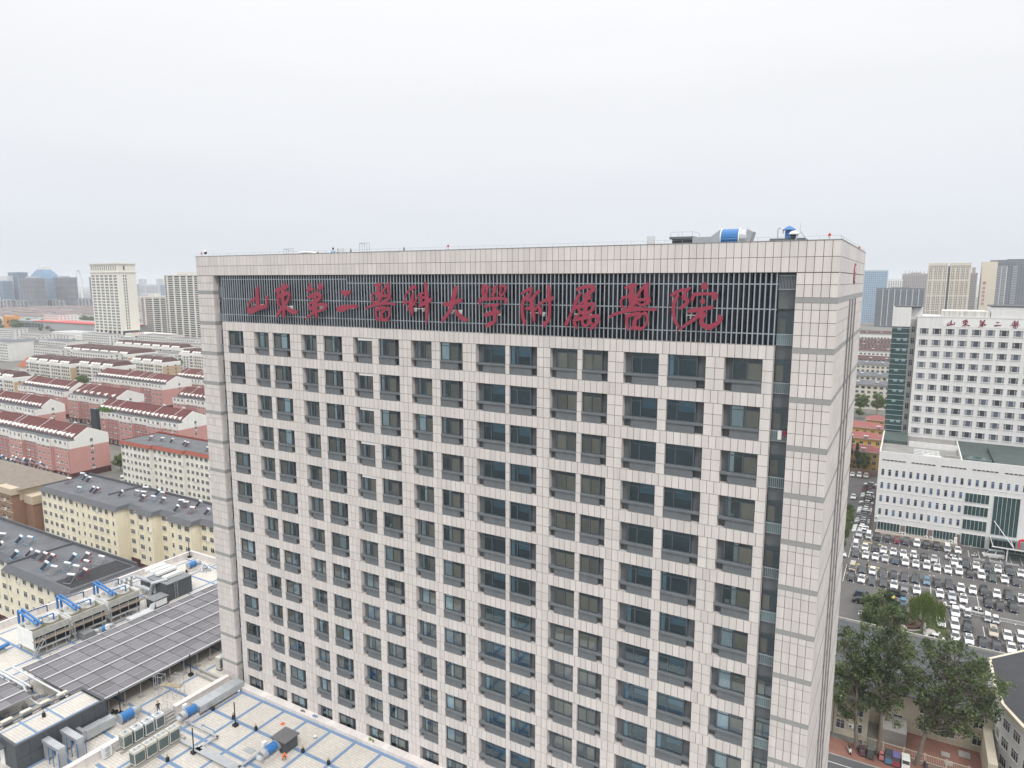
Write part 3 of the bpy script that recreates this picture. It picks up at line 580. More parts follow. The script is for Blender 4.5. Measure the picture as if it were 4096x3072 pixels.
# ducts
dk = thing('long_duct', 'long silver sheet metal duct running to the tower wall', 'duct', (3.4, -7.3, T + .03))
for i in range(6): MB().box(0, i * 1.12 + .02, .35, 1.7, i * 1.12 + 1.1, 1.25).box(-.03, i * 1.12 - .03, .32, 1.73, i * 1.12 + .02, 1.28).obj('duct_section', m_galv, dk)
for y in (.8, 3, 5.4): MB().box(1.5, y, 0, 1.56, y + .06, .35).box(.1, y, 0, .16, y + .06, .35).obj('duct_leg', m_bluep, dk)
MB().frustum((.2, -.5, .6, 0), (.2, -.5, .6, 0), .4, .41).cyl((.9, -.6, .95), (.9, 0, .85), .5, 12).obj('duct_collar', m_galv, dk)
dk = thing('elbow_duct', 'galvanised elbow duct between the equipment house and its blue fan', 'duct', (-3.2, -17.4, T + .03))
MB().box(0, 0, .35, 1.1, 2.2, 1.5).obj('duct_section', m_galv, dk); MB().box(.05, 2.2, .4, 1.15, 3.4, 1.45).obj('duct_section', m_galv, dk); MB().box(-.5, -.4, .3, .9, 0, 1.6).obj('duct_bend', m_galv, dk)
MB().box(.2, .6, 0, .3, .7, .35).box(.8, .6, 0, .9, .7, .35).box(.2, 2.6, 0, .3, 2.7, .35).box(.8, 2.6, 0, .9, 2.7, .35).obj('duct_leg', m_bluep, dk)
for i, (x, y) in enumerate(((-3.6, -19.6), (-3.6, -21.6))):
    t = thing('duct_arch', ('farther' if i == 0 else 'nearer') + ' galvanised duct stepping down from the equipment house wall over the low wall', 'duct', (x, y, T + .03), 0, 'stepping ducts')
    MB().box(0, 0, 2.1, 3.6, .8, 2.5).obj('duct_section', m_galv, t); MB().box(3.0, .02, .2, 3.6, .78, 2.1).obj('duct_drop', m_galv, t); MB().box(0.2, .05, .3, .9, .75, 2.1).obj('duct_drop', m_galv, t)
    for xx in (1.5, 2.4, 3.65): MB().box(xx, -.1, 0, xx + .08, -.04, 2.1).obj('stand_leg', m_bluep, t); MB().box(xx, .86, 0, xx + .08, .92, 2.1).obj('stand_leg', m_bluep, t)
# dark plant box
t = thing('plant_box', 'low dark grey plant box with flat lid on the tiled terrace', 'plant box', (17.9, -7.2, T + .03))
MB().box(.15, .15, 0, 2.2, 2.1, 1.45).obj('body', m_dgrey, t); MB().box(0, 0, 1.45, 2.4, 2.3, 1.58).obj('lid', M('lid_grey', (.13, .13, .135), .6, .1), t)
MB().cyl((1.1, -.5, .9), (1.1, .15, .8), .5, 12).obj('duct_collar', m_galv, t)
# outdoor units
def unit(name, label, loc, w, d, hh, top2, mat, grp):
    t = thing(name, label, 'outdoor unit', loc, 0, grp)
    MB().box(0, 0, .12, w, d, hh).obj('casing', mat, t); MB().box(.05, .05, 0, w - .05, d - .05, .12).obj('base_rail', m_dgrey, t)
    MB().box(w, .08, .3, w + .012, d - .08, hh - .3).obj('coil_grille', M('coil_dark', (.05, .075, .075), .6, .2, 3, tile=(.12, .02, (.2, .24, .24))), t)
    MB().box(.08, -.012, .3, w - .08, 0, hh - .3).obj('coil_grille', MATS['coil_dark'], t)
    for i in range(2 if top2 else 1):
        cy = d * (.28 + .44 * i) if top2 else d / 2; r = min(w, d / (2 if top2 else 1)) * .42
        MB().cyl((w / 2, cy, hh), (w / 2, cy, hh + .06), r, 14).obj('fan_grille', m_galv, t)
        MB().cyl((w / 2, cy, hh + .06), (w / 2, cy, hh + .07), r * .35, 8).obj('fan_hub', m_dgrey, t)
m_ivory = M('ivory_casing', (.52, .50, .44), .5, .08, 1.5); m_wcase = M('white_casing', (.62, .63, .64), .5, .08, 1.5)
for i in range(4):
    unit('outdoor_unit', ('ivory' if i == 0 else 'white') + ' rooftop outdoor unit, %s from the left in the row by the low wall' % ordn(i + 1), (2.4, -16.2 + i * 1.36, T + .3), 1.0, 1.1, 1.8, False, m_ivory if i == 0 else m_wcase, 'outdoor units in the row by the low wall')
for i in range(4):
    unit('outdoor_unit', 'ivory twin fan outdoor unit, %s from the left in the front row' % ordn(i + 1), (6.3, -17.3 + i * 1.45, T + .3), 1.05, 1.3, 1.8, True, m_ivory, 'outdoor units in the front row')
for i, (x, y0, y1) in enumerate(((2.3, -16.6, -10.6), (3.2, -16.6, -10.6), (6.2, -18, -11), (7.2, -18, -11))):
    MB().box(x, y0, T + .03, x + .25, y1, T + .29).obj('support_beam', m_conc, label='concrete beam %s under the %s row of outdoor units' % (('along the low wall side', 'along the open side', 'along the wall side', 'along the near side')[i], ('back', 'back', 'front', 'front')[i]), cat='beam', group='beams under outdoor units')
t = thing('air_conditioner', 'white slim air conditioner standing alone left of the outdoor units', 'air conditioner', (2.2, -18.2, T + .03)); MB().box(0, 0, .1, .5, 1.0, 1.5).obj('casing', m_wcase, t); MB().box(.05, .1, 0, .45, .9, .1).obj('foot', m_dgrey, t); MB().cyl((.5, .5, .5), (.52, .5, .5), .3, 12).obj('fan_grille', m_galv, t); MB().cyl((.5, .5, 1.1), (.52, .5, 1.1), .3, 12).obj('fan_grille', m_galv, t)
t = thing('air_conditioner', 'ivory tall air conditioner beside the tower corner pier', 'air conditioner', (-2.4, .6, T + .03)); MB().box(0, 0, .2, .9, 1.5, 2.0).obj('casing', m_ivory, t); MB().box(.9, .1, .4, .915, 1.4, 1.7).obj('coil_grille', MATS['coil_dark'], t); MB().cyl((.45, .75, 2.0), (.45, .75, 2.06), .38, 12).obj('fan_grille', m_galv, t); MB().box(.05, .05, 0, .85, 1.45, .2).obj('base_rail', m_dgrey, t)
for i, y in enumerate((-.9, -1.7)): MB().box(-4.2 + i * .5, y, T + .03, 1. - i * .3, y + .3, T + .4).obj('plinth_beam', m_conc, label=('rear' if i == 0 else 'front') + ' long concrete plinth beside the tower corner', cat='beam', group='long plinths by the tower corner')
for i in range(4):
    t = thing('air_conditioner', 'slim outdoor unit behind the equipment house, %s from the left' % ordn(i + 1), 'air conditioner', (-10.9, -22.6 + i * 2.1, T + .3), 0, 'slim units behind the equipment house'); MB().box(0, 0, 0, .6, 1.2, 2.6).obj('casing', m_ivory, t); MB().box(.6, .1, .2, .62, 1.1, 2.4).obj('coil_grille', m_dgrey, t); MB().box(.9, .0, -.2, 1.4, 1.5, 2.0).obj('casing', m_ivory, t)
# cable trays
for i, (p, q, w, nm) in enumerate((((3.7, -9.2), (10.8, -9.2), .12, 'from the fan to the tray corner'), ((10.8, -11.6), (10.8, -9.2), .12, 'along the tray corner'), ((7.7, -11.8), (11.2, -11.8), .2, 'behind the outdoor units'), ((11.0, -11.7), (30, -11.7), .5, 'wide along the near terrace edge'), ((17.6, -11.4), (17.6, -8.9), .16, 'running to the plant box fan'))):
    mb = MB(); x0, x1 = sorted((p[0], q[0])); y0, y1 = sorted((p[1], q[1]))
    mb.box(x0 - w, y0 - w, T + .35, x1 + w, y1 + w, T + .45); t = thing('cable_tray', 'galvanised cable tray ' + nm, 'cable tray', (0, 0, 0)); mb.obj('tray', m_galv, t)
    k = max(2, int((x1 - x0 + y1 - y0) / 2))
    for j in range(k + 1): a = j / k; MB().box(x0 + (x1 - x0) * a - .03, y0 + (y1 - y0) * a - .03, T + .03, x0 + (x1 - x0) * a + .03, y0 + (y1 - y0) * a + .03, T + .35).obj('leg', m_galv, t)
# steps over the low wall
t = thing('steps', 'concrete steps with grey handrails over the low wall', 'steps', (.4, -10.9, T + .03))
for i in range(4):
    MB().box(1.6 + i * .32, 0, 0, 1.92 + i * .32, 1.7, 1.0 - i * .25).obj('step', m_conc, t); MB().box(.6 - i * .32, 0, 0, .92 - i * .32, 1.7, 1.0 - i * .25).obj('step', m_conc, t)
MB().box(.92, 0, .9, 1.6, 1.7, 1.05).obj('landing', m_conc, t)
for y in (.05, 1.65):
    mb = MB().tube([(-.4, y, .9), (.9, y, 1.95), (1.6, y, 1.95), (2.9, y, .9)], .025).tube([(-.4, y, .5), (.9, y, 1.5), (1.6, y, 1.5), (2.9, y, .5)], .018)
    for x, z0, z1 in ((-.4, 0, .9), (.9, 1, 1.95), (1.6, 1, 1.95), (2.9, 0, .9)): mb.cyl((x, y, z0), (x, y, z1), .025, 5)
    mb.obj('handrail', m_galv, t)
person('person', 'person in black top and dark trousers standing at the concrete steps', (1.5, -10.6, T + 1.06), rad(60), (.03, .03, .03), (.03, .035, .06), 'hold', hat=(.35, .22, .1))
person('person', 'person in orange safety vest crouching by the dark plant box', (20.6, -7.7, T + .03), rad(70), (.9, .17, .05), (.1, .1, .1), 'crouch', hat=(.9, .2, .06))
# buckets and bits
for x, y, w in ((5.1, -1.5, 'white paint bucket by the duct end at the tower foot'), (21.0, -3.2, 'white and blue paint bucket on the open terrace tiles')):
    t = thing('bucket', w, 'bucket', (x, y, T + .03)); MB().lathe([(.15, 0), (.19, .36)], n=12).obj('body', m_white, t); MB().lathe([(.19, .1), (.192, .22)], n=12).obj('label_band', m_blue, t); MB().lathe([(.2, .36), (.2, .38)], n=12).obj('rim', m_white, t)
for x, y, w in ((-5.2, -12.6, 'left'), (-4.7, -12.4, 'right')): MB().lathe([(.2, 0), (.24, .45), (.22, .46), (.18, .1)], (x, y, T + .03), 10).obj('bucket', m_black, label='black bucket beside the lone black pole, %s one' % w, cat='bucket')
MB().box(15.2, -3.4, T + .05, 15.6, -3.0, T + .12).box(15.3, -3.3, T + .12, 15.45, -3.1, T + .2).obj('tool_bag', m_orange, label='small orange tool bag lying on the white terrace tiles', cat='bag')
MB().box(15.2, -9.0, T + .045, 16.6, -8.2, T + .07).obj('floor_hatch', m_galv, label='grey floor hatch plate left of the blue fan', cat='hatch')
mb = MB()
for i in range(26): a = R.uniform(0, 6.28); rr_ = R.uniform(0, .6); x, y = 27.5 + rr_ * math.cos(a), -.6 + .5 * rr_ * math.sin(a); mb.cyl((x, y, T + .5), (x + R.uniform(-.3, .3), y + R.uniform(-.2, .2), T + .62 + R.random() * .25), .07, 5, R.randint(0, 2), .03)
mb.obj('rubbish_pile', [m_white, M('leaf_debris', (.3, .35, .06), .8, .1), m_black], label='small heap of rubbish on the kerb below a window', cat='rubbish')
for x, w in ((16.2, 'grey rag heap'), (18.3, 'blue rag heap')):
    mb = MB()
    for i in range(7): mb.cyl((x + R.uniform(-.35, .35), -.6 + R.uniform(-.15, .15), T + .5), (x + R.uniform(-.3, .3), -.6 + R.uniform(-.1, .1), T + .68), .13, 6, 0, .04)
    mb.obj('rag_heap', m_blue if 'blue' in w else M('rag', (.2, .17, .15), .9, .2), label=w + ' lying on the kerb at the tower foot', cat='rags')
# arrow mark
MB().box(7.1, -8.45, T + .042, 9.3, -8.28, T + .047).obj('painted_arrow', m_blue, pod, (-PX0, -PY0, 0)); MB().prism([(6.6, -8.365), (7.1, -8.65), (7.1, -8.08)], T + .042, T + .047).obj('painted_arrow_head', m_blue, pod, (-PX0, -PY0, 0))
# ------------------------------------------------------------------ solar collector fields
m_coll = M('collector_tubes', (.138, .128, .14), .35, .12, .6, obj=.18, stripe=(1, .16, .42), spec=.5)
m_silver = M('silver_pipe', (.62, .63, .64), .35, .06, 1, metal=.3)
panel = MB().box(.03, .03, 0, 1.79, 2.07, .07).mesh('collector_panel', m_coll)
edge = MB().box(.0, .0, -.04, .04, 2.1, .085).box(.05, 0, -.05, 1.82, .03, .05).mesh('panel_rail', m_dgrey)
leg = MB().cyl((0, 0, 0), (0, 0, 2.35), .04, 5).box(-.25, -.25, 0, .25, .25, .45).mesh('support_leg', m_conc)
def field(label, x0, y0, rows, ny, z=2.4):
    t = thing('solar_collector_field', label, 'solar collectors', (x0, y0, T + .03))
    HP = 1.885; X1 = rows * HP
    for r_ in range(rows):
        xx = r_ * HP
        if r_ % 2 == 0: MB().cyl((xx + HP, 0, z + .16), (xx + HP, ny * 2.12, z + .16), .1, 8).obj('header_pipe', m_silver, t)
        else: MB().box(xx + HP - .05, 0, z + .02, xx + HP + .05, ny * 2.12, z + .1).obj('mid_rail', M('mid_rail_grey', (.33, .34, .36), .5, .08), t)
        for j in range(ny):
            p = put('collector_panel', panel, t, (xx + .04, j * 2.12, z)); put('panel_rail', edge, p)
        MB().box(xx + HP - .03, 0, z - .12, xx + HP + .03, ny * 2.12, z - .02).obj('purlin', m_galv, t)
        if r_ % 2 == 0:
            for j in range(0, ny + 1): put('support_leg', leg, t, (xx + HP - .3, j * 2.12, 0))
    MB().cyl((0, 0, z + .12), (0, ny * 2.12, z + .12), .06, 8).obj('edge_pipe', m_silver, t)
    for j in range(0, ny + 1): MB().box(0, j * 2.12 - .05, z + .04, X1, j * 2.12 + .02, z + .1).obj('rafter', m_dgrey, t)
    return t
fa = field('large field of dark solar collector rows beside the tower', -22.05, -15.0, 9, 15)
MB().tube([(-1.4, -.6, 2.6), (12.6, -.6, 2.6)], .13, 8).obj('feed_pipe', m_silver, fa); MB().tube([(-1.8, -2.2, 1.2), (12.6, -2.2, 1.2)], .13, 8).obj('feed_pipe', m_silver, fa)
MB().tube([(-1.8, -2.2, 0), (-1.8, -2.2, 1.6)], .16, 8).tube([(-2.6, -6, 1.4), (-2.6, -2.6, 1.4), (-1.8, -2.2, 1.4)], .1, 6).obj('riser_pipe', m_silver, fa)
for x in (-1, .9, 2.8, 4.7, 6.6): MB().box(x, -1.2, 0, x + .6, -.6, .6).obj('footing', m_conc, fa)
MB().cyl((-1.6, -1.6, 0), (-1.6, -1.6, 2.2), .14, 6, r2=.02).obj('vent_pipe', m_galv, fa)
fb = field('small field of solar collectors at the left edge of the terrace', -25.4, -28.2, 6, 5)
MB().tube([(-.5, 11.2, 2.4), (8, 11.2, 2.4), (8.6, 11.2, 1.5)], .14, 8).tube([(-.5, 11.9, 2.0), (8.2, 11.9, 2.0)], .14, 8).obj('feed_pipe', m_silver, fb)
# scaffold frames
for i, (x, y) in enumerate(((-2.9, -8.3), (-1.0, -7.0))):
    mb = MB()
    for a in (0, 1.2):
        for b in (0, .8): mb.cyl((a, b, 0), (a, b, 3.6), .03, 5)
        for z in (1.2, 2.4, 3.5): mb.cyl((a, 0, z), (a, .8, z), .025, 5)
    for b in (0, .8):
        mb.cyl((0, b, 3.5), (1.2, b, 3.5), .025, 5); mb.cyl((0, b, .3), (1.2, b, 2.4), .02, 5)
    t = thing('scaffold_tower', ('nearer' if i == 0 else 'farther') + ' light scaffold frame beside the concrete steps', 'scaffold', (x, y, T + .03), rad(20), 'scaffold frames'); mb.obj('frame', m_galv, t)
    if i == 1: MB().box(-1.9, 0, 1.9, 1.2, .7, 1.96).obj('plank', M('plank_wood', (.33, .27, .18), .8, .15), t)
# ------------------------------------------------------------------ cooling towers
m_ctw = M('cooling_white', (.74, .75, .73), .5, .08, .8, streak=.06); m_ctd = M('cooling_deck', (.17, .15, .11), .85, .2, 1)
def cooling(label, y0):
    t = thing('cooling_tower', label, 'cooling tower', (-33.3, y0, T + .03), 0, 'cooling towers'); w, l, z0, z1 = 4.6, 5.1, .9, 3.75
    MB().box(0, 0, z0, w - .05, .08, z1).obj('end_panel', m_ctw, t); MB().box(0, l - .08, z0, w - .05, l, z1).obj('end_panel', m_ctw, t); MB().box(0, .08, z0, .08, l - .08, z1).obj('side_panel', m_ctw, t)
    MB().box(w - .2, .1, z0 + .15, w - .08, l - .1, z1 - 1.0).obj('louvre_panel', m_black, t); MB().box(w - .12, .0, z1 - 1.0, w + .02, l, z1).obj('mesh_guard', M('mesh_grey', (.40, .40, .37), .7, .15, 2), t)
    MB().box(.08, .08, z1 - .5, w - .12, l - .08, z1 - .4).obj('deck', m_ctd, t)
    MB().box(-.02, -.02, z0 - .12, w + .02, l + .02, z0 + .15).obj('basin', m_ctw, t)
    for a, b in ((.1, .1), (w - .3, .1), (.1, l - .3), (w - .3, l - .3), (w - .3, l / 2)): MB().box(a, b, 0, a + .2, b + .2, z0).obj('leg', m_galv, t)
    for cy in (l * .27, l * .75):
        f = MB().lathe([(1.08, z1 - .45), (1.02, z1), (1.1, z1 + .38), (1.04, z1 + .38), (.96, z1), (.98, z1 - .44)], (1.9, cy, 0), 20).obj('fan_stack', m_ctw, t)
        MB().cyl((1.9, cy, z1 + .05), (1.9, cy, z1 + .3), .28, 10).obj('fan_motor', m_ctw, f); mb = MB()
        for k in range(5): a = k * 1.2566; mb.face([(1.9 + .2 * math.cos(a), cy + .2 * math.sin(a), z1), (1.9 + .95 * math.cos(a - .18), cy + .95 * math.sin(a - .18), z1 - .06), (1.9 + .95 * math.cos(a + .18), cy + .95 * math.sin(a + .18), z1 + .08)])
        mb.obj('fan_blade', m_galv, f)
        MB().box(1.0, cy - .06, z1 + .3, 2.8, cy + .06, z1 + .36).obj('motor_beam', m_ctw, f)
    # access platform and rail
    MB().box(w + .05, -.2, z1 - 1.5, w + .9, l + .3, z1 - 1.42).obj('walkway', M('rusty_grate', (.22, .18, .14), .85, .2, 1), t)
    mb = MB()
    for z in (z1 - .9, z1 - .5): mb.cyl((w + .9, -.2, z), (w + .9, l + .3, z), .025, 5)
    for k in range(5): y = -.2 + k * (l + .5) / 4; mb.cyl((w + .9, y, 0), (w + .9, y, z1 - .5), .04, 5)
    mb.obj('guard_rail', m_galv, t)
    # blue pipes
    for k, xx in enumerate((0, .55)):
        MB().tube([(-.5, .6 + xx, 2.2), (-.5, .6 + xx, z1 + 1.9), (4.3 + .5, .6 + xx, z1 + 1.0)], .17, 10).obj('blue_pipe', m_bluep, t)
    for cy in (1.4, 3.6): MB().tube([(3.3, .9, z1 + 1.1), (3.3, cy, z1 + 1.1), (3.3, cy, z1 + .1)], .1, 8).obj('blue_branch', m_bluep, t); MB().tube([(.3, .9, z1 + 1.5), (.3, 4.2, z1 + 1.4), (.3, 4.2, z1 + .4)], .09, 8).obj('blue_branch', m_bluep, t)
    return t
cooling('nearest white cooling tower with blue pipes, steel stair at its end', -10.4)
cooling('middle white cooling tower with blue pipes', -4.9)
cooling('farthest white cooling tower with blue pipes', .8)
t = thing('steel_stair', 'steel stair leaning on the nearest cooling tower walkway', 'stair', (-28.5, -10.9, T + .03))
mb = MB().tube([(0, 0, 0), (0, 1.6, 2.4)], .05, 5).tube([(.7, 0, 0), (.7, 1.6, 2.4)], .05, 5); mb.tube([(0, 0, .9), (0, 1.6, 3.3)], .025, 5).tube([(.7, 0, .9), (.7, 1.6, 3.3)], .025, 5); mb.obj('stringer', m_galv, t)
for k in range(8): MB().box(0, k * .2 + .05, k * .3 + .2, .7, k * .2 + .28, k * .3 + .24).obj('tread', m_galv, t)
t = thing('blue_pump', 'blue pump with pipe end left of the cooling towers', 'pump', (-34.2, -13.2, T + .03)); MB().cyl((0, 0, .7), (0, 1.9, .9), .3, 10).obj('barrel', m_bluep, t); MB().cyl((0, -.2, .1), (0, -.2, 1.0), .25, 8).obj('flange', m_bluep, t); MB().box(-.3, .3, 0, .3, 1.4, .4).obj('plinth', m_conc, t)
# far dark plant house with ducts on top
t = thing('plant_house', 'dark grey plant house with silver ducts and white tanks on top', 'plant house', (-36.2, 10.4, T + .03))
MB().box(3.0, 0, 0, 8.3, 4.6, 3.0).obj('wall', m_dgrey, t); MB().box(-.6, .6, 0, 3.0, 4.4, 1.6).obj('annex', m_dgrey, t); MB().box(2.9, -.1, 3.0, 8.4, 4.7, 3.12).obj('roof', M('roof_grey', (.2, .21, .215), .7, .1), t)
for k in range(3): MB().box(.3 + k * 1.5, 1.0, 3.3, 1.2 + k * 1.5, 4.6, 3.75).obj('white_tank', m_ctw, t)
MB().box(5.6, .8, 3.2, 6.5, 4.2, 3.7).obj('white_tank', m_ctw, t)
for k, (p) in enumerate(([(-.6, 0, 2.6), (4.4, 0, 2.6), (4.8, -.2, .8)], [(.4, -.8, 1.5), (4.6, -.8, 1.5)], [(3.4, -.6, .6), (3.4, 3.4, 3.3)], [(4.2, -.7, .5), (5.2, -.7, 2.9), (7, 1, 3.4)])): MB().tube(p, .3, 8).obj('round_duct', m_galv, t)
for k in range(4): MB().tube([(-3.4 + k * .0, -2.2 + k * .9, 0), (-3.4, -2.2 + k * .9, 1.7), (-2.7, -2.0 + k * .9, 2.0), (-2.2, -2.2 + k * .9, 1.6)], .25, 8).obj('goose_neck', m_galv, t)
mb = MB().cyl((8.5, 1.2, 0), (8.5, 1.2, 3.8), .03, 5).cyl((8.5, 1.7, 0), (8.5, 1.7, 3.8), .03, 5)
for k in range(10): mb.cyl((8.5, 1.2, .4 + k * .35), (8.5, 1.7, .4 + k * .35), .02, 4)
mb.obj('ladder', m_galv, t)
for k in range(3): MB().box(1.0 + k * .95, -.5, .4, 1.7 + k * .95, .1, 1.3).obj('condenser', m_ivory, t)
t = thing('low_plant_box', 'low dark box with white panel in front of the plant house', 'plant box', (-29.3, 7.3, T + .03)); MB().box(0, 0, 0, 2.2, 2.6, 1.5).obj('body', m_dgrey, t); MB().box(-.1, -.1, 1.5, 2.3, 2.7, 1.6).obj('lid', MATS['roof_grey'], t); MB().box(2.2, .3, .3, 2.23, 2.3, 1.3).obj('white_panel', m_white, t)
for k in range(4):
    MB().tube([(-27.2 + k * .35, 2.5, T + .6), (-27.2 + k * .35, 6.5, T + .6), (-27.2 + k * .35, 6.9, T + 1.2 + .2 * k)], .14, 8).obj('pipe_run', m_silver, label='insulated white pipe by the collectors, %s from the cooling towers' % ordn(k + 1), cat='pipe', group='insulated pipe run')
t = thing('duct_box', 'grey duct box feeding the small blue fan by the collectors', 'duct', (-29.1, -4.4, T + .03)); MB().box(0, 0, 0, 2.6, 1.6, 1.2).obj('body', MATS['roof_grey'], t); MB().cyl((2.0, 1.6, .8), (2.7, 3.0, .8), .35, 10).obj('collar', m_galv, t)
mb = MB()
for k in range(16): mb.cyl((-34 + R.uniform(-1.4, 1.4), 22.3 + R.uniform(-1.2, 1.2), T + .03), (-34 + R.uniform(-1.5, 1.5), 22.3 + R.uniform(-1.2, 1.2), T + .5 + R.random() * .6), .12, 6, R.randint(0, 1), .07)
mb.obj('duct_scrap', [m_galv, m_white], label='heap of scrap duct pieces near the parapet corner', cat='scrap')
# ------------------------------------------------------------------ town: helpers
WM = {}
def win(w, h, mull=1, fr=None, gl=None, trans=True, sill=True):
    fr = fr or m_wfr; gl = gl or m_wgl; k = (w, h, mull, fr.name, gl.name, trans, sill)
    if k in WM: return WM[k]
    m = MB(); b = .06
    m.box(0, -.06, 0, w, .0, b).box(0, -.06, h - b, w, 0, h).box(0, -.06, b, b, 0, h - b).box(w - b, -.06, b, w, 0, h - b)
    for i in range(mull): x = w * (i + 1) / (mull + 1); m.box(x - .03, -.05, b, x + .03, 0, h - b)
    if trans: m.box(b, -.048, h * .68, w - b, 0, h * .68 + .05)
    if sill: m.box(-.08, -.16, -.08, w + .08, 0, -.005)
    m.face([(b, -.02, b), (w - b, -.02, b), (w - b, -.02, h - b), (b, -.02, h - b)], 1)
    WM[k] = m.mesh('window', [fr, gl]); return WM[k]
AC = MB().box(0, -.38, 0, .85, -.06, .6).cyl((.32, -.39, .3), (.32, -.375, .3), .22, 10, 1).mesh('air_conditioner', [m_white, m_dgrey])
def wrow(par, me, w, us, zs, y=0., x=None, name='window', ac=.0):
    """windows on the -Y face (y) or, when x is given, on the +X face (us are y positions)"""
    for z in zs:
        for u in us:
            if x is None: put(name, me, par, (u - w / 2, y, z))
            else: put(name, me, par, (x, u - w / 2, z), rad(90))
            if ac and R.random() < ac:
                if x is None: put('air_conditioner', AC, par, (u + w / 2 + .1, y, z - .5))
                else: put('air_conditioner', AC, par, (x, u + w / 2 + .1, z - .5), rad(90))
def lin(a, b, n): return [a + (b - a) * (i + .5) / n for i in range(n)]
# solar water heaters
m_tankw = M('tank_white', (.65, .66, .66), .4, .06, 2, spec=.5)
def heater_proto(mat):
    t = thing('solar_water_heater', 'x', 'water heater', (0, 0, 0), 0, 'solar water heaters on the roofs')
    MB().cyl((-.9, 0, 1.45), (.9, 0, 1.45), .27, 12).obj('tank', m_tankw, t)
    for s in (-1, 1): MB().cyl((.9 * s, 0, 1.45), (.98 * s, 0, 1.45), .28, 12).obj('tank_cap', mat, t)
    mb = MB()
    for i in range(12): x = -.8 + i * 1.6 / 11; mb.cyl((x, -.1, 1.35), (x, -1.35, .15), .03, 5)
    mb.obj('glass_tubes', M('collector_dark', (.03, .03, .05), .25, .1), t)
    for s in (-.85, .85): MB().tube([(s, .3, 0), (s, .05, 1.25)], .03, 5).tube([(s, -1.4, .05), (s, -.05, 1.3)], .03, 5).obj('leg', mat, t)
    MB().box(-.9, -1.45, .05, .9, -1.35, .13).obj('foot_rail', mat, t); return t
m_rstl = M('red_frame', (.28, .05, .05), .6, .1)
HP_ = {'blue': heater_proto(M('light_blue_frame', (.15, .38, .55), .5, .1)), 'silver': heater_proto(m_galv), 'red': heater_proto(m_rstl)}
hp_used = set()
def heater(x, y, z, colr, label, rz=None):
    rz = R.uniform(-.35, .35) if rz is None else rz; t = HP_[colr]
    if colr in hp_used: dup(t, (x, y, z), rz, label)
    else: hp_used.add(colr); t.location = (x, y, z); t.rotation_euler = (0, 0, rz); t['label'] = label
# ------------------------------------------------------------------ yellow walk-up blocks
m_yel = M('yellow_render', (.77, .71, .56), .85, .07, .3, streak=.13)
m_yel2 = M('ochre_render', (.47, .38, .22), .85, .08, .3, streak=.1)
m_skirt = M('grey_eave_skirt', (.10, .105, .115), .8, .12, .6)
m_maroonb = M('maroon_base', (.075, .03, .03), .8, .1)
def walkup(label, x0, y1, secs, base_shop=True, h=18., wall=None, skirt=None, rows=6, cols=3., ac=.12, side=True):
    wall = wall or m_yel; skirt = skirt or m_skirt
    t = thing('walk_up_block', label, 'apartment block', (x0, secs[0][2], 0)); ox, oy = x0, secs[0][2]
    for i, (a, b, y) in enumerate(secs):
        a -= ox; b -= ox; yy = y - oy; d = y1 - oy
        w = MB().box(a, yy, 0, b, d, h - 1.05); w.obj('wall', wall, t)
        MB().frustum((a - .5, yy - .7, b + .5, d), (a - .1, yy + .5, b + .1, d), h - 1.05, h).obj('eave_skirt', skirt, t)
        MB().box(a, yy + .6, h, b, d - .1, h + .03).obj('roof', m_bitum, t)
        if base_shop: MB().box(a + .05, yy - .25, 0, b - .05, yy, 2.3).obj('shop_front', m_maroonb, t)
        n = max(1, int((b - a) / cols)); us = lin(a, b, n)
        for u in us:
            k = R.choice((0, 1, 1, 2, 2)); me, ww = ((win(.9, 1.35, 0), .9), (win(1.5, 1.4, 1), 1.5), (win(1.9, 1.4, 2), 1.9))[k]
            zo = R.choice((0, 0, -.35)) if k == 0 else 0
            for r_ in range(rows): put('window', me, t, (u - ww / 2, yy, 1.0 + 2.84 * r_ + zo))
            for r_ in range(rows):
                if R.random() < ac: put('air_conditioner', AC, t, (u + ww / 2 + .05, yy, .9 + 2.84 * r_))
        MB().cyl((a + .25, yy - .12, 0), (a + .25, yy - .12, h - 1), .06, 5).obj('drain_pipe', wall, t)
    a = secs[0][0] - ox; b = secs[-1][1] - ox; d = y1 - oy
    MB().box(a - .1, d - .3, h - 1.05, b, d, h + .75).obj('parapet', skirt, t); MB().box(a - .3, .6, h, a, d - .3, h + .35).obj('parapet', skirt, t)
    return t, ox, oy
walkup('long cream yellow walk-up block with stepped front and grey roof, beyond the podium', -147.4, 62.5, [(-147.4, -108.3, 47.6), (-108.3, -101.8, 51.2), (-101.8, -95.5, 49.8), (-95.5, -88.7, 52.4), (-88.7, -79.4, 50.4), (-79.4, -52, 53.2)])
walkup('cream yellow walk-up block at the left edge, its flat roof seen from above', -128, 27, [(-128, -90.5, 15.2), (-90.5, -64.5, 12.4)])
walkup('off-white walk-up block with a red eave band behind the yellow block', -187, 112, [(-187, -168.6, 96), (-168.6, -150.5, 97.2), (-150.5, -110, 98.4)], False, 18., M('offwhite_render', (.75, .73, .67), .85, .06, .3, streak=.1), M('red_eave_band', (.22, .058, .038), .7, .1), ac=.25, cols=2.6)
for x0 in (-128,): MB().box(-71.5, 13.4, 18.04, -65.2, 26.2, 18.08).obj('asphalt_patch', M('new_bitumen', (.03, .03, .033), .7, .1, .4), label='fresh black bitumen patch on the nearest flat roof', cat='roof patch')
MB().box(-90.4, 12.9, 18.05, -90.0, 27, 18.5).obj('roof_divider', m_skirt, label='low dark kerb crossing the nearest flat roof', cat='kerb')
MB().box(-121, 53, 18.05, -120.6, 62, 18.5).obj('roof_divider', m_skirt, label='low dark kerb crossing the long yellow block roof', cat='kerb')
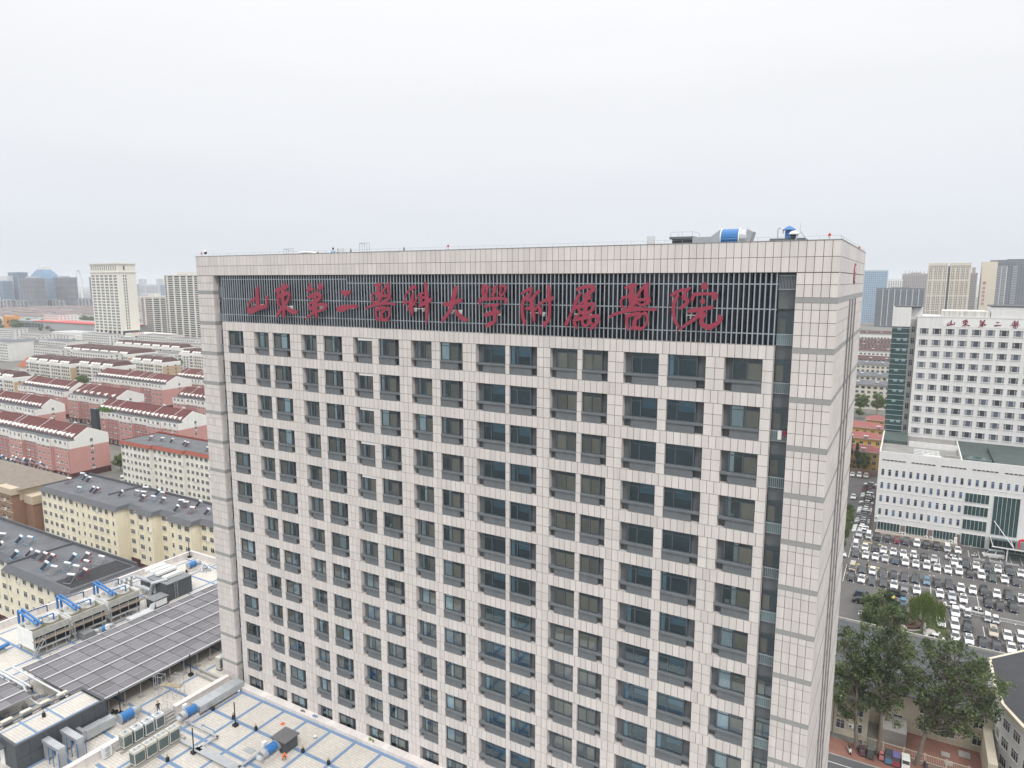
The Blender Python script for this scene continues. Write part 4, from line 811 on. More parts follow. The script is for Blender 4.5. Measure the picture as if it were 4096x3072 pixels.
HA = [(-144.0, 54.4, 'red'), (-146.2, 59.6, 'blue'), (-142.6, 58.7, 'silver'), (-139.4, 58.2, 'silver'), (-131.4, 50.7, 'blue'), (-127.8, 52.9, 'silver'), (-125.8, 53.0, 'red'), (-116.5, 54.8, 'silver'), (-112.9, 57.2, 'silver'), (-110.6, 57.6, 'silver'), (-114.3, 60.6, 'silver'), (-108.1, 60.8, 'blue'), (-105.2, 60.0, 'red'), (-106.9, 55.4, 'red'), (-104.0, 56.4, 'blue'), (-99.8, 56.9, 'silver'), (-93.9, 58.2, 'silver'), (-91.4, 57.9, 'red'), (-88.5, 60.3, 'silver'), (-85.7, 55.8, 'red'), (-90.2, 54.6, 'silver'), (-80.5, 57.0, 'silver')]
for i, (x, y, c) in enumerate(HA): heater(x, y, 18.03, c, '%s framed solar water heater on the long yellow block, %s from the left' % (c, ordn(i + 1)))
HB = [(-101.9, 21.3, 'blue'), (-99.6, 22.2, 'blue'), (-107.8, 20.0, 'silver'), (-101.4, 17.0, 'silver'), (-92.4, 16.0, 'blue'), (-90.6, 18.1, 'silver'), (-88.1, 18.3, 'silver'), (-85.6, 18.7, 'red'), (-83.1, 19.0, 'red'), (-79.8, 16.1, 'blue'), (-76.2, 15.8, 'silver'), (-75.6, 18.2, 'blue'), (-79.1, 21.6, 'blue'), (-77.2, 23.4, 'red'), (-73.1, 20.9, 'red'), (-72.3, 18.3, 'silver'), (-68.7, 15.3, 'silver'), (-68.6, 18.2, 'red'), (-72.8, 24.0, 'silver')]
for i, (x, y, c) in enumerate(HB): heater(x, y, 18.09, c, '%s framed solar water heater on the nearest flat roof, %s from the left' % (c, ordn(i + 1)))
for i, (x, y, c) in enumerate([(-177.0, 102.8, 'red'), (-170.8, 103.4, 'silver'), (-165.8, 104.3, 'silver'), (-157.5, 103.9, 'silver'), (-155.0, 103.4, 'red'), (-141.8, 102.4, 'red')]): heater(x, y, 18.03, c, '%s framed solar water heater on the red banded block, %s from the left' % (c, ordn(i + 1)))
# brown block with hip roof
m_brown = M('brown_brick', (.25, .145, .10), .85, .10, .5, streak=.06); m_beige = M('beige_trim', (.46, .39, .29), .8, .06, .6); m_htile = M('beige_roof_tile', (.21, .18, .15), .8, .14, .5, stripe=(1, .45, .12))
t = thing('brown_block', 'brown brick apartment block with beige hipped roof at the left edge', 'apartment block', (-190, 44.7, 0))
MB().box(0, 0, 0, 35.7, 14, 13.4).obj('wall', m_brown, t); MB().box(-.1, -.08, 13.4, 35.8, 14.1, 17).obj('upper_wall', m_beige, t); MB().box(36, 1.2, 0, 40.5, 13, 12.4).obj('side_wing', m_brown, t); MB().box(35.75, 1.0, 12.4, 40.8, 13.2, 15).obj('side_parapet', m_beige, t)
MB().frustum((-1, -1, 37, 15.2), (6, 6.2, 29, 7.4), 17, 21).obj('roof', m_htile, t)
MB().box(28, -2.2, 0, 35.6, -.01, 15.6).obj('bay', m_brown, t); MB().box(27.8, -2.5, 15.6, 36.2, -.01, 17.6).obj('bay_parapet', m_beige, t)
for r_ in range(5):
    z = 2.0 + 2.9 * r_
    for u in (30.0, 33.4): put('window', win(1.9, 1.5, 1, m_beige), t, (u - .95, -2.2, z))
    for u in lin(2, 27, 7): put('window', win(1.8, 1.5, 1, m_beige), t, (u - .9, -.08 if z > 13 else 0, z))
    put('window', win(1.9, 1.5, 1, m_beige), t, (40.5, 5, z), rad(90)); put('air_conditioner', AC, t, (31.2, -2.2, z - .3)); put('air_conditioner', AC, t, (40.5, 8.6, z), rad(90))
    MB().box(27.9, -2.35, z - .75, 35.75, -2.2, z - .55).obj('string_course', m_beige, t)
for i, (x, y) in enumerate([(-190.3, 56.2), (-184.5, 54.9), (-181.5, 55.1), (-183.0, 57.3), (-177.9, 57.2), (-175.8, 58.4), (-179.8, 52.3), (-187.8, 52.0), (-168.6, 58.0), (-186.0, 57.6), (-179.5, 58.2)]): heater(x, y, 18.9, 'silver' if i % 4 else 'blue', 'solar water heater crowded on the brown hipped roof, %s in the cluster' % ordn(i + 1), 2.6)
# ------------------------------------------------------------------ pink blocks with maroon roofs
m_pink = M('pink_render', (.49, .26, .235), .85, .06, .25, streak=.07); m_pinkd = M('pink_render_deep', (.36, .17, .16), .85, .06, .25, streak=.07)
m_wrend = M('white_render', (.70, .69, .66), .8, .05, .3, streak=.06); m_mtile = M('maroon_roof_tile', (.105, .032, .030), .75, .16, .35, stripe=(0, .42, .22))
DORM = MB().xz([(-.55, 0), (.55, 0), (.62, .8), (0, 1.55), (-.62, .8)], 0, 2.0, 0).xz([(-.36, .2), (.36, .2), (.36, .8), (0, 1.2), (-.36, .8)], -.03, 0, 1).mesh('dormer', [m_wrend, m_wgl])
def pink(label, x0, x1, y0, d, h=16., dn=None, secw=11., roofseg=None, wallm=None, basem=True, strip=3.4):
    t = thing('pink_block', label, 'apartment block', (x0, y0, 0), 0, 'pink blocks with maroon tiled roofs'); L_ = x1 - x0; wallm = wallm or m_pink
    ns = max(2, round(L_ / secw)); s = L_ / ns
    for i in range(ns):
        yy = 0 if i % 2 == 0 else .9; a, b = i * s, (i + 1) * s
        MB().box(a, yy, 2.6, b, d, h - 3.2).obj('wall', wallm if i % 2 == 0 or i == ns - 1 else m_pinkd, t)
        MB().box(a, yy - .06, h - 3.2, b, d + .05, h).obj('upper_wall', m_wrend, t)
        MB().box(a, yy - .04, 0, b, d + .04, 2.6).obj('base', m_maroonb, t)
        MB().box(a, yy, h, b, strip + .5, h + .08).obj('flat_roof', m_bitum, t)
        n = max(2, int(s / 2.9)); us = lin(a + .3, b - .3, n)
        for r_ in range(6):
            z = .8 + 2.72 * r_
            for u in us:
                big = R.random() < .6
                put('window', win(1.7, 1.35, 2) if big else win(1.1, 1.35, 1), t, (u - (.85 if big else .55), yy - (.06 if z > h - 3.2 else .0 if z > 2.4 else .04), z))
                if R.random() < .16: put('air_conditioner', AC, t, (u + .9, yy, z - .5))
        MB().cyl((b - .1, yy - .15, 0), (b - .1, yy - .15, h - .4), .07, 5).obj('drain_pipe', m_pinkd, t)
    # gable wall and roof
    rz_ = h + 4.6; ry = strip + (d - strip) * .42
    MB().yz([(strip, h), (d, h), (d, h + .9), (ry, rz_ - .1), (strip, h + 1.0)], L_ - .35, L_ - .02).obj('gable_wall', m_wrend, t)
    MB().yz([(strip, h), (d, h), (d, h + .9), (ry, rz_ - .1), (strip, h + 1.0)], .02, .35).obj('gable_wall', m_wrend, t)
    MB().yz([(strip - .3, h + .75), (ry, rz_), (d + .3, h + .55), (d + .3, h + .7), (ry, rz_ + .18), (strip - .3, h + .95)], -.2, L_ - .4).obj('roof', m_mtile, t)
    MB().yz([(ry - .2, rz_ + .1), (ry, rz_ + .3), (ry + .2, rz_ + .1)], 0, L_ - .4).obj('ridge_cap', m_mtile, t)
    MB().box(0.1, strip - .35, h + .08, L_ - .4, strip - .1, h + .8).obj('roof_kerb', m_bitum, t)
    n = dn or int(L_ / 3.4)
    for u in lin(.6, L_ - .8, n): put('dormer', DORM, t, (u + R.uniform(-.3, .3), strip - .25, h + .5), sc_=1.2)
    for r_ in range(1, 6):
        z = .8 + 2.72 * r_; put('window', win(1.2, 1.35, 1), t, (L_ + (.01), d * .55, z), rad(90))
        if R.random() < .5: put('air_conditioner', AC, t, (L_, d * .55 + .2, z - .75), rad(90))
    for k in range(max(2, int(L_ / 16))):     # pale water pipes over the roof and tanks on the ridge
        u = R.uniform(2, L_ - 4); ps = [(u + 1.5, ry, rz_ + .35), (u + .7, (ry + strip) / 2, (rz_ + h) / 2 + .75), (u, strip + .2, h + 1.2)]
        MB().tube(ps, .1, 5).obj('water_pipe', m_wrend, t); MB().cyl((u + .8, ry + .6, rz_ + .7), (u + 2.6, ry + .6, rz_ + .7), .3, 8).obj('water_tank', m_tankw, t)
    return t
pink('nearest pink block with maroon roof and a white gable, left of the red banded block', -281, -212, 88.2, 17.2)
pink('pink block with maroon roof one row behind the nearest pink block', -352, -300, 119, 14.5)
pink('pink block with maroon roof and narrow white gable, third row at the left', -399, -347, 157, 18)
pink('pink block with many stepped roof pieces between two dormered pink blocks', -337, -294, 154, 19, dn=6)
pink('far pink block with a long dormer row, behind the stepped roof one', -399, -322, 202, 21)
pink('pink block with a glazed stair and dormers, beside the red banded block', -273, -206, 132.5, 17)
pink('pink block half hidden by the tower, with three dormers showing', -274, -232, 177, 17)
pink('farthest pink block at the tower edge, maroon hipped roof', -350, -300, 228, 22)
MB().box(-271.5, 130.8, 0, -266.5, 132.4, 17.5).obj('glass_stair', M('dark_glass_stair', (.03, .04, .05), .15, .2, .4), label='dark glass lift shaft on the corner of a pink block', cat='lift shaft')
mb = MB()
for i in range(500): x, y, z = -264 + R.gauss(0, 2.2), 134 + R.gauss(0, .8), 16.3 + abs(R.gauss(0, .7)); a = R.uniform(0, 6); mb.face([(x, y, z), (x + .4 * math.cos(a), y + .4 * math.sin(a), z + .2), (x + .1, y + .1, z + .5)])
mb.obj('roof_garden', leafmat('roof_garden_leaf', (.10, .19, .035)), label='patch of green plants on the flat roof of a pink block', cat='plants', kind=None)
# ------------------------------------------------------------------ mid distance cream blocks
m_cream = M('cream_render', (.60, .56, .48), .85, .06, .2, streak=.08); m_tan = M('tan_render', (.45, .33, .22), .85, .06, .2); m_roofm = M('maroon_roof_far', (.085, .045, .043), .8, .14, .2)
def facade_windows(mb, u0, u1, n, zs, h, w, y=None, x=None, m=0, pr=.08):
    for z in zs:
        for u in lin(u0, u1, n):
            if x is None: mb.box(u - w / 2, y - pr, z, u + w / 2, y, z + h, m)
            else: mb.box(x, u - w / 2, z, x + pr, u + w / 2, z + h, m)
def midblock(label, x0, x1, y0, d, h=16., group='cream blocks with maroon roofs', seed=0):
    t = thing('apartment_block', label, 'apartment block', (x0, y0, 0), 0, group); L_ = x1 - x0
    MB().box(0, 0, 0, L_, d, h - 3).obj('wall', m_cream, t); MB().box(-.1, -.1, h - 3, L_ + .1, d + .1, h).obj('upper_wall', m_wrend, t); MB().box(L_ + .02, .3, 1, L_ + .08, d - .3, h - 3.2).obj('end_wall', m_tan, t)
    ns = max(2, int(L_ / 14)); s = L_ / ns
    for i in range(ns):
        a = i * s; MB().frustum((a - .2, .6, a + s - 1.2, d - .4), (a + 1.6, 4, a + s - 3, d - 4), h, h + 3.2).obj('roof', m_roofm, t)
        [MB().xz([(a + s * q, h), (a + s * q + 2.0, h), (a + s * q + 2.0, h + 1.0), (a + s * q + 1.0, h + 1.9), (a + s * q, h + 1.0)], -.15, 2.2).obj('roof_gable', m_wrend, t) for q in (.16, .42, .68)]
        MB().box(a + .8, -1.2, .5, a + 4.2, 0, h - .4).obj('balcony_bay', m_wrend, t)
    wn = MB(); facade_windows(wn, .5, L_ - .5, int(L_ / 3), [1.2 + 2.75 * k for k in range(5)], 1.5, 1.7, y=-.02)
    for i in range(ns): facade_windows(wn, i * s + 1, i * s + 4, 2, [1.2 + 2.75 * k for k in range(5)], 1.7, 1.25, y=-1.2)
    facade_windows(wn, 1, d - 1, 2, [1.2 + 2.75 * k for k in range(5)], 1.4, 1.2, x=L_ + .08)
    wn.obj('windows', M('far_window', (.10, .115, .13), .25, .25, .3, isl=.5), t, kind='stuff'); return t
midblock('cream block with maroon roof and white gables behind the orange roofed pavilion', -549, -485.5, 233, 20)
midblock('cream block with maroon roof left of the dark conifer', -487, -439, 240, 18)
midblock('longest cream block with maroon roof and white turrets below the hotel tower', -621, -516, 298, 28)
midblock('cream block with tan end wall near the tower edge', -474, -432, 275, 16)
midblock('cream block with dark grey roof in front of the hotel podium', -635, -527, 356, 16)
midblock('narrow cream block touching the tower edge', -493, -430, 332, 18)
midblock('cream block cut by the left picture edge', -520, -438, 172, 13)
m_whtb = M('plain_white_render', (.64, .63, .60), .85, .05, .2, streak=.1)
def plain(name, label, x0, x1, y0, y1, h, wall=None, rows=6, pitch=3.2, roof=None, group=None, ww=1.5, wh=1.5, cat='building', side=True, gl=None):
    t = thing(name, label, cat, (x0, y0, 0), 0, group); L_, d = x1 - x0, y1 - y0
    MB().box(0, 0, 0, L_, d, h).obj('wall', wall or m_whtb, t); MB().box(-.2, -.2, h, L_ + .2, d + .2, h + .5).obj('roof_edge', wall or m_whtb, t); MB().box(.4, .4, h + .5, L_ - .4, d - .4, h + .56).obj('roof', roof or m_bitum, t)
    wn = MB(); zs = [(h - .8) / rows * k + (h / rows) * .35 for k in range(rows)]
    facade_windows(wn, .6, L_ - .6, max(1, int(L_ / pitch)), zs, wh, ww, y=0)
    if side and d > 5: facade_windows(wn, .6, d - .6, max(1, int(d / (pitch * 1.6))), zs, wh, ww, x=L_)
    wn.obj('windows', gl or MATS['far_window'], t, kind='stuff'); return t
plain('white_block', 'plain white six storey block with blank end wall in the middle distance', -715, -663, 323, 345, 18, side=False)
plain('white_block', 'plain white block cut by the left edge with a blank end wall', -760, -703, 288, 312, 18, side=False)
plain('grey_warehouse', 'grey windowless warehouse between two plain white blocks', -800, -745, 330, 352, 14, M('warehouse_grey', (.33, .34, .34), .8, .08, .2), 1, 30)
plain('white_office', 'white six storey office with dark windows beyond the mall', -1185, -1140, 560, 590, 24)
plain('white_hall', 'low white hall with stepped roof in front of the hotel', -925, -845, 440, 470, 12, m_wrend, 2, 4, M('pale_roof', (.45, .46, .46), .7, .1))
plain('white_hall', 'blank white hall end beside the hotel podium', -840, -760, 425, 455, 11, m_wrend, 1, 12, MATS['pale_roof'], side=False)
plain('low_shop', 'low white building with terrace left of the orange pavilion', -555, -520, 210, 224, 8, m_wrend, 2, 4)
t = thing('shopping_mall', 'long low mall with red roof and orange sign block', 'mall', (-1260, 545, 0))
MB().box(0, 0, 0, 330, 60, 13).obj('wall', MATS['warehouse_grey'], t); MB().box(70, -1, 13, 332, 30, 14.5).obj('roof', M('red_sheet_roof', (.52, .10, .09), .7, .08, .1), t); MB().box(-18, -6, 0, 6, 10, 20).obj('sign_block', M('orange_clad', (.60, .25, .06), .7, .05), t); MB().box(0, -1, 12, 70, 20, 14).obj('roof', M('grey_sheet_roof', (.3, .31, .32), .7, .08), t)
for k in range(9): MB().box(12 + k * 10, -.4, 3, 20 + k * 10, 0, 10).obj('display_window', m_wgl, t)
t = thing('pavilion', 'small pavilion with orange tent roof among trees', 'pavilion', (-575, 246, 0)); MB().box(-6, -5, 0, 6, 5, 8).obj('wall', m_cream, t); MB().frustum((-7, -6, 7, 6), (-.5, -.5, .5, .5), 8, 15).obj('roof', M('orange_tile', (.36, .11, .05), .7, .1), t)
# rows of far housing
fh = thing('far_apartment_row', 'distant row of white flats with dark maroon roofs beyond the mall', 'apartment block', (-1380, 620, 0), 0, 'far housing rows')
MB().box(0, 0, 0, 90, 10, 15).obj('wall', m_whtb, fh); MB().frustum((-1, -1, 91, 11), (4, 4, 86, 6), 15, 17.5).obj('roof', M('far_row_roof', (.19, .145, .14), .85, .25, .02), fh)
wn = MB(); facade_windows(wn, 2, 88, 22, [1.5 + 2.8 * k for k in range(5)], 1.5, 1.7, y=0); wn.obj('windows', MATS['far_window'], fh, kind='stuff')
for i in range(7):
    for j in range(9):
        if i == 0 and j == 0: continue
        x = -1400 - i * 75 + R.uniform(-12, 12); y = 560 + j * 44 + i * 18 + R.uniform(-6, 6)
        dup(fh, (x, y, 0), R.choice((0, 0, .05)), scale=(R.uniform(.75, 1.15), 1, R.uniform(.85, 1.1)))
wp = plain('white_walk_up', 'white walk-up block in the packed middle distance left of the hotel', -980, -935, 400, 416, 17, m_whtb, 6, 3.2, M('mid_roof', (.16, .15, .15), .85, .2, .1), 'packed white blocks')
for i in range(34):
    d = R.uniform(700, 1120); a = R.uniform(55.5, 66.5); x = 80 - d * math.sin(rad(a)); y = -57 + d * math.cos(rad(a))
    if -960 < x < -740 and y > 415: continue
    dup(wp, (x, y, 0), 0, scale=(R.uniform(.7, 1.3), R.uniform(.8, 1.2), R.uniform(.55, 1.05)))
# ------------------------------------------------------------------ towers
def tower_blk(name, label, x0, x1, y0, y1, h, wall, glass, fl=3.2, style='grid', px=3.4, wfrac=.55, hfrac=.55, crown=None, group='distant towers', z0=0., pier=None):
    t = thing(name, label, 'tower', (x0, y0, 0), 0, group); L_, d = x1 - x0, y1 - y0
    n = int((h - z0 - 1) / fl)
    if style == 'grid':
        MB().box(0, 0, 0, L_, d, h).obj('wall', wall, t); wn = MB()
        zs = [z0 + 1 + fl * k for k in range(n)]
        facade_windows(wn, 1, L_ - 1, max(2, int(L_ / px)), zs, fl * hfrac, px * wfrac, y=0, pr=.15)
        facade_windows(wn, 1, d - 1, max(1, int(d / px)), zs, fl * hfrac, px * wfrac, x=L_, pr=.15)
        wl = MB(); facade_windows(wl, 1, d - 1, max(1, int(d / px)), zs, fl * hfrac, px * wfrac, x=-.15, pr=.15); wn.v, wn.f, wn.m = wn.v, wn.f, wn.m
        wn.obj('windows', glass, t, kind='stuff'); wl.obj('side_windows', glass, t, kind='stuff')
    else:
        MB().box(.8, .8, 0, L_ - .8, d - .8, h).obj('glazing', glass, t); sl = MB()
        for k in range(n + 1): sl.box(0, 0, z0 + fl * k - .5, L_, d, z0 + fl * k + .45)
        sl.obj('balcony_bands', wall, t, kind='stuff')
        k = max(2, int(L_ / 14))
        for i in range(k): MB().box(L_ * (i + .5) / k - 1.2, -.3, 0, L_ * (i + .5) / k + 1.2, d + .2, h + 1).obj('pier', pier or wall, t)
        for i in range(2): MB().box(L_ - .5, d * (i + .5) / 2 - 1, 0, L_ + .3, d * (i + .5) / 2 + 1, h + 1).obj('pier', pier or wall, t)
    if crown != 0:
        MB().box(L_ * .3, d * .25, h, L_ * .7, d * .75, h + (crown or 5)).obj('roof_house', wall, t); MB().box(-.3, -.3, h, L_ + .3, .3, h + 1.4).box(-.3, d - .3, h, L_ + .3, d + .3, h + 1.4).box(-.3, .3, h, .3, d - .3, h + 1.4).box(L_ - .3, .3, h, L_ + .3, d - .3, h + 1.4).obj('parapet', wall, t)
    return t
m_fglass = M('far_tower_glass', (.05, .065, .09), .25, .15, .05, isl=.35); m_fgrey = M('far_tower_grey', (.44, .45, .47), .8, .06, .05); m_fbeige = M('far_tower_beige', (.62, .55, .44), .8, .06, .05); m_fdark = M('far_tower_dark', (.13, .145, .165), .8, .08, .05); m_fblue = M('far_tower_blue_glass', (.14, .24, .36), .2, .1, .03, isl=.2); m_fwhite = M('far_tower_white', (.68, .67, .63), .8, .05, .05)
# the cream hotel slab
t = thing('hotel_tower', 'tall cream slab tower with rows of small windows and a blank right flank', 'tower', (-894, 481, 0)); L_, d, h = 65, 24, 102
m_hot = M('hotel_cream', (.68, .655, .585), .8, .04, .08, streak=.04)
MB().box(0, 0, 14, L_, d, h).obj('wall', m_hot, t); MB().box(-1, -1, h - 11, L_ + 1, d + 1, h - 10).obj('cornice', m_hot, t); MB().box(-1.5, -1.5, h, L_ + 1.5, d + 1.5, h + 1.5).obj('cornice', m_hot, t)
wn = MB()
for k in range(19):
    for g in range(6):
        for j in range(3): u = 3 + g * 10.2 + j * 2.4; wn.box(u, -.2, 16 + k * 3.85, u + 1.6, 0, 18.3 + k * 3.85)
    for j in range(2): wn.box(L_, 6 + j * 3, 16 + k * 3.85, L_ + .2, 7.5 + j * 3, 18.5 + k * 3.85)
for j in range(12): wn.box(4 + j * 5, -.2, h - 8, 5.4 + j * 5, 0, h - 2)
wn.box(L_, 7, h - 8, L_ + .2, 9, h - 2); wn.obj('windows', MATS['far_window'], t, kind='stuff')
MB().box(2, 1, 0, L_ - 2, d - 1, 14).obj('lobby_glass', m_fglass, t)
for k in range(7): MB().box(k * 10.4, -1.5, 0, 2.4 + k * 10.4, 0, 15).obj('lobby_column', m_hot, t)
MB().box(L_ + .3, 2, 8, L_ + 70, 30, 11).obj('podium_roof', m_hot, t); MB().box(L_ + .3, 3, 0, L_ + 69, 29, 8).obj('podium_glass', m_fglass, t)
mb = MB()
for k in range(7): mb.xz([(L_ + 16 + k * 4, 11.3), (L_ + 18.6 + k * 4, 11.3), (L_ + 17.6 + k * 4, 12.5), (L_ + 18.6 + k * 4, 14), (L_ + 16.6 + k * 4, 14), (L_ + 17 + k * 4, 12.5)], 1.6, 2.0)
mb.obj('roof_lettering', m_red, t, kind='stuff')
tower_blk('apartment_tower', 'shorter dark glazed apartment tower with cream fins right of the cream slab tower', -944, -903, 580, 600, 55, m_hot, m_fglass, 3.0, 'bands')
tower_blk('apartment_tower', 'cream apartment tower with blue balconies against the hospital edge', -837, -765, 550, 572, 87, m_hot, m_fglass, 3.0, 'bands', pier=m_hot)
tower_blk('residential_tower', 'grey banded tower pair member in front of the dome tower', -1958, -1878, 883, 910, 86, m_fgrey, m_fglass, 3.2, 'bands', pier=m_fdark)
tower_blk('residential_tower', 'grey banded tower left of the big wheel', -1942, -1869, 959, 985, 88, m_fgrey, m_fglass, 3.2, 'bands', pier=m_fdark)
tower_blk('residential_tower', 'slim dark tower between the big wheel and the cream slab', -1772, -1742, 961, 985, 88, m_fgrey, m_fdark, 3.2, 'bands', pier=m_fdark)
tower_blk('office_tower', 'pale blue glass tower rising at the far left', -2360, -2302, 1041, 1070, 106, m_fblue, m_fglass, 4, 'grid', 4, .8, .7, 0)
tower_blk('office_tower', 'grey blue office with reflections in front of the pale glass tower', -2381, -2312, 1000, 1030, 80, m_fblue, m_fglass, 4, 'grid', 4, .8, .6, 0)
tower_blk('office_tower', 'pale ribbed tower at the left picture edge', -2420, -2331, 1024, 1050, 95, m_fwhite, m_fgrey, 4, 'grid', 5, .5, .9, 0)
tower_blk('office_tower', 'white tower with square windows behind the grey banded pair', -2278, -2207, 1096, 1120, 82, m_fwhite, m_fglass, 3.6, 'grid', 4, .5, .5, 3)
for i, (x0, x1, y0, hh) in enumerate(((-2010, -1942, 847, 31), (-1985, -1909, 862, 28), (-1925, -1864, 926, 29), (-1816, -1752, 950, 34), (-2060, -1990, 835, 36))): tower_blk('mid_rise', 'banded mid rise block at the foot of the far left towers, %s from the left' % ordn((2, 3, 4, 5, 1)[i]), x0, x1, y0, y0 + 22, hh, m_fgrey, m_fglass, 3.2, 'bands', crown=0)
t = thing('dome_tower', 'blue glass tower with stepped domed top and twin masts', 'tower', (-2005, 930, 0))
MB().box(0, 0, 0, 72, 46, 84).obj('shaft', m_fblue, t)
for k, (i, a, b) in enumerate(((2, 84, 92), (6, 92, 99), (11, 99, 105), (17, 105, 110))): MB().frustum((i, i * .6, 72 - i, 46 - i * .6), (i + 3, i * .6 + 2, 69 - i, 44 - i * .6), a, b).obj('setback', m_fblue, t)
MB().box(26, 14, 110, 48, 32, 117).obj('crown', m_fwhite, t)
for x in (33, 39): MB().cyl((x, 23, 117), (x, 23, 130), .5, 5, r2=.15).obj('mast', m_fwhite, t)
fl = MB()
for k in range(24): fl.box(-.2, -.2, 3 + k * 3.4, 72.2, 46.2, 3.5 + k * 3.4)
fl.obj('floor_bands', m_fwhite, t, kind='stuff')
# big wheel
t = thing('ferris_wheel', 'white ferris wheel between the far grey towers', 'ferris wheel', (-2150, 1140, 0), rad(53))
nn = 40; mb = MB(); rr_ = 49
for k in range(nn):
    a, b = 2 * math.pi * k / nn, 2 * math.pi * (k + 1) / nn
    for q in (rr_, rr_ - 3): mb.cyl((0, q * math.cos(a), 62 + q * math.sin(a)), (0, q * math.cos(b), 62 + q * math.sin(b)), .45, 5)
    mb.cyl((0, rr_ * math.cos(a), 62 + rr_ * math.sin(a)), (0, (rr_ - 3) * math.cos(b), 62 + (rr_ - 3) * math.sin(b)), .3, 4)
mb.obj('rim', m_white, t); mb = MB()
for k in range(20): a = 2 * math.pi * k / 20; mb.cyl((0, 2 * math.cos(a), 62 + 2 * math.sin(a)), (0, rr_ * math.cos(a), 62 + rr_ * math.sin(a)), .14, 4)
mb.obj('spokes', m_white, t); MB().cyl((-4, 0, 62), (4, 0, 62), 2.2, 12).obj('hub', m_white, t)
for s in (-1, 1):
    for q in (-1, 1): MB().cyl((3 * s, 0, 62), (9 * s, 22 * q, 0), 1.2, 6).obj('leg', m_white, t)
cab = MB().lathe([(.3, -2.4), (1.4, -1.8), (1.5, -.6), (.4, 0)], n=8).mesh('cabin', m_fglass)
for k in range(28): a = 2 * math.pi * k / 28; put('cabin', cab, t, (0, (rr_ + 2) * math.cos(a), 62 + (rr_ + 2) * math.sin(a)))
# hazy far skyline
for i in range(46):
    az = R.uniform(rad(21), rad(68)); dist = R.uniform(3300, 5600); x = 80 - dist * math.sin(az); y = -57 + dist * math.cos(az); w = R.uniform(35, 80); hh = R.uniform(45, 100)
    t = put('far_tower', None, None, (x, y, 0), R.uniform(-.2, .4), 'pale hazy tower in the farthest skyline on the left', 'tower', 'farthest skyline'); MB().box(-w / 2, -12, 0, w / 2, 12, hh).box(-w / 5, -6, hh, w / 5, 6, hh + 6).obj('shaft', (m_fgrey, m_fwhite, m_fblue)[i % 3], t)
    wn = MB()
    for k in range(int(hh / 6)): wn.box(-w / 2 + 2, -12.4, 3 + 6 * k, w / 2 - 2, -12, 6 + 6 * k); wn.box(w / 2, -9, 3 + 6 * k, w / 2 + .4, 9, 6 + 6 * k)
    wn.obj('window_bands', m_fglass, t, kind='stuff')
# ------------------------------------------------------------------ right side: ground
sheet('car_park', 58, 102.5, 160, 262, .006, m_asph); sheet('street', 50, 20, 160, 63.6, .006, M('street_asphalt', (.10, .10, .105), .9, .1, .3)); sheet('side_road', 62, 68, 73, 102.5, .006, m_asph)
sheet('avenue', -60, 372, 200, 396, .006, m_asph)
MB().box(70, 63.6, 0, 120, 68.2, .13).obj('pavement', m_pave, kind='structure'); MB().box(70, 63.4, 0, 120, 63.6, .14).obj('kerb', m_conc, kind='structure')
sheet('red_yard', 80, 68.9, 97, 82, .02, m_pave); sheet('garden', 76, 112, 92.5, 128.5, .03, m_grs)
m_line = M('road_paint', (.62, .61, .57), .8, .2, 2)
for i in range(4): MB().box(70, 61.2 - i * 8, .012, 90, 61.35 - i * 8, .016).obj('road_marking', m_line, kind='structure')
sl = MB()
for k in range(20):
    x = 69.0 + 2.565 * k
    for y0, y1 in ((140.6, 153.6), (159.2, 172.2), (177.3, 183.6)): sl.box(x - .06, y0, .012, x + .06, y1, .016)
    if k > 8: sl.box(x - .06, 117, .012, x + .06, 129.6, .016)
for y in (147.1, 165.7): sl.box(69, y - .05, .018, 118, y + .05, .022)
for k in range(25): sl.box(68.2, 181.3 + 2.6 * k, .012, 73, 181.42 + 2.6 * k, .016)
sl.obj('parking_lines', m_line, kind='structure')
m_yline = M('yellow_paint', (.55, .42, .12), .8, .2, 2); MB().box(71, 155.0, .012, 79, 155.5, .016).obj('road_marking', m_yline, kind='structure'); MB().box(72, 175.0, .012, 77, 175.5, .016).obj('road_marking', m_yline, kind='structure')
# ------------------------------------------------------------------ cars
CC = {'white': (.62, .62, .61), 'black': (.018, .018, .02), 'dark grey': (.05, .052, .056), 'silver': (.40, .41, .42), 'red': (.15, .015, .02), 'beige': (.40, .36, .29), 'blue': (.10, .19, .27), 'dark green': (.05, .07, .055), 'dark blue': (.03, .05, .08), 'grey': (.20, .19, .19)}
def paint(c):
    m = M('car_' + c.replace(' ', '_'), CC[c], .3, .03, 2, spec=.4); m.node_tree.nodes['Principled BSDF'].inputs['Coat Weight'].default_value = .12; return m
m_cgl = M('car_glass', (.03, .036, .042), .08, 0, spec=.7, obj=.3); m_hl = M('headlamp', (.55, .57, .6), .15, 0, spec=.6); m_tl = M('tail_lamp', (.35, .02, .02), .25, 0)
wheel = MB().cyl((-.1, 0, 0), (.1, 0, 0), .33, 14).mesh('wheel', m_rubber); rim = MB().cyl((-.115, 0, 0), (.115, 0, 0), .2, 10).mesh('rim', m_galv)
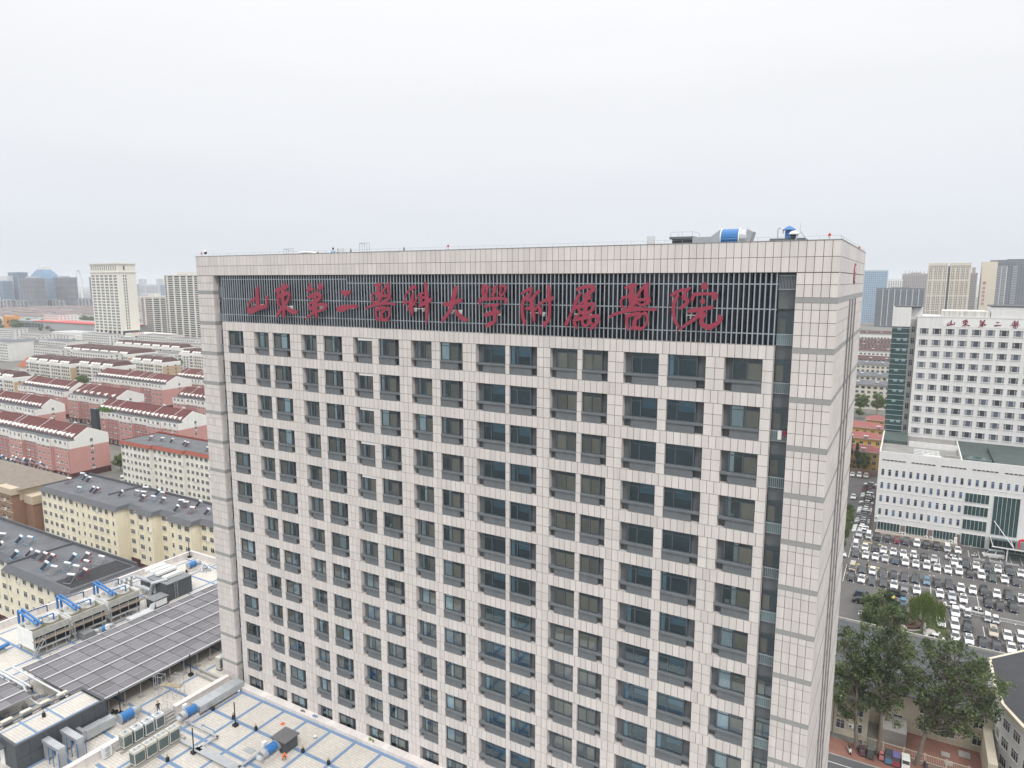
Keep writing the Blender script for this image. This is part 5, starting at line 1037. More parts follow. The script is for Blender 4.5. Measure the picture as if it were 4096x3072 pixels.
# kind: length, width, hood z, belt z, roof z, cabin base y0,y1, roof y0,y1, hood end
KD = {'sedan': (4.7, 1.82, .72, .93, 1.45, -1.05, 1.75, -.25, 1.05), 'SUV': (4.6, 1.88, .88, 1.05, 1.68, -1.15, 2.15, -.45, 1.75), 'hatchback': (4.1, 1.75, .80, .98, 1.5, -1.1, 1.95, -.4, 1.45), 'van': (4.5, 1.75, 1.0, 1.12, 1.88, -2.0, 2.2, -1.35, 2.1), 'minibus': (5.3, 2.0, 1.1, 1.5, 2.35, -2.1, 2.6, -1.2, 2.52), 'microcar': (2.7, 1.4, .75, .95, 1.6, -1.0, 1.25, -.55, 1.1)}
CM = {}
def car_meshes(kd, c):
    if (kd, c) in CM: return CM[(kd, c)]
    Ln, W_, hz, bz, rz_, c0, c1, r0, r1 = KD[kd]; h = Ln / 2; w = W_ / 2; m = MB()
    st = [(-h, w * .80, .38, hz - .22), (-h + .12, w * .93, .24, hz - .10), (-h + .5, w, .22, hz), (c0, w, .22, bz), (c1 - .1, w, .22, bz), (h - .45, w * .98, .24, bz - .02), (h - .08, w * .92, .30, bz - .12), (h, w * .84, .42, bz - .28)]
    i0 = len(m.v)
    for y, ww, z0, z1 in st: zm = z0 + (z1 - z0) * .55; m.v += [(-ww * .9, y, z0), (-ww, y, zm), (-ww * .93, y, z1), (ww * .93, y, z1), (ww, y, zm), (ww * .9, y, z0)]
    for a in range(len(st) - 1):
        for k in range(6): b = (k + 1) % 6; m.f.append((i0 + a * 6 + k, i0 + a * 6 + b, i0 + a * 6 + 6 + b, i0 + a * 6 + 6 + k)); m.m.append(0)
    m.f.append(tuple(i0 + k for k in range(5, -1, -1))); m.m.append(0); j = i0 + (len(st) - 1) * 6; m.f.append(tuple(j + k for k in range(6))); m.m.append(0)
    bw, tw = w * .90, w * .72
    B = [(-bw, c0, bz - .02), (bw, c0, bz - .02), (bw, c1, bz - .02), (-bw, c1, bz - .02)]; T_ = [(-tw, r0, rz_), (tw, r0, rz_), (tw, r1, rz_), (-tw, r1, rz_)]
    i = len(m.v); m.v += B + T_
    for a in ((4, 5, 6, 7), (0, 1, 5, 4), (1, 2, 6, 5), (2, 3, 7, 6), (3, 0, 4, 7)): m.f.append(tuple(i + k for k in a)); m.m.append(0)
    def pane(a, b, c_, d, off, ins=.055):
        P = [Vector(q) for q in (a, b, c_, d)]; ce = sum(P, Vector()) / 4; n = (P[1] - P[0]).cross(P[3] - P[0]).normalized()
        return [tuple(q + (ce - q) * ins + n * off) for q in P]
    g1 = MB().face(pane(B[0], B[1], T_[1], T_[0], .012)); g2 = MB().face(pane(B[2], B[3], T_[3], T_[2], .012))
    sg = []
    for (p, q, q2, p2) in ((B[1], B[2], T_[2], T_[1]), (B[3], B[0], T_[0], T_[3])):
        p, q, q2, p2 = map(Vector, (p, q, q2, p2)); mb = MB()
        for t0, t1 in ((.0, .48), (.52, 1.)): mb.face(pane(p.lerp(q, t0), p.lerp(q, t1), p2.lerp(q2, t1), p2.lerp(q2, t0), .012, .06))
        sg.append(mb.mesh('side_window', m_cgl))
    m.box(-w - .14, c0 + .25, bz - .05, -w * .9, c0 + .38, bz + .09); m.box(w * .9, c0 + .25, bz - .05, w + .14, c0 + .38, bz + .09)
    hl = [MB().box(s * w * .86 - .2, -h - .012, hz - .36, s * w * .86 + .1 * s * 0 + .12, -h + .2, hz - .2).mesh('headlight', m_hl) for s in (-.8, .8)]
    tl = [MB().box(s * w * .78 - .16, h - .15, bz - .36, s * w * .78 + .16, h + .012, bz - .2).mesh('tail_light', m_tl) for s in (-1, 1)]
    pl = MB().box(-.24, -h - .03, .42, .24, -h + .02, .54).mesh('number_plate', M('plate_blue', (.05, .12, .4), .5, 0))
    gr = MB().box(-.5, -h - .018, .56, .5, -h + .1, hz - .3 if hz > .8 else .62).mesh('grille', m_black)
    sr = MB().box(-tw * .55, r0 + .25, rz_ + .001, tw * .55, r0 + .85, rz_ + .012).mesh('sunroof', m_cgl)
    CM[(kd, c)] = dict(body=m.mesh('body', paint(c)), ws=g1.mesh('windscreen', m_cgl), rw=g2.mesh('rear_window', m_cgl), sg=sg, hl=hl, tl=tl, pl=pl, gr=gr, sr=sr); return CM[(kd, c)]
def car(kd, c, x, y, rz, label, group=None):
    P = car_meshes(kd, c); t = thing('car' if kd not in ('minibus', 'van') else kd, label, 'car' if kd not in ('minibus', 'van') else kd, (x, y, .012), rz, group); h = KD[kd][0] / 2; w = KD[kd][1] / 2
    put('body', P['body'], t); put('windscreen', P['ws'], t); put('rear_window', P['rw'], t)
    for a in P['sg']: put('side_window', a, t)
    for a in P['hl']: put('headlight', a, t)
    for a in P['tl']: put('tail_light', a, t)
    put('number_plate', P['pl'], t); put('grille', P['gr'], t)
    if R.random() < .45 and kd in ('sedan', 'SUV'): put('sunroof', P['sr'], t)
    for sx_ in (-1, 1):
        for sy in (-h * .6, h * .58): wv = put('wheel', wheel, t, (sx_ * (w - .1), sy, .33)); put('rim', rim, wv)
K_ = {'w': ('sedan', 'white'), 'W': ('SUV', 'white'), 'b': ('sedan', 'black'), 'B': ('SUV', 'black'), 'd': ('sedan', 'dark grey'), 'D': ('SUV', 'dark grey'), 's': ('sedan', 'silver'), 'S': ('SUV', 'silver'), 'r': ('sedan', 'red'), 'v': ('van', 'white'), 'g': ('SUV', 'dark green'), 'u': ('hatchback', 'blue'), 'y': ('van', 'beige'), 'e': ('SUV', 'beige'), 'h': ('hatchback', 'white'), 'G': ('sedan', 'grey'), 'n': ('SUV', 'dark blue'), 'm': ('microcar', 'white')}
ROWS = [('in the single row along the white building', 70.5, 180.2, 2.64, 'SvBbrDWBBvw', 'cars in the row along the white building'),
        ('in the rear line of the second parking row', 70.2, 169.4, 2.56, 'vwBwwwhbs wDwDwDw', 'cars in the second row, rear line'),
        ('in the front line of the second parking row', 70.7, 162.3, 2.575, 'DwwsnWwWwwWbWgwd', 'cars in the second row, front line'),
        ('in the rear line of the third parking row', 70.6, 150.6, 2.575, 'yDhDbDDubDwwBwDw', 'cars in the third row, rear line'),
        ('in the front line of the third parking row', 70.8, 143.4, 2.575, 'bwdDwGw wsw BbB', 'cars in the third row, front line'),
        ('in the rear line of the nearest parking row', 91.3, 126.3, 2.57, 'wWB ewWwB', 'cars in the nearest row, rear line'),
        ('in the front line of the nearest parking row', 93.9, 119.9, 2.57, 'wwbbwwdw', 'cars in the nearest row, front line')]
for where, x, y, dx, s, grp in ROWS:
    n = 0
    for i, ch in enumerate(s):
        if ch == ' ': continue
        n += 1; kd, c = K_[ch]
        car(kd, c, x + i * dx + R.uniform(-.1, .1), y + R.uniform(-.3, .3), R.uniform(-.045, .045), '%s %s, %s from the left %s' % (c, kd, ordn(n), where), grp)
for i, ch in enumerate('WWwdssddSwwddwDDwWddrDbwbw'[:24]):
    kd, c = K_[ch]; car(kd, c, 70.5, 183.0 + i * 2.6, rad(-90) + R.uniform(-.04, .04), '%s %s parked sideways beside the white building, %s from the near end' % (c, kd, ordn(i + 1)), 'cars parked sideways by the white building')
for x, y, rz, ch, lb in [(63.4, 255.2, 0, 'w', 'white sedan, left of three under the trees by the brown wall'), (65.9, 255.2, 0, 'W', 'white SUV, middle of three under the trees by the brown wall'), (68.4, 255.2, 0, 'e', 'beige SUV, right of three under the trees by the brown wall'),
        (95.8, 172.2, 84, 'w', 'white sedan driving along the lane in front of the minibus'), (74.6, 132.4, 88, 'n', 'dark blue SUV parked sideways by the white barrier end'), (74.4, 128.8, 92, 'b', 'black sedan parked sideways nearest the garden'), (81.6, 137.4, 90, 'B', 'black SUV parked sideways behind the white barrier'), (94.4, 137.2, 90, 'w', 'white sedan parked sideways right of the willow'), (99.6, 136.6, 86, 'w', 'white sedan parked sideways behind the small white cars'),
        (94.4, 133.4, 0, 'W', 'white SUV with dark roof glass right of the willow'), (96.9, 133.9, 0, 'm', 'tiny white microcar next to the white SUV by the willow'), (100.9, 133.6, 0, 'm', 'tiny white microcar, left of the pair at the white barrier'), (102.5, 133.4, 0, 'm', 'tiny white microcar, right of the pair at the white barrier'),
        (90.2, 116.8, 80, 'w', 'white sedan half hidden behind the low roof edge'), (67.0, 160.5, 20, 'w', 'white sedan sticking out from behind the tower, by the hedge'), (66.0, 222, 0, 'w', 'white sedan far down the lane beside the tower'), (87.5, 127.5, 5, 'd', 'dark grey sedan in the shade of the willow'), (79.5, 108.0, 40, 's', 'silver sedan glimpsed between the tree crowns')]:
    kd, c = K_[ch]; car(kd, c, x, y, rad(rz), lb)
car('minibus', 'white', 105.7, 180.2, rad(-82), 'white minibus parked before the glass entrance')
car('van', 'white', -193.2, 99, rad(60), 'white van parked between pink and red banded blocks')
# small electric carts
def cart(label, x, y, rz, roofc, bodyc, w=1.2, l=2.6, h=1.65):
    t = thing('electric_tricycle', label, 'tricycle', (x, y, .14), rz, 'tricycles and scooters on the pavement')
    mr_ = M('cart_' + '_'.join('%02d' % int(v * 99) for v in roofc), roofc, .45, .06); mb_ = M('cart_' + '_'.join('%02d' % int(v * 99) for v in bodyc), bodyc, .45, .06)
    MB().frustum((-w / 2, -l / 2, w / 2, l / 2), (-w / 2 + .05, -l / 2 + .15, w / 2 - .05, l / 2 - .05), .28, .85).obj('body', mb_, t); MB().frustum((-w / 2 + .02, -l / 2 + .55, w / 2 - .02, l / 2 - .3), (-w / 2 + .12, -l / 2 + .9, w / 2 - .12, l / 2 - .4), h - .12, h).obj('roof', mr_, t)
    for sx_ in (-1, 1):
        for yy in (-l / 2 + .6, l / 2 - .35): MB().box(sx_ * (w / 2 - .1) - .04, yy, .85, sx_ * (w / 2 - .1) + .04, yy + .06, h - .1).obj('pillar', mb_, t)
    MB().face([(-w / 2 + .12, -l / 2 + .55, .86), (w / 2 - .12, -l / 2 + .55, .86), (w / 2 - .18, -l / 2 + .9, h - .14), (-w / 2 + .18, -l / 2 + .9, h - .14)]).obj('windscreen', m_cgl, t)
    MB().box(-w / 2 + .2, .1, .85, w / 2 - .2, .75, 1.05).obj('seat', m_black, t)
    for p in ((0, -l / 2 + .3), (-w / 2, l / 2 - .5), (w / 2, l / 2 - .5)): put('wheel', wheel, t, (p[0], p[1], .26), sc_=.8)
cart('maroon covered tricycle beside the first trunk on the red pavement', 78.0, 65.9, .15, (.06, .03, .04), (.1, .05, .06), .9, 1.9, 1.3)
cart('dark olive covered tricycle between two trunks on the red pavement', 79.3, 66.1, .05, (.10, .11, .09), (.06, .06, .06))
cart('small pink tricycle beside the second trunk', 81.0, 66.2, .0, (.4, .12, .12), (.35, .14, .14), .8, 1.7, 1.2)
cart('black roofed blue tricycle on the red pavement', 82.0, 66.2, .05, (.03, .035, .04), (.08, .15, .24))
cart('purple roofed tricycle next to the white small truck', 83.1, 66.1, .05, (.11, .09, .25), (.22, .05, .06))
cart('pale small truck tricycle, last in the pavement line', 84.5, 66.2, .05, (.55, .56, .52), (.62, .62, .58), 1.3, 2.9)
cart('yellow roofed tricycle parked behind the garden shrubs', 81.0, 132.5, .1, (.6, .5, .15), (.6, .6, .55))
cart('blue roofed tricycle parked right of the yellow roofed one', 83.3, 132.7, .1, (.08, .2, .3), (.12, .2, .25))
def scooter(label, x, y, rz, col, rider=False):
    t = thing('scooter', label, 'scooter', (x, y, .14 if y < 70 else .012), rz); mt = M('scooter_' + str(int(col[0] * 99)), col, .4, .05)
    MB().frustum((-.16, -.35, .16, .7), (-.12, -.2, .12, .75), .28, .72).obj('body', mt, t); MB().frustum((-.2, -.75, .2, -.45), (-.15, -.65, .15, -.5), .35, 1.0).obj('front_shield', mt, t); MB().box(-.14, -.1, .72, .14, .7, .82).obj('seat', m_black, t); MB().tube([(-.35, -.5, 1.0), (0, -.6, 1.05), (.35, -.5, 1.0)], .03, 5).obj('handlebar', m_black, t)
    for yy in (-.75, .6): MB().cyl((-.06, yy, .25), (.06, yy, .25), .25, 12).obj('wheel', m_rubber, t)
scooter('white scooter with a cover parked beside the first trunk', 76.1, 65.4, .3, (.66, .66, .66)); scooter('white scooter ridden past the minibus', 101.0, 178.4, rad(95), (.6, .6, .58)); scooter('dark scooter at the pavement fence near the last trunk', 87.4, 67.3, .2, (.08, .08, .1))
# people in the car park
for x, y, rz, sh, tr, po, lb in [(67.9, 192.8, 0, (.03, .03, .03), (.04, .04, .05), 'walk', 'person in black walking down the lane beside the tower'), (74.2, 153.0, 40, (.05, .05, .06), (.03, .03, .04), 'walk', 'person in dark clothes by the yellow lane marking'), (85.1, 166.4, 20, (.04, .04, .05), (.05, .05, .06), 'stand', 'person in dark clothes between parked white cars'), (89.3, 153.4, -30, (.6, .6, .6), (.05, .05, .07), 'walk', 'person in white shirt, left of the pair by the blue hatchback'), (90.2, 153.6, -20, (.62, .6, .58), (.04, .04, .04), 'walk', 'person in white shirt, right of the pair by the blue hatchback'), (98.0, 185.0, 0, (.05, .05, .07), (.04, .04, .05), 'stand', 'person in dark clothes at the corner of the glazed entrance'), (100.4, 184.2, 70, (.6, .6, .6), (.35, .3, .25), 'walk', 'person in white walking toward the glass entrance'), (90.6, 118.4, 10, (.62, .62, .62), (.03, .03, .04), 'stand', 'person in white top and black trousers near the willow'), (108.6, 183.5, 0, (.3, .1, .35), (.05, .05, .06), 'stand', 'person in purple standing under the entrance canopy'), (100.98, 178.35, 95, (.55, .5, .45), (.08, .08, .1), 'sit', 'person riding the white scooter near the minibus')]:
    person('person', lb, (x, y, .012 if po != 'sit' else -.1), rad(rz), sh, tr, po)
# barriers
def barrier(label, x0, x1, y, h=1.0, bluebase=False):
    t = thing('barrier', label, 'barrier', (x0, y, .012), 0, 'white barriers in the car park'); L_ = x1 - x0
    MB().box(0, -.03, h - .08, L_, .03, h).obj('top_rail', m_white, t); MB().box(0, -.03, .15, L_, .03, .22).obj('bottom_rail', m_white, t)
    n = max(2, int(L_ / .28))
    for i in range(n + 1): MB().box(L_ * i / n - .025, -.025, .22, L_ * i / n + .025, .025, h - .08).obj('baluster', m_white, t)
    for i in range(int(L_ / 3) + 1): MB().box(i * 3 - .12, -.25, 0, i * 3 + .12, .25, .15).obj('foot', m_blue if bluebase else m_white, t)
barrier('white picket barrier before the black sideways SUV', 77.2, 84.2, 134.2); barrier('white picket barrier right of the tiny microcars', 97.4, 103.2, 135.0); barrier('white picket barrier at the right picture edge', 103.5, 112, 134.6)
barrier('low white rail barrier with blue feet, left of three by the minibus', 100.7, 103.4, 175.6, .6, True); barrier('low white rail barrier with blue feet, middle of three by the minibus', 104.6, 107.6, 175.8, .6, True); barrier('low white rail barrier with blue feet, right of three by the minibus', 108.5, 111.5, 176.0, .6, True)
barrier('white barrier leaning at the garden road', 74.0, 76.6, 122.0)
# ------------------------------------------------------------------ white hospital building
m_wb = M('white_wall_render', (.66, .655, .645), .8, .05, .25, streak=.07); m_ggl = M('green_curtain_glass', (.028, .062, .064), .1, .25, .35, isl=.5, spec=.6); m_groof = M('green_felt_roof', (.075, .098, .093), .85, .15, .3)
m_wbgl = M('ward_window_glass', (.075, .085, .11), .15, .3, .5, obj=.6, spec=.5); m_bluegl = M('blue_window_glass', (.06, .10, .17), .12, .3, .4, obj=.7, spec=.5)
wb = thing('white_hospital_building', 'white hospital building with grid of windows, green glass stair and lower front block', 'building', (74.2, 187.15, 0)); PW = 80; PZ = 26.7
MB().box(0, 0, 0, PW, 35.8, 25.3).obj('lower_wall', m_wb, wb); MB().box(0, 0, 25.3, PW, .35, PZ).box(0, .35, 25.3, .35, 35.8, PZ).obj('lower_parapet', m_wb, wb)
MB().box(.35, .35, 25.3, 22, 35.8, 25.36).obj('lower_roof', M('dirty_roof', (.24, .235, .22), .85, .2, .3), wb); MB().box(22, .35, 25.3, PW, 35.8, 25.4).obj('green_roof', m_groof, wb); MB().box(.35, 20, 25.36, 7.6, 35.7, 26.5).obj('green_roof', m_groof, wb)
MB().box(22, .35, 25.4, 22.3, 30, 26.6).obj('roof_wall', m_wb, wb); MB().box(8, 18, 25.36, 21.9, 18.3, 27.2).obj('roof_wall', m_wb, wb); MB().box(30.5, .35, 25.4, 30.8, 26, 26.4).obj('roof_wall', m_groof, wb); MB().box(23, 4, 25.4, 30, 9, 26.2).obj('roof_light', m_ggl, wb)
pm = MB()
for k in range(4): pm.tube([(9.5, 4 + k * 2.2, 26.2), (16.5, 4 + k * 2.2, 26.2)], .16, 6)
for k in range(4): pm.tube([(12 + k * 1.4, 2.6, 25.9), (12 + k * 1.4, 12, 25.9)], .14, 6)
pm.tube([(9.5, 4, 26.2), (9.5, 4, 25.4)], .16, 6); pm.obj('roof_pipes', m_tankw, wb); MB().box(12, 2, 25.37, 16.8, 6, 25.9).obj('pipe_plinth', m_white, wb); MB().box(17.4, 3, 25.4, 21.6, 3.3, 26.9).obj('roof_wall', m_conc, wb)
nar = win(.85, 2.1, 0, m_wfr, m_bluegl, True, False)
for r_, z in enumerate((19.0, 14.65, 10.3, 5.95)):
    for i in range(12 if r_ else 24): u = 1.35 + 1.935 * i; put('window', nar, wb, (u - .42, 0, z))
    for i in range(6 if r_ else 12): MB().box(.7 + i * 3.87, -.1, z - .75, 3.9 + i * 3.87, 0, z - .62).obj('string_course', m_wb, wb)
for g in range(7):
    for j in range(6): put('vent_window', win(1.05, .5, 0, m_wfr, m_wgl, False, False), wb, (.95 + g * 8.0 + j * 1.1, 0, 23.8))
def curtain(u0, u1, z0, z1, n, name='glazing'):
    t = MB().box(u0 - .1, -.14, z1, u1 + .1, 0, z1 + .1).box(u0 - .1, -.14, z0 - .1, u1 + .1, 0, z0).obj(name + '_frame', m_wfr, wb)
    for i in range(n): a = u0 + (u1 - u0) * i / n; b = u0 + (u1 - u0) * (i + 1) / n; MB().box(a + .05, -.06, z0, b - .05, 0, z1).obj('glass_panel', m_ggl, t); MB().box(a - .04, -.13, z0, a + .04, 0, z1).obj('mullion', m_wfr, t)
for a, b in ((1.0, 7.3), (9.0, 14.8), (16.5, 22.4)): curtain(a, b, .95, 3.55, 7)
for z0, z1 in ((13.9, 16.7), (9.9, 12.75), (5.3, 8.4), (.1, 3.9)): curtain(23.8, 29.9, z0, z1, 6)
curtain(31.0, 37.5, 4.9, 16.8, 6); curtain(31.0, 44, .1, 3.6, 8, 'entrance_glazing')
for a, b in ((7.5, 8.8), (15, 16.3), (22.6, 23.6), (.05, .85)): MB().box(a, -.05, 0, b, 0, 3.3).obj('stone_facing', M('brown_stone', (.19, .15, .14), .7, .1), wb)
MB().box(.5, -2.4, 0, 23, -.02, .75).obj('raised_ledge', M('ledge_stone', (.36, .32, .28), .85, .12), wb)
for u in (7.4, 8.2, 14.2, 15.6, 20.8): put('air_conditioner', AC, wb, (u, -1.2, .78), sc_=(1.1, 1, 1.4))
put('air_conditioner', AC, wb, (.3, 0, 4.6)); MB().box(22.0, -1.2, .76, 22.8, -.5, 2.4).obj('tall_cabinet', m_white, wb)
t = MB().box(30.8, -9, 4.0, 48, -.15, 4.12).obj('entrance_canopy', glassmat('canopy_glass', (.55, .66, .63), .1), wb)
for x in (31, 36, 41, 46): MB().box(x, -9, 4.12, x + .12, -.2, 4.3).obj('canopy_beam', m_white, t)
MB().box(30.8, -9.05, 3.9, 48, -8.95, 4.25).obj('canopy_edge', m_white, t)
for p, q in (((31.6, -.2, 9.2), (36.0, -7.6, 4.3)), ((42, -.2, 9.2), (46.0, -7.6, 4.3))): MB().cyl(p, q, .1, 6).obj('canopy_tie', m_white, t)
for x in (34.6, 44): MB().cyl((x, -8.5, 0), (x, -8.5, 4), .16, 8).obj('canopy_column', m_white, t)
MB().box(37.0, -8.3, 4.3, 37.4, -7.9, 6.6).box(39.3, -8.3, 4.3, 39.7, -7.9, 6.6).box(37.0, -8.3, 6.6, 39.7, -7.9, 7.0).box(37.6, -8.4, 7.0, 39.0, -7.8, 7.25).obj('red_portal_sign', M('bright_red', (.62, .04, .05), .5, .05), wb)
# upper slab
UY = 35.85; ux0 = 7.5
MB().box(ux0, UY, 0, PW, UY + 18, 68.1).obj('upper_wall', m_wb, wb); MB().box(ux0 - .1, UY - .1, 67.9, PW, UY + .1, 68.3).obj('upper_coping', m_wb, wb)
MB().box(14.8, UY + .6, 68.1, 28.4, UY + 14, 70.2).obj('roof_house', M('stained_white', (.58, .57, .53), .85, .1, .4, streak=.45), wb); MB().box(28.6, UY + .5, 68.1, PW, UY + 15, 71.8).obj('roof_house', m_wb, wb); MB().box(28.4, UY + .3, 71.8, PW, UY + 15.2, 72.1).obj('roof_edge', m_dgrey, wb)
def ward_mesh():
    m = MB(); w, h = 2.7, 2.05
    m.box(0, -.05, 0, w, 0, .07).box(0, -.05, h - .07, w, 0, h).box(0, -.05, .07, .07, 0, h - .07).box(w - .07, -.05, .07, w, 0, h - .07)
    for x in (.62, w - .62): m.box(x - .045, -.05, .07, x + .045, 0, h - .07)
    for a, b in ((.07, .575), (w - .575, w - .07)): m.box(a, -.048, 1.05, b, 0, 1.13); m.face([(a, -.02, .07), (b, -.02, .07), (b, -.02, 1.05), (a, -.02, 1.05)], 2); m.face([(a, -.02, 1.13), (b, -.02, 1.13), (b, -.02, h - .07), (a, -.02, h - .07)], 2)
    m.face([(.665, -.015, .07), (w - .665, -.015, .07), (w - .665, -.015, h - .07), (.665, -.015, h - .07)], 1)
    m.box(-.12, -.2, -.14, w + .12, 0, -.01, 3); m.box(-.05, -.14, h + .005, w + .05, 0, h + .06, 3); return m.mesh('window', [m_wfr, m_wbgl, M('curtained_glass', (.19, .20, .205), .3, .3, .6, obj=.5, spec=.4), m_wb])
ward = ward_mesh()
for k in range(11):
    z = 64.1 - 2.05 - 3.92 * k
    for i in range(13):
        if k == 10 and i < 5: continue
        u = 82.65 - 74.2 + 3.82 * i; put('window', ward, wb, (u, UY, z)); 
    put('stair_window', win(1.2, 2.2, 1, m_wfr, m_wbgl), wb, (5.9, UY + 2, z + .2))
MB().box(5.45, UY + 2, 0, ux0, UY + 17, 67).obj('recess_wall', M('grey_white_render', (.42, .41, .39), .85, .08, .3, streak=.15), wb)
MB().box(0, UY + .1, 0, 5.4, UY + 10, 64.4).obj('stair_glazing', m_ggl, wb); MB().box(-.1, UY - .1, 64.4, 5.5, UY + 10.1, 71.2).obj('stair_cap', m_wb, wb); MB().box(.3, UY, 71.2, 8.6, UY + 10, 71.5).obj('stair_roof', m_dgrey, wb); MB().box(5.5, UY + 2, 67, 9.0, UY + 9, 71).obj('stair_cap', m_wb, wb)
for k in range(21): MB().box(-.12, UY - .02, 27 + k * 1.84, 5.48, UY + .1, 27.14 + k * 1.84).obj('transom', M('pale_aluminium', (.40, .46, .45), .5, .05), wb)
for k in range(10):
    for j in range(2):
        if R.random() < .7: MB().box(1.6 + j * 2.0, UY + .02, 30 + k * 3.68, 2.8 + j * 2.0, UY + .099, 30.9 + k * 3.68).obj('opening_light', M('pale_pane', (.24, .34, .36), .2, .1), wb)
MB().box(15.2, UY - .08, 64.75, PW, UY, 67.6).obj('sign_plate', m_white, wb)
for (me, cx, cz), x in zip(CHARS, (91.7, 96.1, 100.6, 104.9, 109.5, 114.0, 118.4)):
    me = me.copy(); me.materials.clear(); me.materials.append(M('dark_sign_red', (.19, .018, .045), .5, .06))
    put('sign_character', me, wb, (x - 74.2, UY - .1, 66.15), sc_=(.64, .6, .62))
# yellow dormitories
m_ylw = M('ochre_yellow', (.60, .37, .10), .85, .07, .3, streak=.08); m_rroof = M('coral_tile_roof', (.25, .09, .082), .75, .1, .3)
for i, (x0, x1, y0, d, h) in enumerate(((58, 73, 262, 7.5, 9.4), (52, 73, 288, 8, 9.8), (52, 73, 314, 8, 9.8), (63.5, 73, 338, 7, 9.6))):
    t = thing('dormitory', 'yellow building with coral red hipped roof, %s from the car park' % ordn(i + 1), 'building', (x0, y0, 0), 0, 'yellow buildings with coral roofs'); L_ = x1 - x0
    MB().box(0, 0, 0, L_, d, h).obj('wall', m_ylw, t); MB().frustum((-.6, -.6, L_ + .6, d + .6), (4, d * .48, L_ - 4, d * .52), h, h + 2.0).obj('roof', m_rroof, t); MB().box(-.5, -.9, h - .3, L_ + .5, 0, h).obj('eave', m_conc, t); MB().box(0, -.05, 5.6, L_, 0, 6.0).obj('string_course', m_conc, t)
    for z in (1.2, 4.0, 6.9):
        for u in lin(.5, L_ - .5, int(L_ / 3.2)): put('window', win(1.5, 1.5, 1), t, (u - .75, 0, z))
MB().box(50, 258.5, 0, 74, 258.9, 2.6).obj('boundary_wall', M('brown_wall', (.24, .17, .13), .85, .1), label='brown boundary wall behind the three cars under the trees', cat='wall')
for i, (x, y) in enumerate([(60, 286.9), (66, 287), (58, 313), (70, 313), (66.5, 261)]): heater(x, y, 9.55, 'silver', 'solar water heater on the eave of a yellow building, %s one' % ordn(i + 1), 0)
# rows of white housing behind
for i, (y, x0, x1, h) in enumerate([(428, 20, 76, 15.5), (474, 18, 76, 15.5), (545, 14, 76, 16), (600, 10, 78, 14), (655, 6, 78, 17), (745, 2, 80, 14), (800, -6, 80, 14), (858, -14, 84, 19)]):
    t = thing('white_housing_row', 'white housing row with dark roof beside the green stair tower, %s from the avenue' % ordn(i + 1), 'apartment block', (x0 - 45, y, 0), 0, 'white housing rows'); L_ = x1 - x0 + 45
    MB().box(0, 0, 0, L_, 11, h).obj('wall', m_wrend if i > 3 else m_cream, t); MB().frustum((-.8, -1, L_ + .8, 12), (3, 5, L_ - 3, 6), h, h + (2.2 if i < 3 else 3)).obj('roof', m_bitum if i < 3 else m_roofm, t); wn = MB()
    facade_windows(wn, .6, L_ - .6, int(L_ / 3.4), [1.4 + 2.9 * k for k in range(5)], 1.5, 1.9, y=-.02); wn.obj('windows', MATS['far_window'], t, kind='stuff')
    for k in range(9): MB().cyl((3 + k * L_ / 9.5, 2, h + 1.6), (5 + k * L_ / 9.5, 2, h + 1.6), .35, 6).obj('water_tank', m_tankw, t)
# right skyline
tower_blk('office_tower', 'blue glass office tower right of the hospital edge', -6, 34, 1454, 1480, 100, M('pale_blue_frame', (.34, .42, .50), .6, .05, .05), m_fblue, 3.6, 'grid', 3.4, .7, .6, 0)
tower_blk('office_block', 'white office block top peeping behind the dark flats', 7, 54, 1892, 1920, 82, m_fwhite, m_fglass, 3.6, 'grid', 5, .5, .5, 2)
tower_blk('dark_flats', 'dark grey slab of flats with white vertical lines', 23, 95, 1314, 1338, 66, m_fdark, m_fglass, 3.0, 'grid', 3.6, .6, .5, 3)
for k in range(7): MB().box(33 + k * 9, 1313.4, 2, 33.8 + k * 9, 1313.95, 66).obj('white_fin', m_fwhite, label='white vertical fin on the dark flats, %s from the left' % ordn(k + 1), cat='facade fin', group='fins of the dark flats')
t = tower_blk('spired_flats', 'grey brown tower with many small spires on its roof', 52, 110, 1920, 1945, 96, M('far_taupe', (.34, .30, .28), .8, .06, .05), m_fglass, 3.2, 'grid', 4, .5, .5, 4)
for k in range(7): MB().cyl((6 + k * 8, 3, 96), (6 + k * 8, 3, 107), 1.2, 6, r2=.1).obj('spire', MATS['far_taupe'], t)
for i, (x0, x1) in enumerate(((101, 133), (137, 170))):
    t = tower_blk('beige_tower', ('left' if i == 0 else 'right') + ' one of the twin beige towers with cream frames', x0, x1, 1512, 1540, 112, m_fbeige, m_fglass, 3.3, 'grid', 3.0, .62, .6, 2, group='twin beige towers')
    for z in (22, 51, 80): MB().box(-.4, -.6, z, x1 - x0 + .4, -.2, z + 2).obj('cream_band', m_fbeige, t)
    for u in (0, 7.5, 15, 23, 30): MB().box(u, -.7, 0, u + 1.8, -.15, 104).obj('cream_pier', m_fbeige, t)
tower_blk('linking_tower', 'dark strip tower between the twin beige towers', 133.2, 136.8, 1520, 1540, 108, m_fblue, m_fglass, 3.3, 'grid', 3, .6, .6, 0)
tower_blk('spired_flats', 'narrow taupe tower with a spire right of the twin beige towers', 172, 184, 1560, 1590, 94, MATS['far_taupe'], m_fglass, 3.2, 'grid', 3, .5, .5, 12)
t = tower_blk('beige_hotel', 'cream tower flank with red vertical lettering', 190, 214, 1555, 1590, 116, m_fbeige, m_fglass, 3.3, 'grid', 30, .01, .01, 0)
mb = MB()
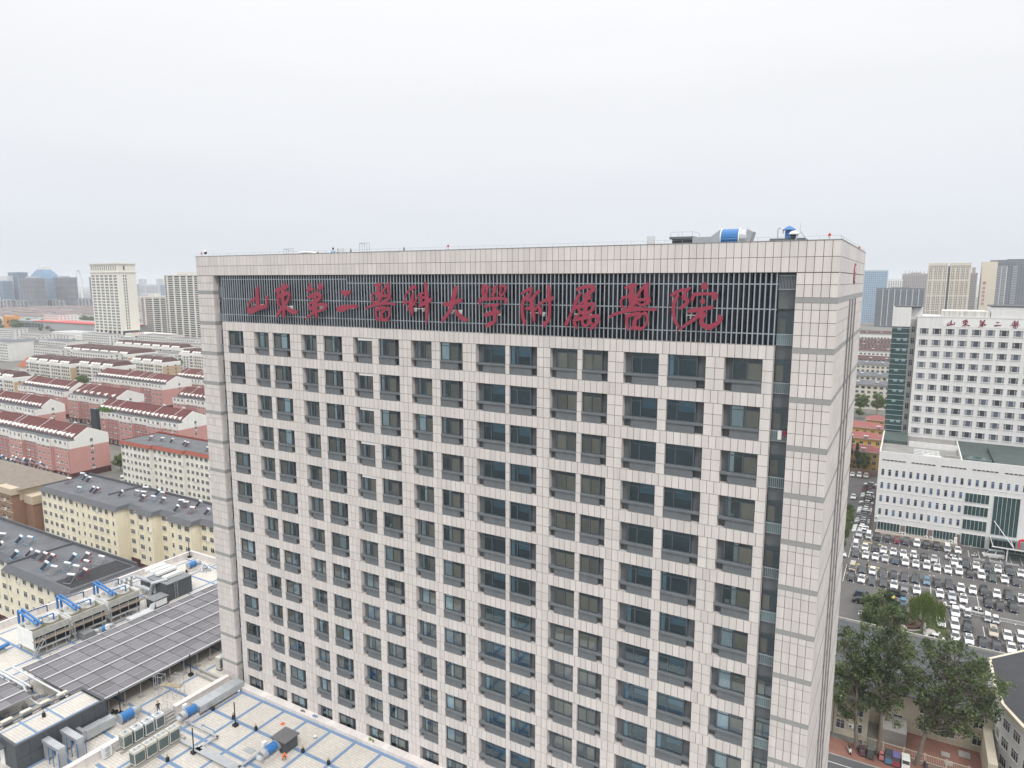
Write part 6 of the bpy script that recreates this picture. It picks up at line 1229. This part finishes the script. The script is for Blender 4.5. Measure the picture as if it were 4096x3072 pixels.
for k in range(5): z = 64 - k * 7.5; mb.box(4.2, -.6, z, 4.9, -.1, z + 4).box(6.6, -.6, z, 7.3, -.1, z + 4).box(4.0, -.62, z + 1.6, 7.6, -.12, z + 2.3).box(4.6, -.64, z + 3.6, 7.0, -.14, z + 4.4)
mb.obj('red_lettering', M('far_red', (.42, .09, .09), .7, 0), t, kind='stuff'); MB().cyl((5.6, -.6, 76), (5.6, -.1, 76), 2.6, 16).obj('round_logo', MATS['far_red'], t)
t = tower_blk('grey_residential_tower', 'large dark grey residential tower at the right edge with stacked balconies', 205, 290, 1568, 1600, 118, m_fdark, m_fglass, 3.2, 'grid', 5, .5, .45, 3)
for u in (8, 16, 24): MB().box(u, -1, 0, u + 2, -.2, 108).obj('pier', m_fgrey, t)
bl = MB()
for k in range(33): bl.box(34, -1.6, 4 + k * 3.2, 42, -.2, 5.2 + k * 3.2); bl.box(10.5, -.5, 4 + k * 3.2, 15.5, -.16, 5 + k * 3.2); bl.box(19, -.5, 5 + k * 3.2, 23.5, -.16, 6 + k * 3.2)
bl.obj('balconies', m_fgrey, t, kind='stuff')
for i in range(16):
    x = R.uniform(-120, 420); y = R.uniform(2400, 4200)
    t = put('far_tower', None, None, (x, y, 0), 0, 'pale hazy tower in the farthest skyline on the right', 'tower', 'farthest skyline right'); hh = R.uniform(40, 80); MB().box(-20, -10, 0, 20, 10, hh).obj('shaft', (m_fgrey, m_fwhite)[i % 2], t)
# ------------------------------------------------------------------ low buildings at the lower right
m_bei = M('beige_wall', (.55, .50, .40), .85, .06, .4, streak=.08)
t = thing('low_beige_building', 'low beige building with grey flat roof behind the big trees', 'building', (56, 70, 0))
MB().box(0, 0, 0, 22.5, 31, 7).obj('wall', m_bei, t); MB().box(22.5, 6.6, 0, 45, 31, 7).obj('wall', m_bei, t); MB().box(-.3, -.3, 7, 22.8, 31.3, 7.12).box(22.8, 6.3, 7, 45.3, 31.3, 7.12).obj('roof', M('blue_grey_roof', (.085, .09, .10), .85, .14, .3), t); MB().box(-.3, 31, 7.12, 45.3, 31.4, 7.7).obj('parapet', m_conc, t)
for u in (11, 14.6, 18.2, 21): 
    for z in (1.2, 4.4): put('window', win(1.4, 1.7, 1), t, (u - .7, 0, z))
for u in (27, 31, 35, 39):
    for z in (1.2, 4.4): put('window', win(1.5, 1.7, 1), t, (u - .7, 6.6, z))
for u in (9.6, 17.0, 24.5): MB().cyl((u, -.1, 0), (u, -.1, 6.8), .07, 5).obj('drain_pipe', m_gconc, t)
MB().box(24.5, 1.5, 0, 28.5, 6.6, 2.5).obj('lean_to', m_conc, t); put('air_conditioner', AC, t, (19.5, 0, 2.0))
t = thing('corner_building', 'white building with dark bitumen roof at the right bottom corner', 'building', (97, 60, 0))
OUT = [(0, 28), (0, 18.4), (.6, 12.5), (2.7, 7.2), (6, 2), (20, 2), (20, 35), (6, 34.6)]
MB().prism(OUT, 0, 11.4).obj('wall', m_wb, t); MB().prism([(-.3, 28.2), (-.3, 18.3), (.3, 12.4), (2.4, 7.0), (5.8, 1.7), (20.3, 1.7), (20.3, 35.3), (5.8, 35)], 11.4, 12.1).obj('parapet', m_bei, t); MB().prism([(.15, 27.9), (.15, 18.5), (.75, 12.7), (2.9, 7.4), (6.2, 2.3), (20, 2.3), (20, 34.8), (6.1, 34.5)], 12.1, 12.16).obj('roof', M('black_bitumen', (.045, .047, .052), .8, .15, .3, bump=.2), t)
def wall_win(p, q, zs, n, w=1.9):
    d = Vector((q[0] - p[0], q[1] - p[1])); L_ = d.length; a = math.atan2(d.y, d.x)
    for z in zs:
        for i in range(n): f = (i + .5) / n - w / 2 / L_; put('window', win(w, 1.7, 2), t, (p[0] + d.x * f, p[1] + d.y * f, z), a)
wall_win((.6, 12.5), (2.7, 7.2), (2, 5.2, 8.4), 2); wall_win((2.7, 7.2), (6, 2), (2, 5.2, 8.4), 2); wall_win((0, 18.4), (.6, 12.5), (2, 5.2, 8.4), 2, 1.5); wall_win((0, 28), (0, 18.4), (2, 5.2, 8.4), 3, 1.4)
put('air_conditioner', AC, t, (3.9, 5.2, 4.6), math.atan2(-5.2, 3.3), sc_=1.3)
MB().box(95.6, 66, 0, 96.9, 95, 5).obj('side_annex', m_bei, label='narrow beige annex between the yard and the corner building', cat='annex')
# fence of the yard
t = thing('yard_fence', 'beige railing fence along the red pavement', 'fence', (78, 68.85, 0))
MB().box(0, -.04, 1.5, 19, .04, 1.6).obj('top_rail', m_bei, t); MB().box(0, -.04, .2, 19, .04, .28).obj('bottom_rail', m_bei, t)
for i in range(76): MB().box(i * .25, -.02, .28, i * .25 + .04, .02, 1.5).obj('bar', m_bei, t)
for i in range(7): MB().box(i * 3.1 - .08, -.08, 0, i * 3.1 + .08, .08, 1.8).obj('post', m_bei, t)
for i, (x, y, w) in enumerate(((89.8, 72.2, 1.3), (92.4, 73.6, 1.7), (90.2, 70.0, 1.2))): MB().box(x, y, .02, x + w, y + w, .22).obj('inspection_cover', m_conc, label='concrete cover slab on the red yard, %s' % ('middle one', 'largest at the right', 'nearest the fence')[i], cat='cover', group='covers on the red yard')
# fountain and statue
t = thing('fountain', 'round brown stone fountain basin in the garden', 'fountain', (83.4, 123.3, 0)); m_bst = M('brown_stone_basin', (.12, .07, .055), .7, .12, .6)
MB().lathe([(4.2, 0), (4.2, .7), (3.9, .7), (3.9, .25), (2.6, .25), (2.6, 1.1), (2.3, 1.1), (2.3, .5), (.9, .5), (.7, 1.4)], n=28).obj('basin', m_bst, t); MB().lathe([(4.3, .0), (4.3, .12), (4.9, .12), (4.9, 0)], n=28).obj('rim_walk', m_conc, t)
t = thing('statue', 'tall dark bronze figure statue standing in the fountain', 'statue', (83.4, 123.3, 1.4)); m_brz = M('bronze', (.10, .075, .05), .5, .15, 3)
mb = MB().lathe([(.5, 0), (.42, .6), (.55, 1.2), (.38, 1.7), (.44, 2.1), (.14, 2.35), (.22, 2.6), (.05, 2.85)], n=10); mb.obj('figure', m_brz, t, smooth=True); MB().tube([(.35, 0, 2.0), (.7, -.1, 2.5), (.5, -.1, 3.3)], .1, 6).obj('raised_arm', m_brz, t); MB().box(-.6, -.6, -.5, .6, .6, 0).obj('pedestal', MATS['brown_stone_basin'], t)
for i, (x, y, s) in enumerate(((83.4, 118.5, 1.0), (88.8, 118.0, 1.5), (90.0, 116.8, .9))):
    mb = MB(); r2 = random.Random(i + 3); mb.lathe([(s * .8, 0), (s * .95, s * .5), (s * .6, s * 1.0), (s * .15, s * 1.25)], n=9); mb.v = [(a + r2.uniform(-.15, .15) * s, b + r2.uniform(-.15, .15) * s, c) for a, b, c in mb.v]; mb.obj('garden_rock', M('pale_rock', (.42, .40, .37), .9, .15, .8), loc=(x, y, 0), label=('pale rounded rock before the fountain', 'tall pale rock under the willow', 'small pale rock right of the willow')[i], cat='rock')
# ------------------------------------------------------------------ trees
m_leaf = leafmat('leaf_green', (.125, .16, .075)); m_leafd = leafmat('leaf_dark', (.066, .095, .05)); m_willow = leafmat('leaf_willow', (.115, .16, .045)); m_leafy = leafmat('leaf_fresh', (.11, .165, .05)); m_bark = M('bark', (.19, .165, .135), .95, .2, 2)
def leaf(mb, p, s, r, m=0, up=.4):
    n = Vector((r.gauss(0, 1), r.gauss(0, 1), r.gauss(0, 1) + up)).normalized(); a = n.orthogonal().normalized(); b = n.cross(a); t = r.uniform(0, 6.28); u = a * math.cos(t) + b * math.sin(t); v = n.cross(u); s *= r.uniform(.6, 1.3)
    mb.face([p + u * s, p + v * s * .62, p - u * s, p - v * s * .62], m)
def clump(mb, c, rad_, n, s, r, m=0, flat=.75):
    for i in range(n):
        d = Vector((r.gauss(0, 1), r.gauss(0, 1), r.gauss(0, 1))).normalized() * rad_ * (r.random() ** .45); d.z *= flat
        leaf(mb, c + d, s, r, m)
def big_tree(name, label, base, lean, height, crown, nclump, seed, leaf_s=.26, per=120, trunk_r=.38):
    """crown = (cx, cy, cz, rx, ry, rz) in local coordinates"""
    r = random.Random(seed); t = thing(name, label, 'tree', base)
    cx, cy, cz, rx, ry, rz_ = crown; tr = MB(); top = Vector((cx, cy, cz + rz_ * .45)); p = Vector((0, 0, 0)); path = []
    for i in range(9):
        f = i / 8; path.append(Vector((lean[0] * f + (cx - lean[0]) * f * f, lean[1] * f + (cy - lean[1]) * f * f, (cz + rz_ * .45) * f)) + Vector((r.gauss(0, .12), r.gauss(0, .12), 0)) * (f > 0))
    for i in range(8): tr.cyl(path[i], path[i + 1], trunk_r * (1 - i / 8.6), 8, 0, trunk_r * (1 - (i + 1) / 8.6), False)
    cr = MB(); cs = []
    while len(cs) < nclump:
        d = Vector((r.uniform(-1, 1), r.uniform(-1, 1), r.uniform(-1, 1)))
        if d.length > 1 or d.length < .35: continue
        c = Vector((cx + d.x * rx, cy + d.y * ry, cz + d.z * rz_)) * 1.0
        c.x += rx * .18 * math.sin(c.z * .9 + seed); cs.append(c)
    for c in cs:
        k = min(range(9), key=lambda i: abs(path[i].z - (c.z - 2.2 - r.random()))); k = max(3, k); q = path[k]; mid = q.lerp(c, .55) + Vector((0, 0, -.35 + r.gauss(0, .3)))
        tr.cyl(q, mid, .09, 5, 0, .06, False); tr.cyl(mid, c, .06, 5, 0, .02, False)
        for j in range(3): tr.cyl(mid.lerp(c, .3 * j), c + Vector((r.gauss(0, .8), r.gauss(0, .8), r.gauss(0, .5))), .03, 3, 0, .012, False)
        clump(cr, c, r.uniform(.8, 1.55), int(per * r.uniform(.6, 1.3)), leaf_s, r, 0 if r.random() < .65 else 1)
    tr.obj('trunk', m_bark, t); cr.obj('crown', [m_leaf, m_leafd], t); return t
big_tree('plane_tree', 'tall leafy street tree with straight trunk nearest the hospital tower', (77.0, 66.9, 0), (-.2, .2), 23, (-1.6, .6, 14.0, 3.3, 2.8, 9.0), 95, 1, .25, 50)
big_tree('plane_tree', 'tall leafy street tree in the middle of the three on the red pavement', (80.4, 66.9, 0), (.2, .1), 27, (.3, .8, 16.4, 4.1, 3.2, 10.6), 145, 2, .25, 50)
big_tree('plane_tree', 'wide leaning street tree with its crown over the red yard', (86.0, 67.4, 0), (2.0, .5), 23, (4.3, 2.0, 14.0, 6.6, 4.0, 8.6), 190, 5, .25, 50)
big_tree('garden_tree', 'loose crowned tree behind the low roof at the garden edge', (79.0, 105.5, 0), (.2, .2), 13, (.6, 0, 9.5, 3.6, 3.0, 4.2), 46, 7, .3, 100, .22)
big_tree('garden_tree', 'dark rounded tree left of the fountain', (78.6, 122.8, 0), (.1, .1), 6, (.2, 0, 3.0, 3.4, 2.4, 2.0), 34, 8, .28, 110, .14)
big_tree('garden_tree', 'fresh green shrub tree between fountain and low roof', (78.4, 116.0, 0), (.1, .1), 5, (.4, 0, 3.2, 3.8, 2.6, 2.4), 40, 9, .28, 110, .14)
# willow
r = random.Random(21); t = thing('willow_tree', 'large bright green weeping willow beside the fountain', 'tree', (87.2, 120.6, 0)); tr = MB().cyl((0, 0, 0), (.3, .1, 4.5), .35, 8, 0, .25); cr = MB()
for i in range(150):
    a = r.uniform(0, 6.283); q = r.random() ** .5; x, y = .8 + 3.6 * q * math.cos(a), 2.8 * q * math.sin(a); zt = 9.4 - 3.4 * q * q + r.gauss(0, .35); p0 = Vector((x, y, zt))
    tr.cyl((.3, .1, 4.2), p0, .05, 3, 0, .015, False); L_ = r.uniform(2.2, 4.6); dr = Vector((.14 * math.cos(a), .14 * math.sin(a), -1)).normalized()
    for s in range(3):
        st = p0 + Vector((r.gauss(0, .3), r.gauss(0, .3), r.gauss(0, .2)))
        for k in range(int(L_ / .17)):
            p = st + dr * (k * .17) + Vector((r.gauss(0, .07), r.gauss(0, .07), 0)); w = Vector((r.uniform(-1, 1), r.uniform(-1, 1), -.5)).normalized() * .13
            cr.face([p, p + w * .5 + Vector((.045, 0, -.1)), p + w * .4 + Vector((0, 0, -.34)), p + Vector((-.045, .02, -.12))], 0 if r.random() < .75 else 1)
tr.obj('trunk', m_bark, t); cr.obj('crown', [m_willow, m_leafy], t)
# shared small trees
def proto(name, seed, kind):
    r = random.Random(seed); t = thing(name, 'x', 'tree', (0, 0, 0)); tr = MB(); cr = MB(); tr.cyl((0, 0, 0), (0, 0, 6), .22, 7, 0, .1)
    if kind == 'con':
        for i in range(46):
            f = r.random() ** .8; z = 1.2 + 8.6 * f; q = (1 - f) * 2.0 + .25; a = r.uniform(0, 6.28); c = Vector((q * math.cos(a) * .8, q * math.sin(a) * .8, z)); tr.cyl((0, 0, min(z - .2, 6)), c, .05, 3, 0, .02, False); clump(cr, c, .7, 46, .24, r, 0, .9)
    else:
        for i in range(44):
            d = Vector((r.uniform(-1, 1), r.uniform(-1, 1), r.uniform(-.9, 1)))
            if d.length > 1.1: d *= .7
            c = Vector((d.x * 3.1, d.y * 3.1, 6.4 + d.z * 2.9)); tr.cyl((0, 0, max(2, min(c.z - 1.5, 6))), c, .07, 3, 0, .02, False); clump(cr, c, r.uniform(.8, 1.35), 60, .3, r, 0 if r.random() < .6 else 1)
    tr.obj('trunk', m_bark, t); cr.obj('crown', [m_leafd, m_leaf] if kind == 'con' else [m_leaf, m_leafy], t); return t
pb = proto('broadleaf_tree', 31, 'b'); pb2 = proto('broadleaf_tree', 32, 'b'); pc = proto('conifer_tree', 33, 'con'); used = set()
def tree(p, x, y, h, w, label, group=None):
    o = p
    if p.name in used: o = dup(p, (x, y, 0), R.uniform(0, 6.28), label, (w, w, h / 9.8))
    else: used.add(p.name); p.location = (x, y, 0); p.scale = (w, w, h / 9.8); p['label'] = label
    if group: o['group'] = group
for i, (x, y, h) in enumerate([(65.6, 133, 5), (66, 141, 6), (66.4, 150, 7), (66.6, 158, 8), (67.0, 168, 7.5), (67.2, 177, 7), (67.0, 187, 6), (66.6, 197, 5)]): tree(pb if i % 2 else pb2, x, y, h, .42, 'small street tree along the tower side of the lane, %s from the near end' % ordn(i + 1), 'small trees along the lane')
for x, y, h, w, p, lb in [(61.5, 259.8, 15, .75, pc, 'tall dark conifer before the yellow buildings, left one'), (64.2, 259.6, 13, .7, pc, 'tall dark conifer before the yellow buildings, middle one'), (67.2, 259.0, 9.5, .7, pb2, 'rounded dark tree before the yellow buildings above the parked cars'),
        (50, 402, 12.5, 1.1, pb, 'avenue tree half hidden by the tower edge'), (57, 405, 13, 1.15, pb2, 'broad avenue tree left of the lamp post'), (66, 404, 14, 1.1, pb, 'broad avenue tree right of the lamp post'), (72, 402, 12, 1.0, pb2, 'avenue tree touching the green glass stair'), (57.5, 392, 6, .7, pb, 'small round tree at the kerb of the avenue'), (43, 404, 12, 1, pb2, 'avenue tree behind the tower corner'),
        (-206.1, 106, 8, .9, pb2, 'bushy tree between the pink gable and the red banded block'), (-204, 112, 7, .9, pb, 'second bushy tree behind the red banded block corner'), (-351, 209, 9, .9, pb, 'tree in the gap between two pink blocks'), (-163, 52.5, 6, 1.2, pb, 'low spreading tree at the foot of the brown block'), (-161, 46.6, 5, 1.1, pb2, 'low tree at the corner of the brown block'), (-152.5, 40, 6, 1.1, pb, 'low dark tree between brown and yellow blocks'), (-285, 182, 7, .9, pb2, 'tree beside the half hidden pink block'),
        (-487, 247, 17, 1.5, pc, 'large dark conifer in front of the cream blocks'), (-490.5, 252, 14, 1.4, pc, 'second dark conifer behind the large one'), (-545, 248, 9, 1.1, pb, 'fresh green tree right of the orange pavilion'), (-540, 256, 12, 1.3, pb2, 'tall round tree right of the orange pavilion'), (-588, 261, 10, 1.2, pb, 'tree behind the orange pavilion'), (-524, 207, 9, 1.3, pb2, 'broad tree in the left foreground courtyard'), (-530, 219, 9, 1.3, pb, 'broad tree near the low white shop'), (-515, 252, 8, 1.2, pb, 'low tree between the cream blocks'), (-491, 333, 11, 1.2, pb2, 'round tree at the narrow cream block'), (-514, 303, 10, 1.2, pb, 'round tree between cream blocks in the middle'), (-486, 185, 8, 1.2, pb, 'tree at the left edge above the pink roofs'), (-470, 190, 8, 1.1, pb2, 'tree by the grey shed roof at the left edge'), (-440, 196, 8, 1.1, pb, 'tree beside the far left pink roof'), (-886, 467, 12, 1.5, pb2, 'dark tree in front of the hotel podium'), (-500, 215, 9, 1.2, pb2, 'tree in the courtyard beside the far left cream block')]:
    tree(p, x, y, h, w, lb)
for i in range(26):
    x = -1180 - R.uniform(0, 160); y = 490 + i * 9 + R.uniform(-12, 12); tree(pb if i % 2 else pb2, x, y, R.uniform(12, 17), R.uniform(1.5, 2.2), 'distant dark green tree in the belt beside the red roofed mall', 'tree belt by the mall')
for i in range(46):
    a = R.uniform(-1150, -420); tree(pb if i % 2 else pb2, a, 205 + R.uniform(0, 120) + (-a - 420) * .4, R.uniform(6, 10), R.uniform(.8, 1.2), 'small green tree in the lanes between the middle distance blocks', 'trees between the middle distance blocks')
# street lamp by the avenue
t = thing('street_lamp', 'slim grey street lamp between the avenue trees', 'street lamp', (62.2, 398, 0)); MB().cyl((0, 0, 0), (0, 0, 11), .14, 8, 0, .08).obj('pole', m_galv, t); MB().tube([(0, 0, 10.8), (1.6, 0, 11.3)], .05, 5).obj('arm', m_galv, t); MB().box(1.3, -.15, 11.2, 2.1, .15, 11.35).obj('lamp_head', m_galv, t)
# ------------------------------------------------------------------ things on the tower roof edge
RZ = ZT + .05
def beacon(label, x, y, h=.55):
    t = thing('aviation_beacon', label, 'beacon', (x, y, RZ), 0, 'red warning beacons on the tower roof'); t.scale = (.7, .7, .7); MB().cyl((0, 0, 0), (0, 0, h), .035, 6).obj('pole', m_galv, t); MB().lathe([(.1, h), (.14, h + .05), (.14, h + .12)], n=10).obj('base', m_white, t); MB().lathe([(.13, h + .12), (.15, h + .3), (.1, h + .42), (.02, h + .46)], n=10).obj('lens', M('red_lens', (.5, .05, .03), .3, 0), t); MB().cyl((0, 0, h + .46), (0, 0, h + .75), .01, 4).obj('rod', m_galv, t)
beacon('red warning beacon at the left end of the tower roof', .9, .25, .25); beacon('red warning beacon in the middle of the tower roof edge', 39.2, .25, .25); beacon('red warning beacon near the right front corner of the tower roof', 74.1, .25, .2); beacon('red warning beacon at the back right corner of the tower roof', TW - .25, 22, .1)
for x, y, lb in ((1.7, .25, 'dome camera hanging at the left roof corner'), (71.4, 1.6, 'dome camera on a tripod at the right roof corner')):
    t = thing('dome_camera', lb, 'camera', (x, y, RZ)); big = x > 50; s = 1.25 if big else .8
    MB().lathe([(.28 * s, .5), (.32 * s, .58), (.2 * s, .75), (.05, .8)], n=14).obj('housing', m_white, t); MB().lathe([(.04, .22), (.18 * s, .28), (.24 * s, .5)], n=14).obj('dome', m_black, t)
    if big:
        for a in (.3, 2.4, 4.5): MB().tube([(.15 * math.cos(a) + .3, .15 * math.sin(a), .75), (.7 * math.cos(a) + .35, .5 * math.sin(a), 0)], .03, 5).obj('tripod_leg', m_galv, t)
        MB().cyl((.45, 0, .6), (.45, 0, 1.45), .015, 4).obj('antenna', m_galv, t)
    else: MB().tube([(0, 0, .75), (1.6, 0, .72), (1.6, 0, 0)], .04, 5).obj('arm', m_white, t)
for x0, w, h, lb in ((15.2, 1.6, .62, 'lower ladder hoop rail on the left of the tower roof'), (27.0, 1.4, 1.0, 'taller ladder hoop rail on the tower roof')):
    mb = MB()
    for i in range(5): x = w * i / 4; mb.cyl((x, .6, -.5), (x, .6, h), .025, 5)
    mb.cyl((0, .6, h), (w, .6, h), .025, 5).cyl((0, .6, h), (0, 1.6, h - .15), .025, 5); t = thing('ladder_rail', lb, 'rail', (x0, .2, RZ)); mb.obj('rail', m_galv, t)
t = thing('curved_pipe', 'white curved cable duct lying on the left part of the tower roof', 'pipe', (17.0, 1.0, RZ - .1)); MB().tube([(0, 0, 0), (.5, 0, .22), (1.3, 0, .28), (2.4, 0, .24), (3.4, 0, .1)], .12, 8).obj('pipe', m_white, t); MB().lathe([(.16, 0), (.2, .15), (.05, .25)], (3.5, 0, 0), 10).obj('end_cap', m_black, t)
person('person', 'person in light blue top seen above the tower roof edge', (22.3, 1.6, 82.42), rad(200), (.30, .42, .62), (.1, .1, .12)); person('person', 'person in dark top seen above the tower roof edge', (23.1, 1.6, 82.28), rad(170), (.12, .12, .12), (.08, .08, .08))
t = thing('junction_box', 'small pale box on a post beside the two people on the roof', 'box', (24.3, .8, RZ - .5)); MB().cyl((0, 0, 0), (0, 0, .5), .04, 5).obj('post', m_galv, t); MB().box(-.35, -.12, .5, .35, .12, 1.0).obj('box', m_wcase, t)
for x, lb in ((26.0, 'short dark bollard light on the roof edge, left one'), (33.4, 'short dark bollard light on the roof edge, right one')):
    t = thing('roof_light', lb, 'light', (x, .5, RZ - .3), 0, 'bollard lights on the roof'); MB().cyl((0, 0, 0), (0, 0, .6), .07, 8).obj('post', m_dgrey, t); MB().cyl((0, 0, .6), (0, 0, .75), .085, 8).obj('head', m_blind, t)
t = thing('junction_box', 'pale electrical box with cables left of the roof duct', 'box', (59.4, 2.5, RZ - .6)); MB().box(-.3, -.15, .75, .35, .15, 1.4).obj('box', m_wcase, t)
for i in range(4): MB().cyl((-.15 + i * .11, 0, 0), (-.15 + i * .11, 0, .75), .02, 5).obj('cable', m_white, t)
t = thing('roof_hatch_house', 'small dark roof house with rail on the tower roof', 'roof house', (61.2, 3.0, 82.3)); MB().box(0, 0, 0, 1.7, 2, 1.75).obj('wall', m_dgrey, t); MB().box(-.2, -.2, 1.75, 1.9, 2.2, 1.95).obj('roof_slab', m_gconc, t)
mb = MB()
for a, b in ((-.1, -.1), (.9, -.1), (1.8, -.1), (-.1, 2.1), (1.8, 2.1)): mb.cyl((a, b, 1.95), (a, b, 2.35), .02, 4)
mb.cyl((-.1, -.1, 2.35), (1.8, -.1, 2.35), .015, 4).cyl((1.8, -.1, 2.35), (1.8, 2.1, 2.35), .015, 4); mb.obj('rail', m_galv, t)
t = thing('roof_fan_duct', 'large blue fan with silver duct and hood on the tower roof', 'fan', (63.1, 3.0, 83.3)); MB().box(0, -.4, 0, 1.6, .7, .85).obj('duct', m_galv, t); MB().frustum((0, 0, .01, .01), (0, 0, .01, .01), 0, .01)
mb = MB(); mb.xz([(1.6, .0), (2.35, -.15), (2.35, 1.4), (1.6, .85)], -.55, .85); mb.obj('transition', m_galv, t); MB().cyl((2.45, .15, .65), (3.85, .15, .65), .82, 20).obj('housing', m_bluep, t)
for x in (2.36, 3.85): MB().cyl((x, .15, .65), (x + .09, .15, .65), .88, 20).obj('flange', m_white, t)
MB().cyl((3.94, .15, .65), (4.5, .15, .65), .8, 16, r2=.7).obj('hood', m_galv, t); mb = MB(); mb.xz([(4.45, -.1), (4.7, .1), (5.0, 1.15), (4.5, 1.4)], -.5, .8); mb.obj('hood_tip', m_galv, t); MB().box(2.4, -.3, -1, 3.9, .6, -.2).obj('stand', m_dgrey, t)
t = thing('mushroom_vent', 'small blue mushroom vent on a grey slab at the roof corner', 'vent', (70.9, 2.4, 82.3)); MB().box(-1.1, -.7, 0, 1.1, .9, 1.3).obj('upstand', m_dgrey, t); MB().box(-1.3, -.9, 1.3, 1.3, 1.1, 1.48).obj('slab', m_gconc, t); MB().cyl((0, 0, 1.48), (0, 0, 2.1), .3, 12).obj('stack', m_bluep, t); MB().lathe([(.5, 2.15), (.48, 2.22), (.2, 2.42), (.04, 2.5)], n=14).obj('cap', m_bluep, t); MB().tube([(-.85, 0, 1.48), (-.85, 0, 2.25), (-.65, 0, 2.4), (-.45, 0, 2.2), (-.45, 0, 1.9)], .04, 6).obj('bent_pipe', m_galv, t)
# ------------------------------------------------------------------ haze
hz = MB().box(-9050, -3050, -1, 6050, 9050, 138).obj('haze', None or M('haze_air', (1, 1, 1), 1, 0), kind='stuff')
hm = MATS['haze_air']; nt = hm.node_tree; nt.nodes.clear(); pv = nt.nodes.new('ShaderNodeVolumePrincipled'); pv.inputs['Color'].default_value = (.86, .90, .96, 1); pv.inputs['Density'].default_value = .00014; pv.inputs['Anisotropy'].default_value = .2
ou = nt.nodes.new('ShaderNodeOutputMaterial'); nt.links.new(pv.outputs[0], ou.inputs['Volume'])
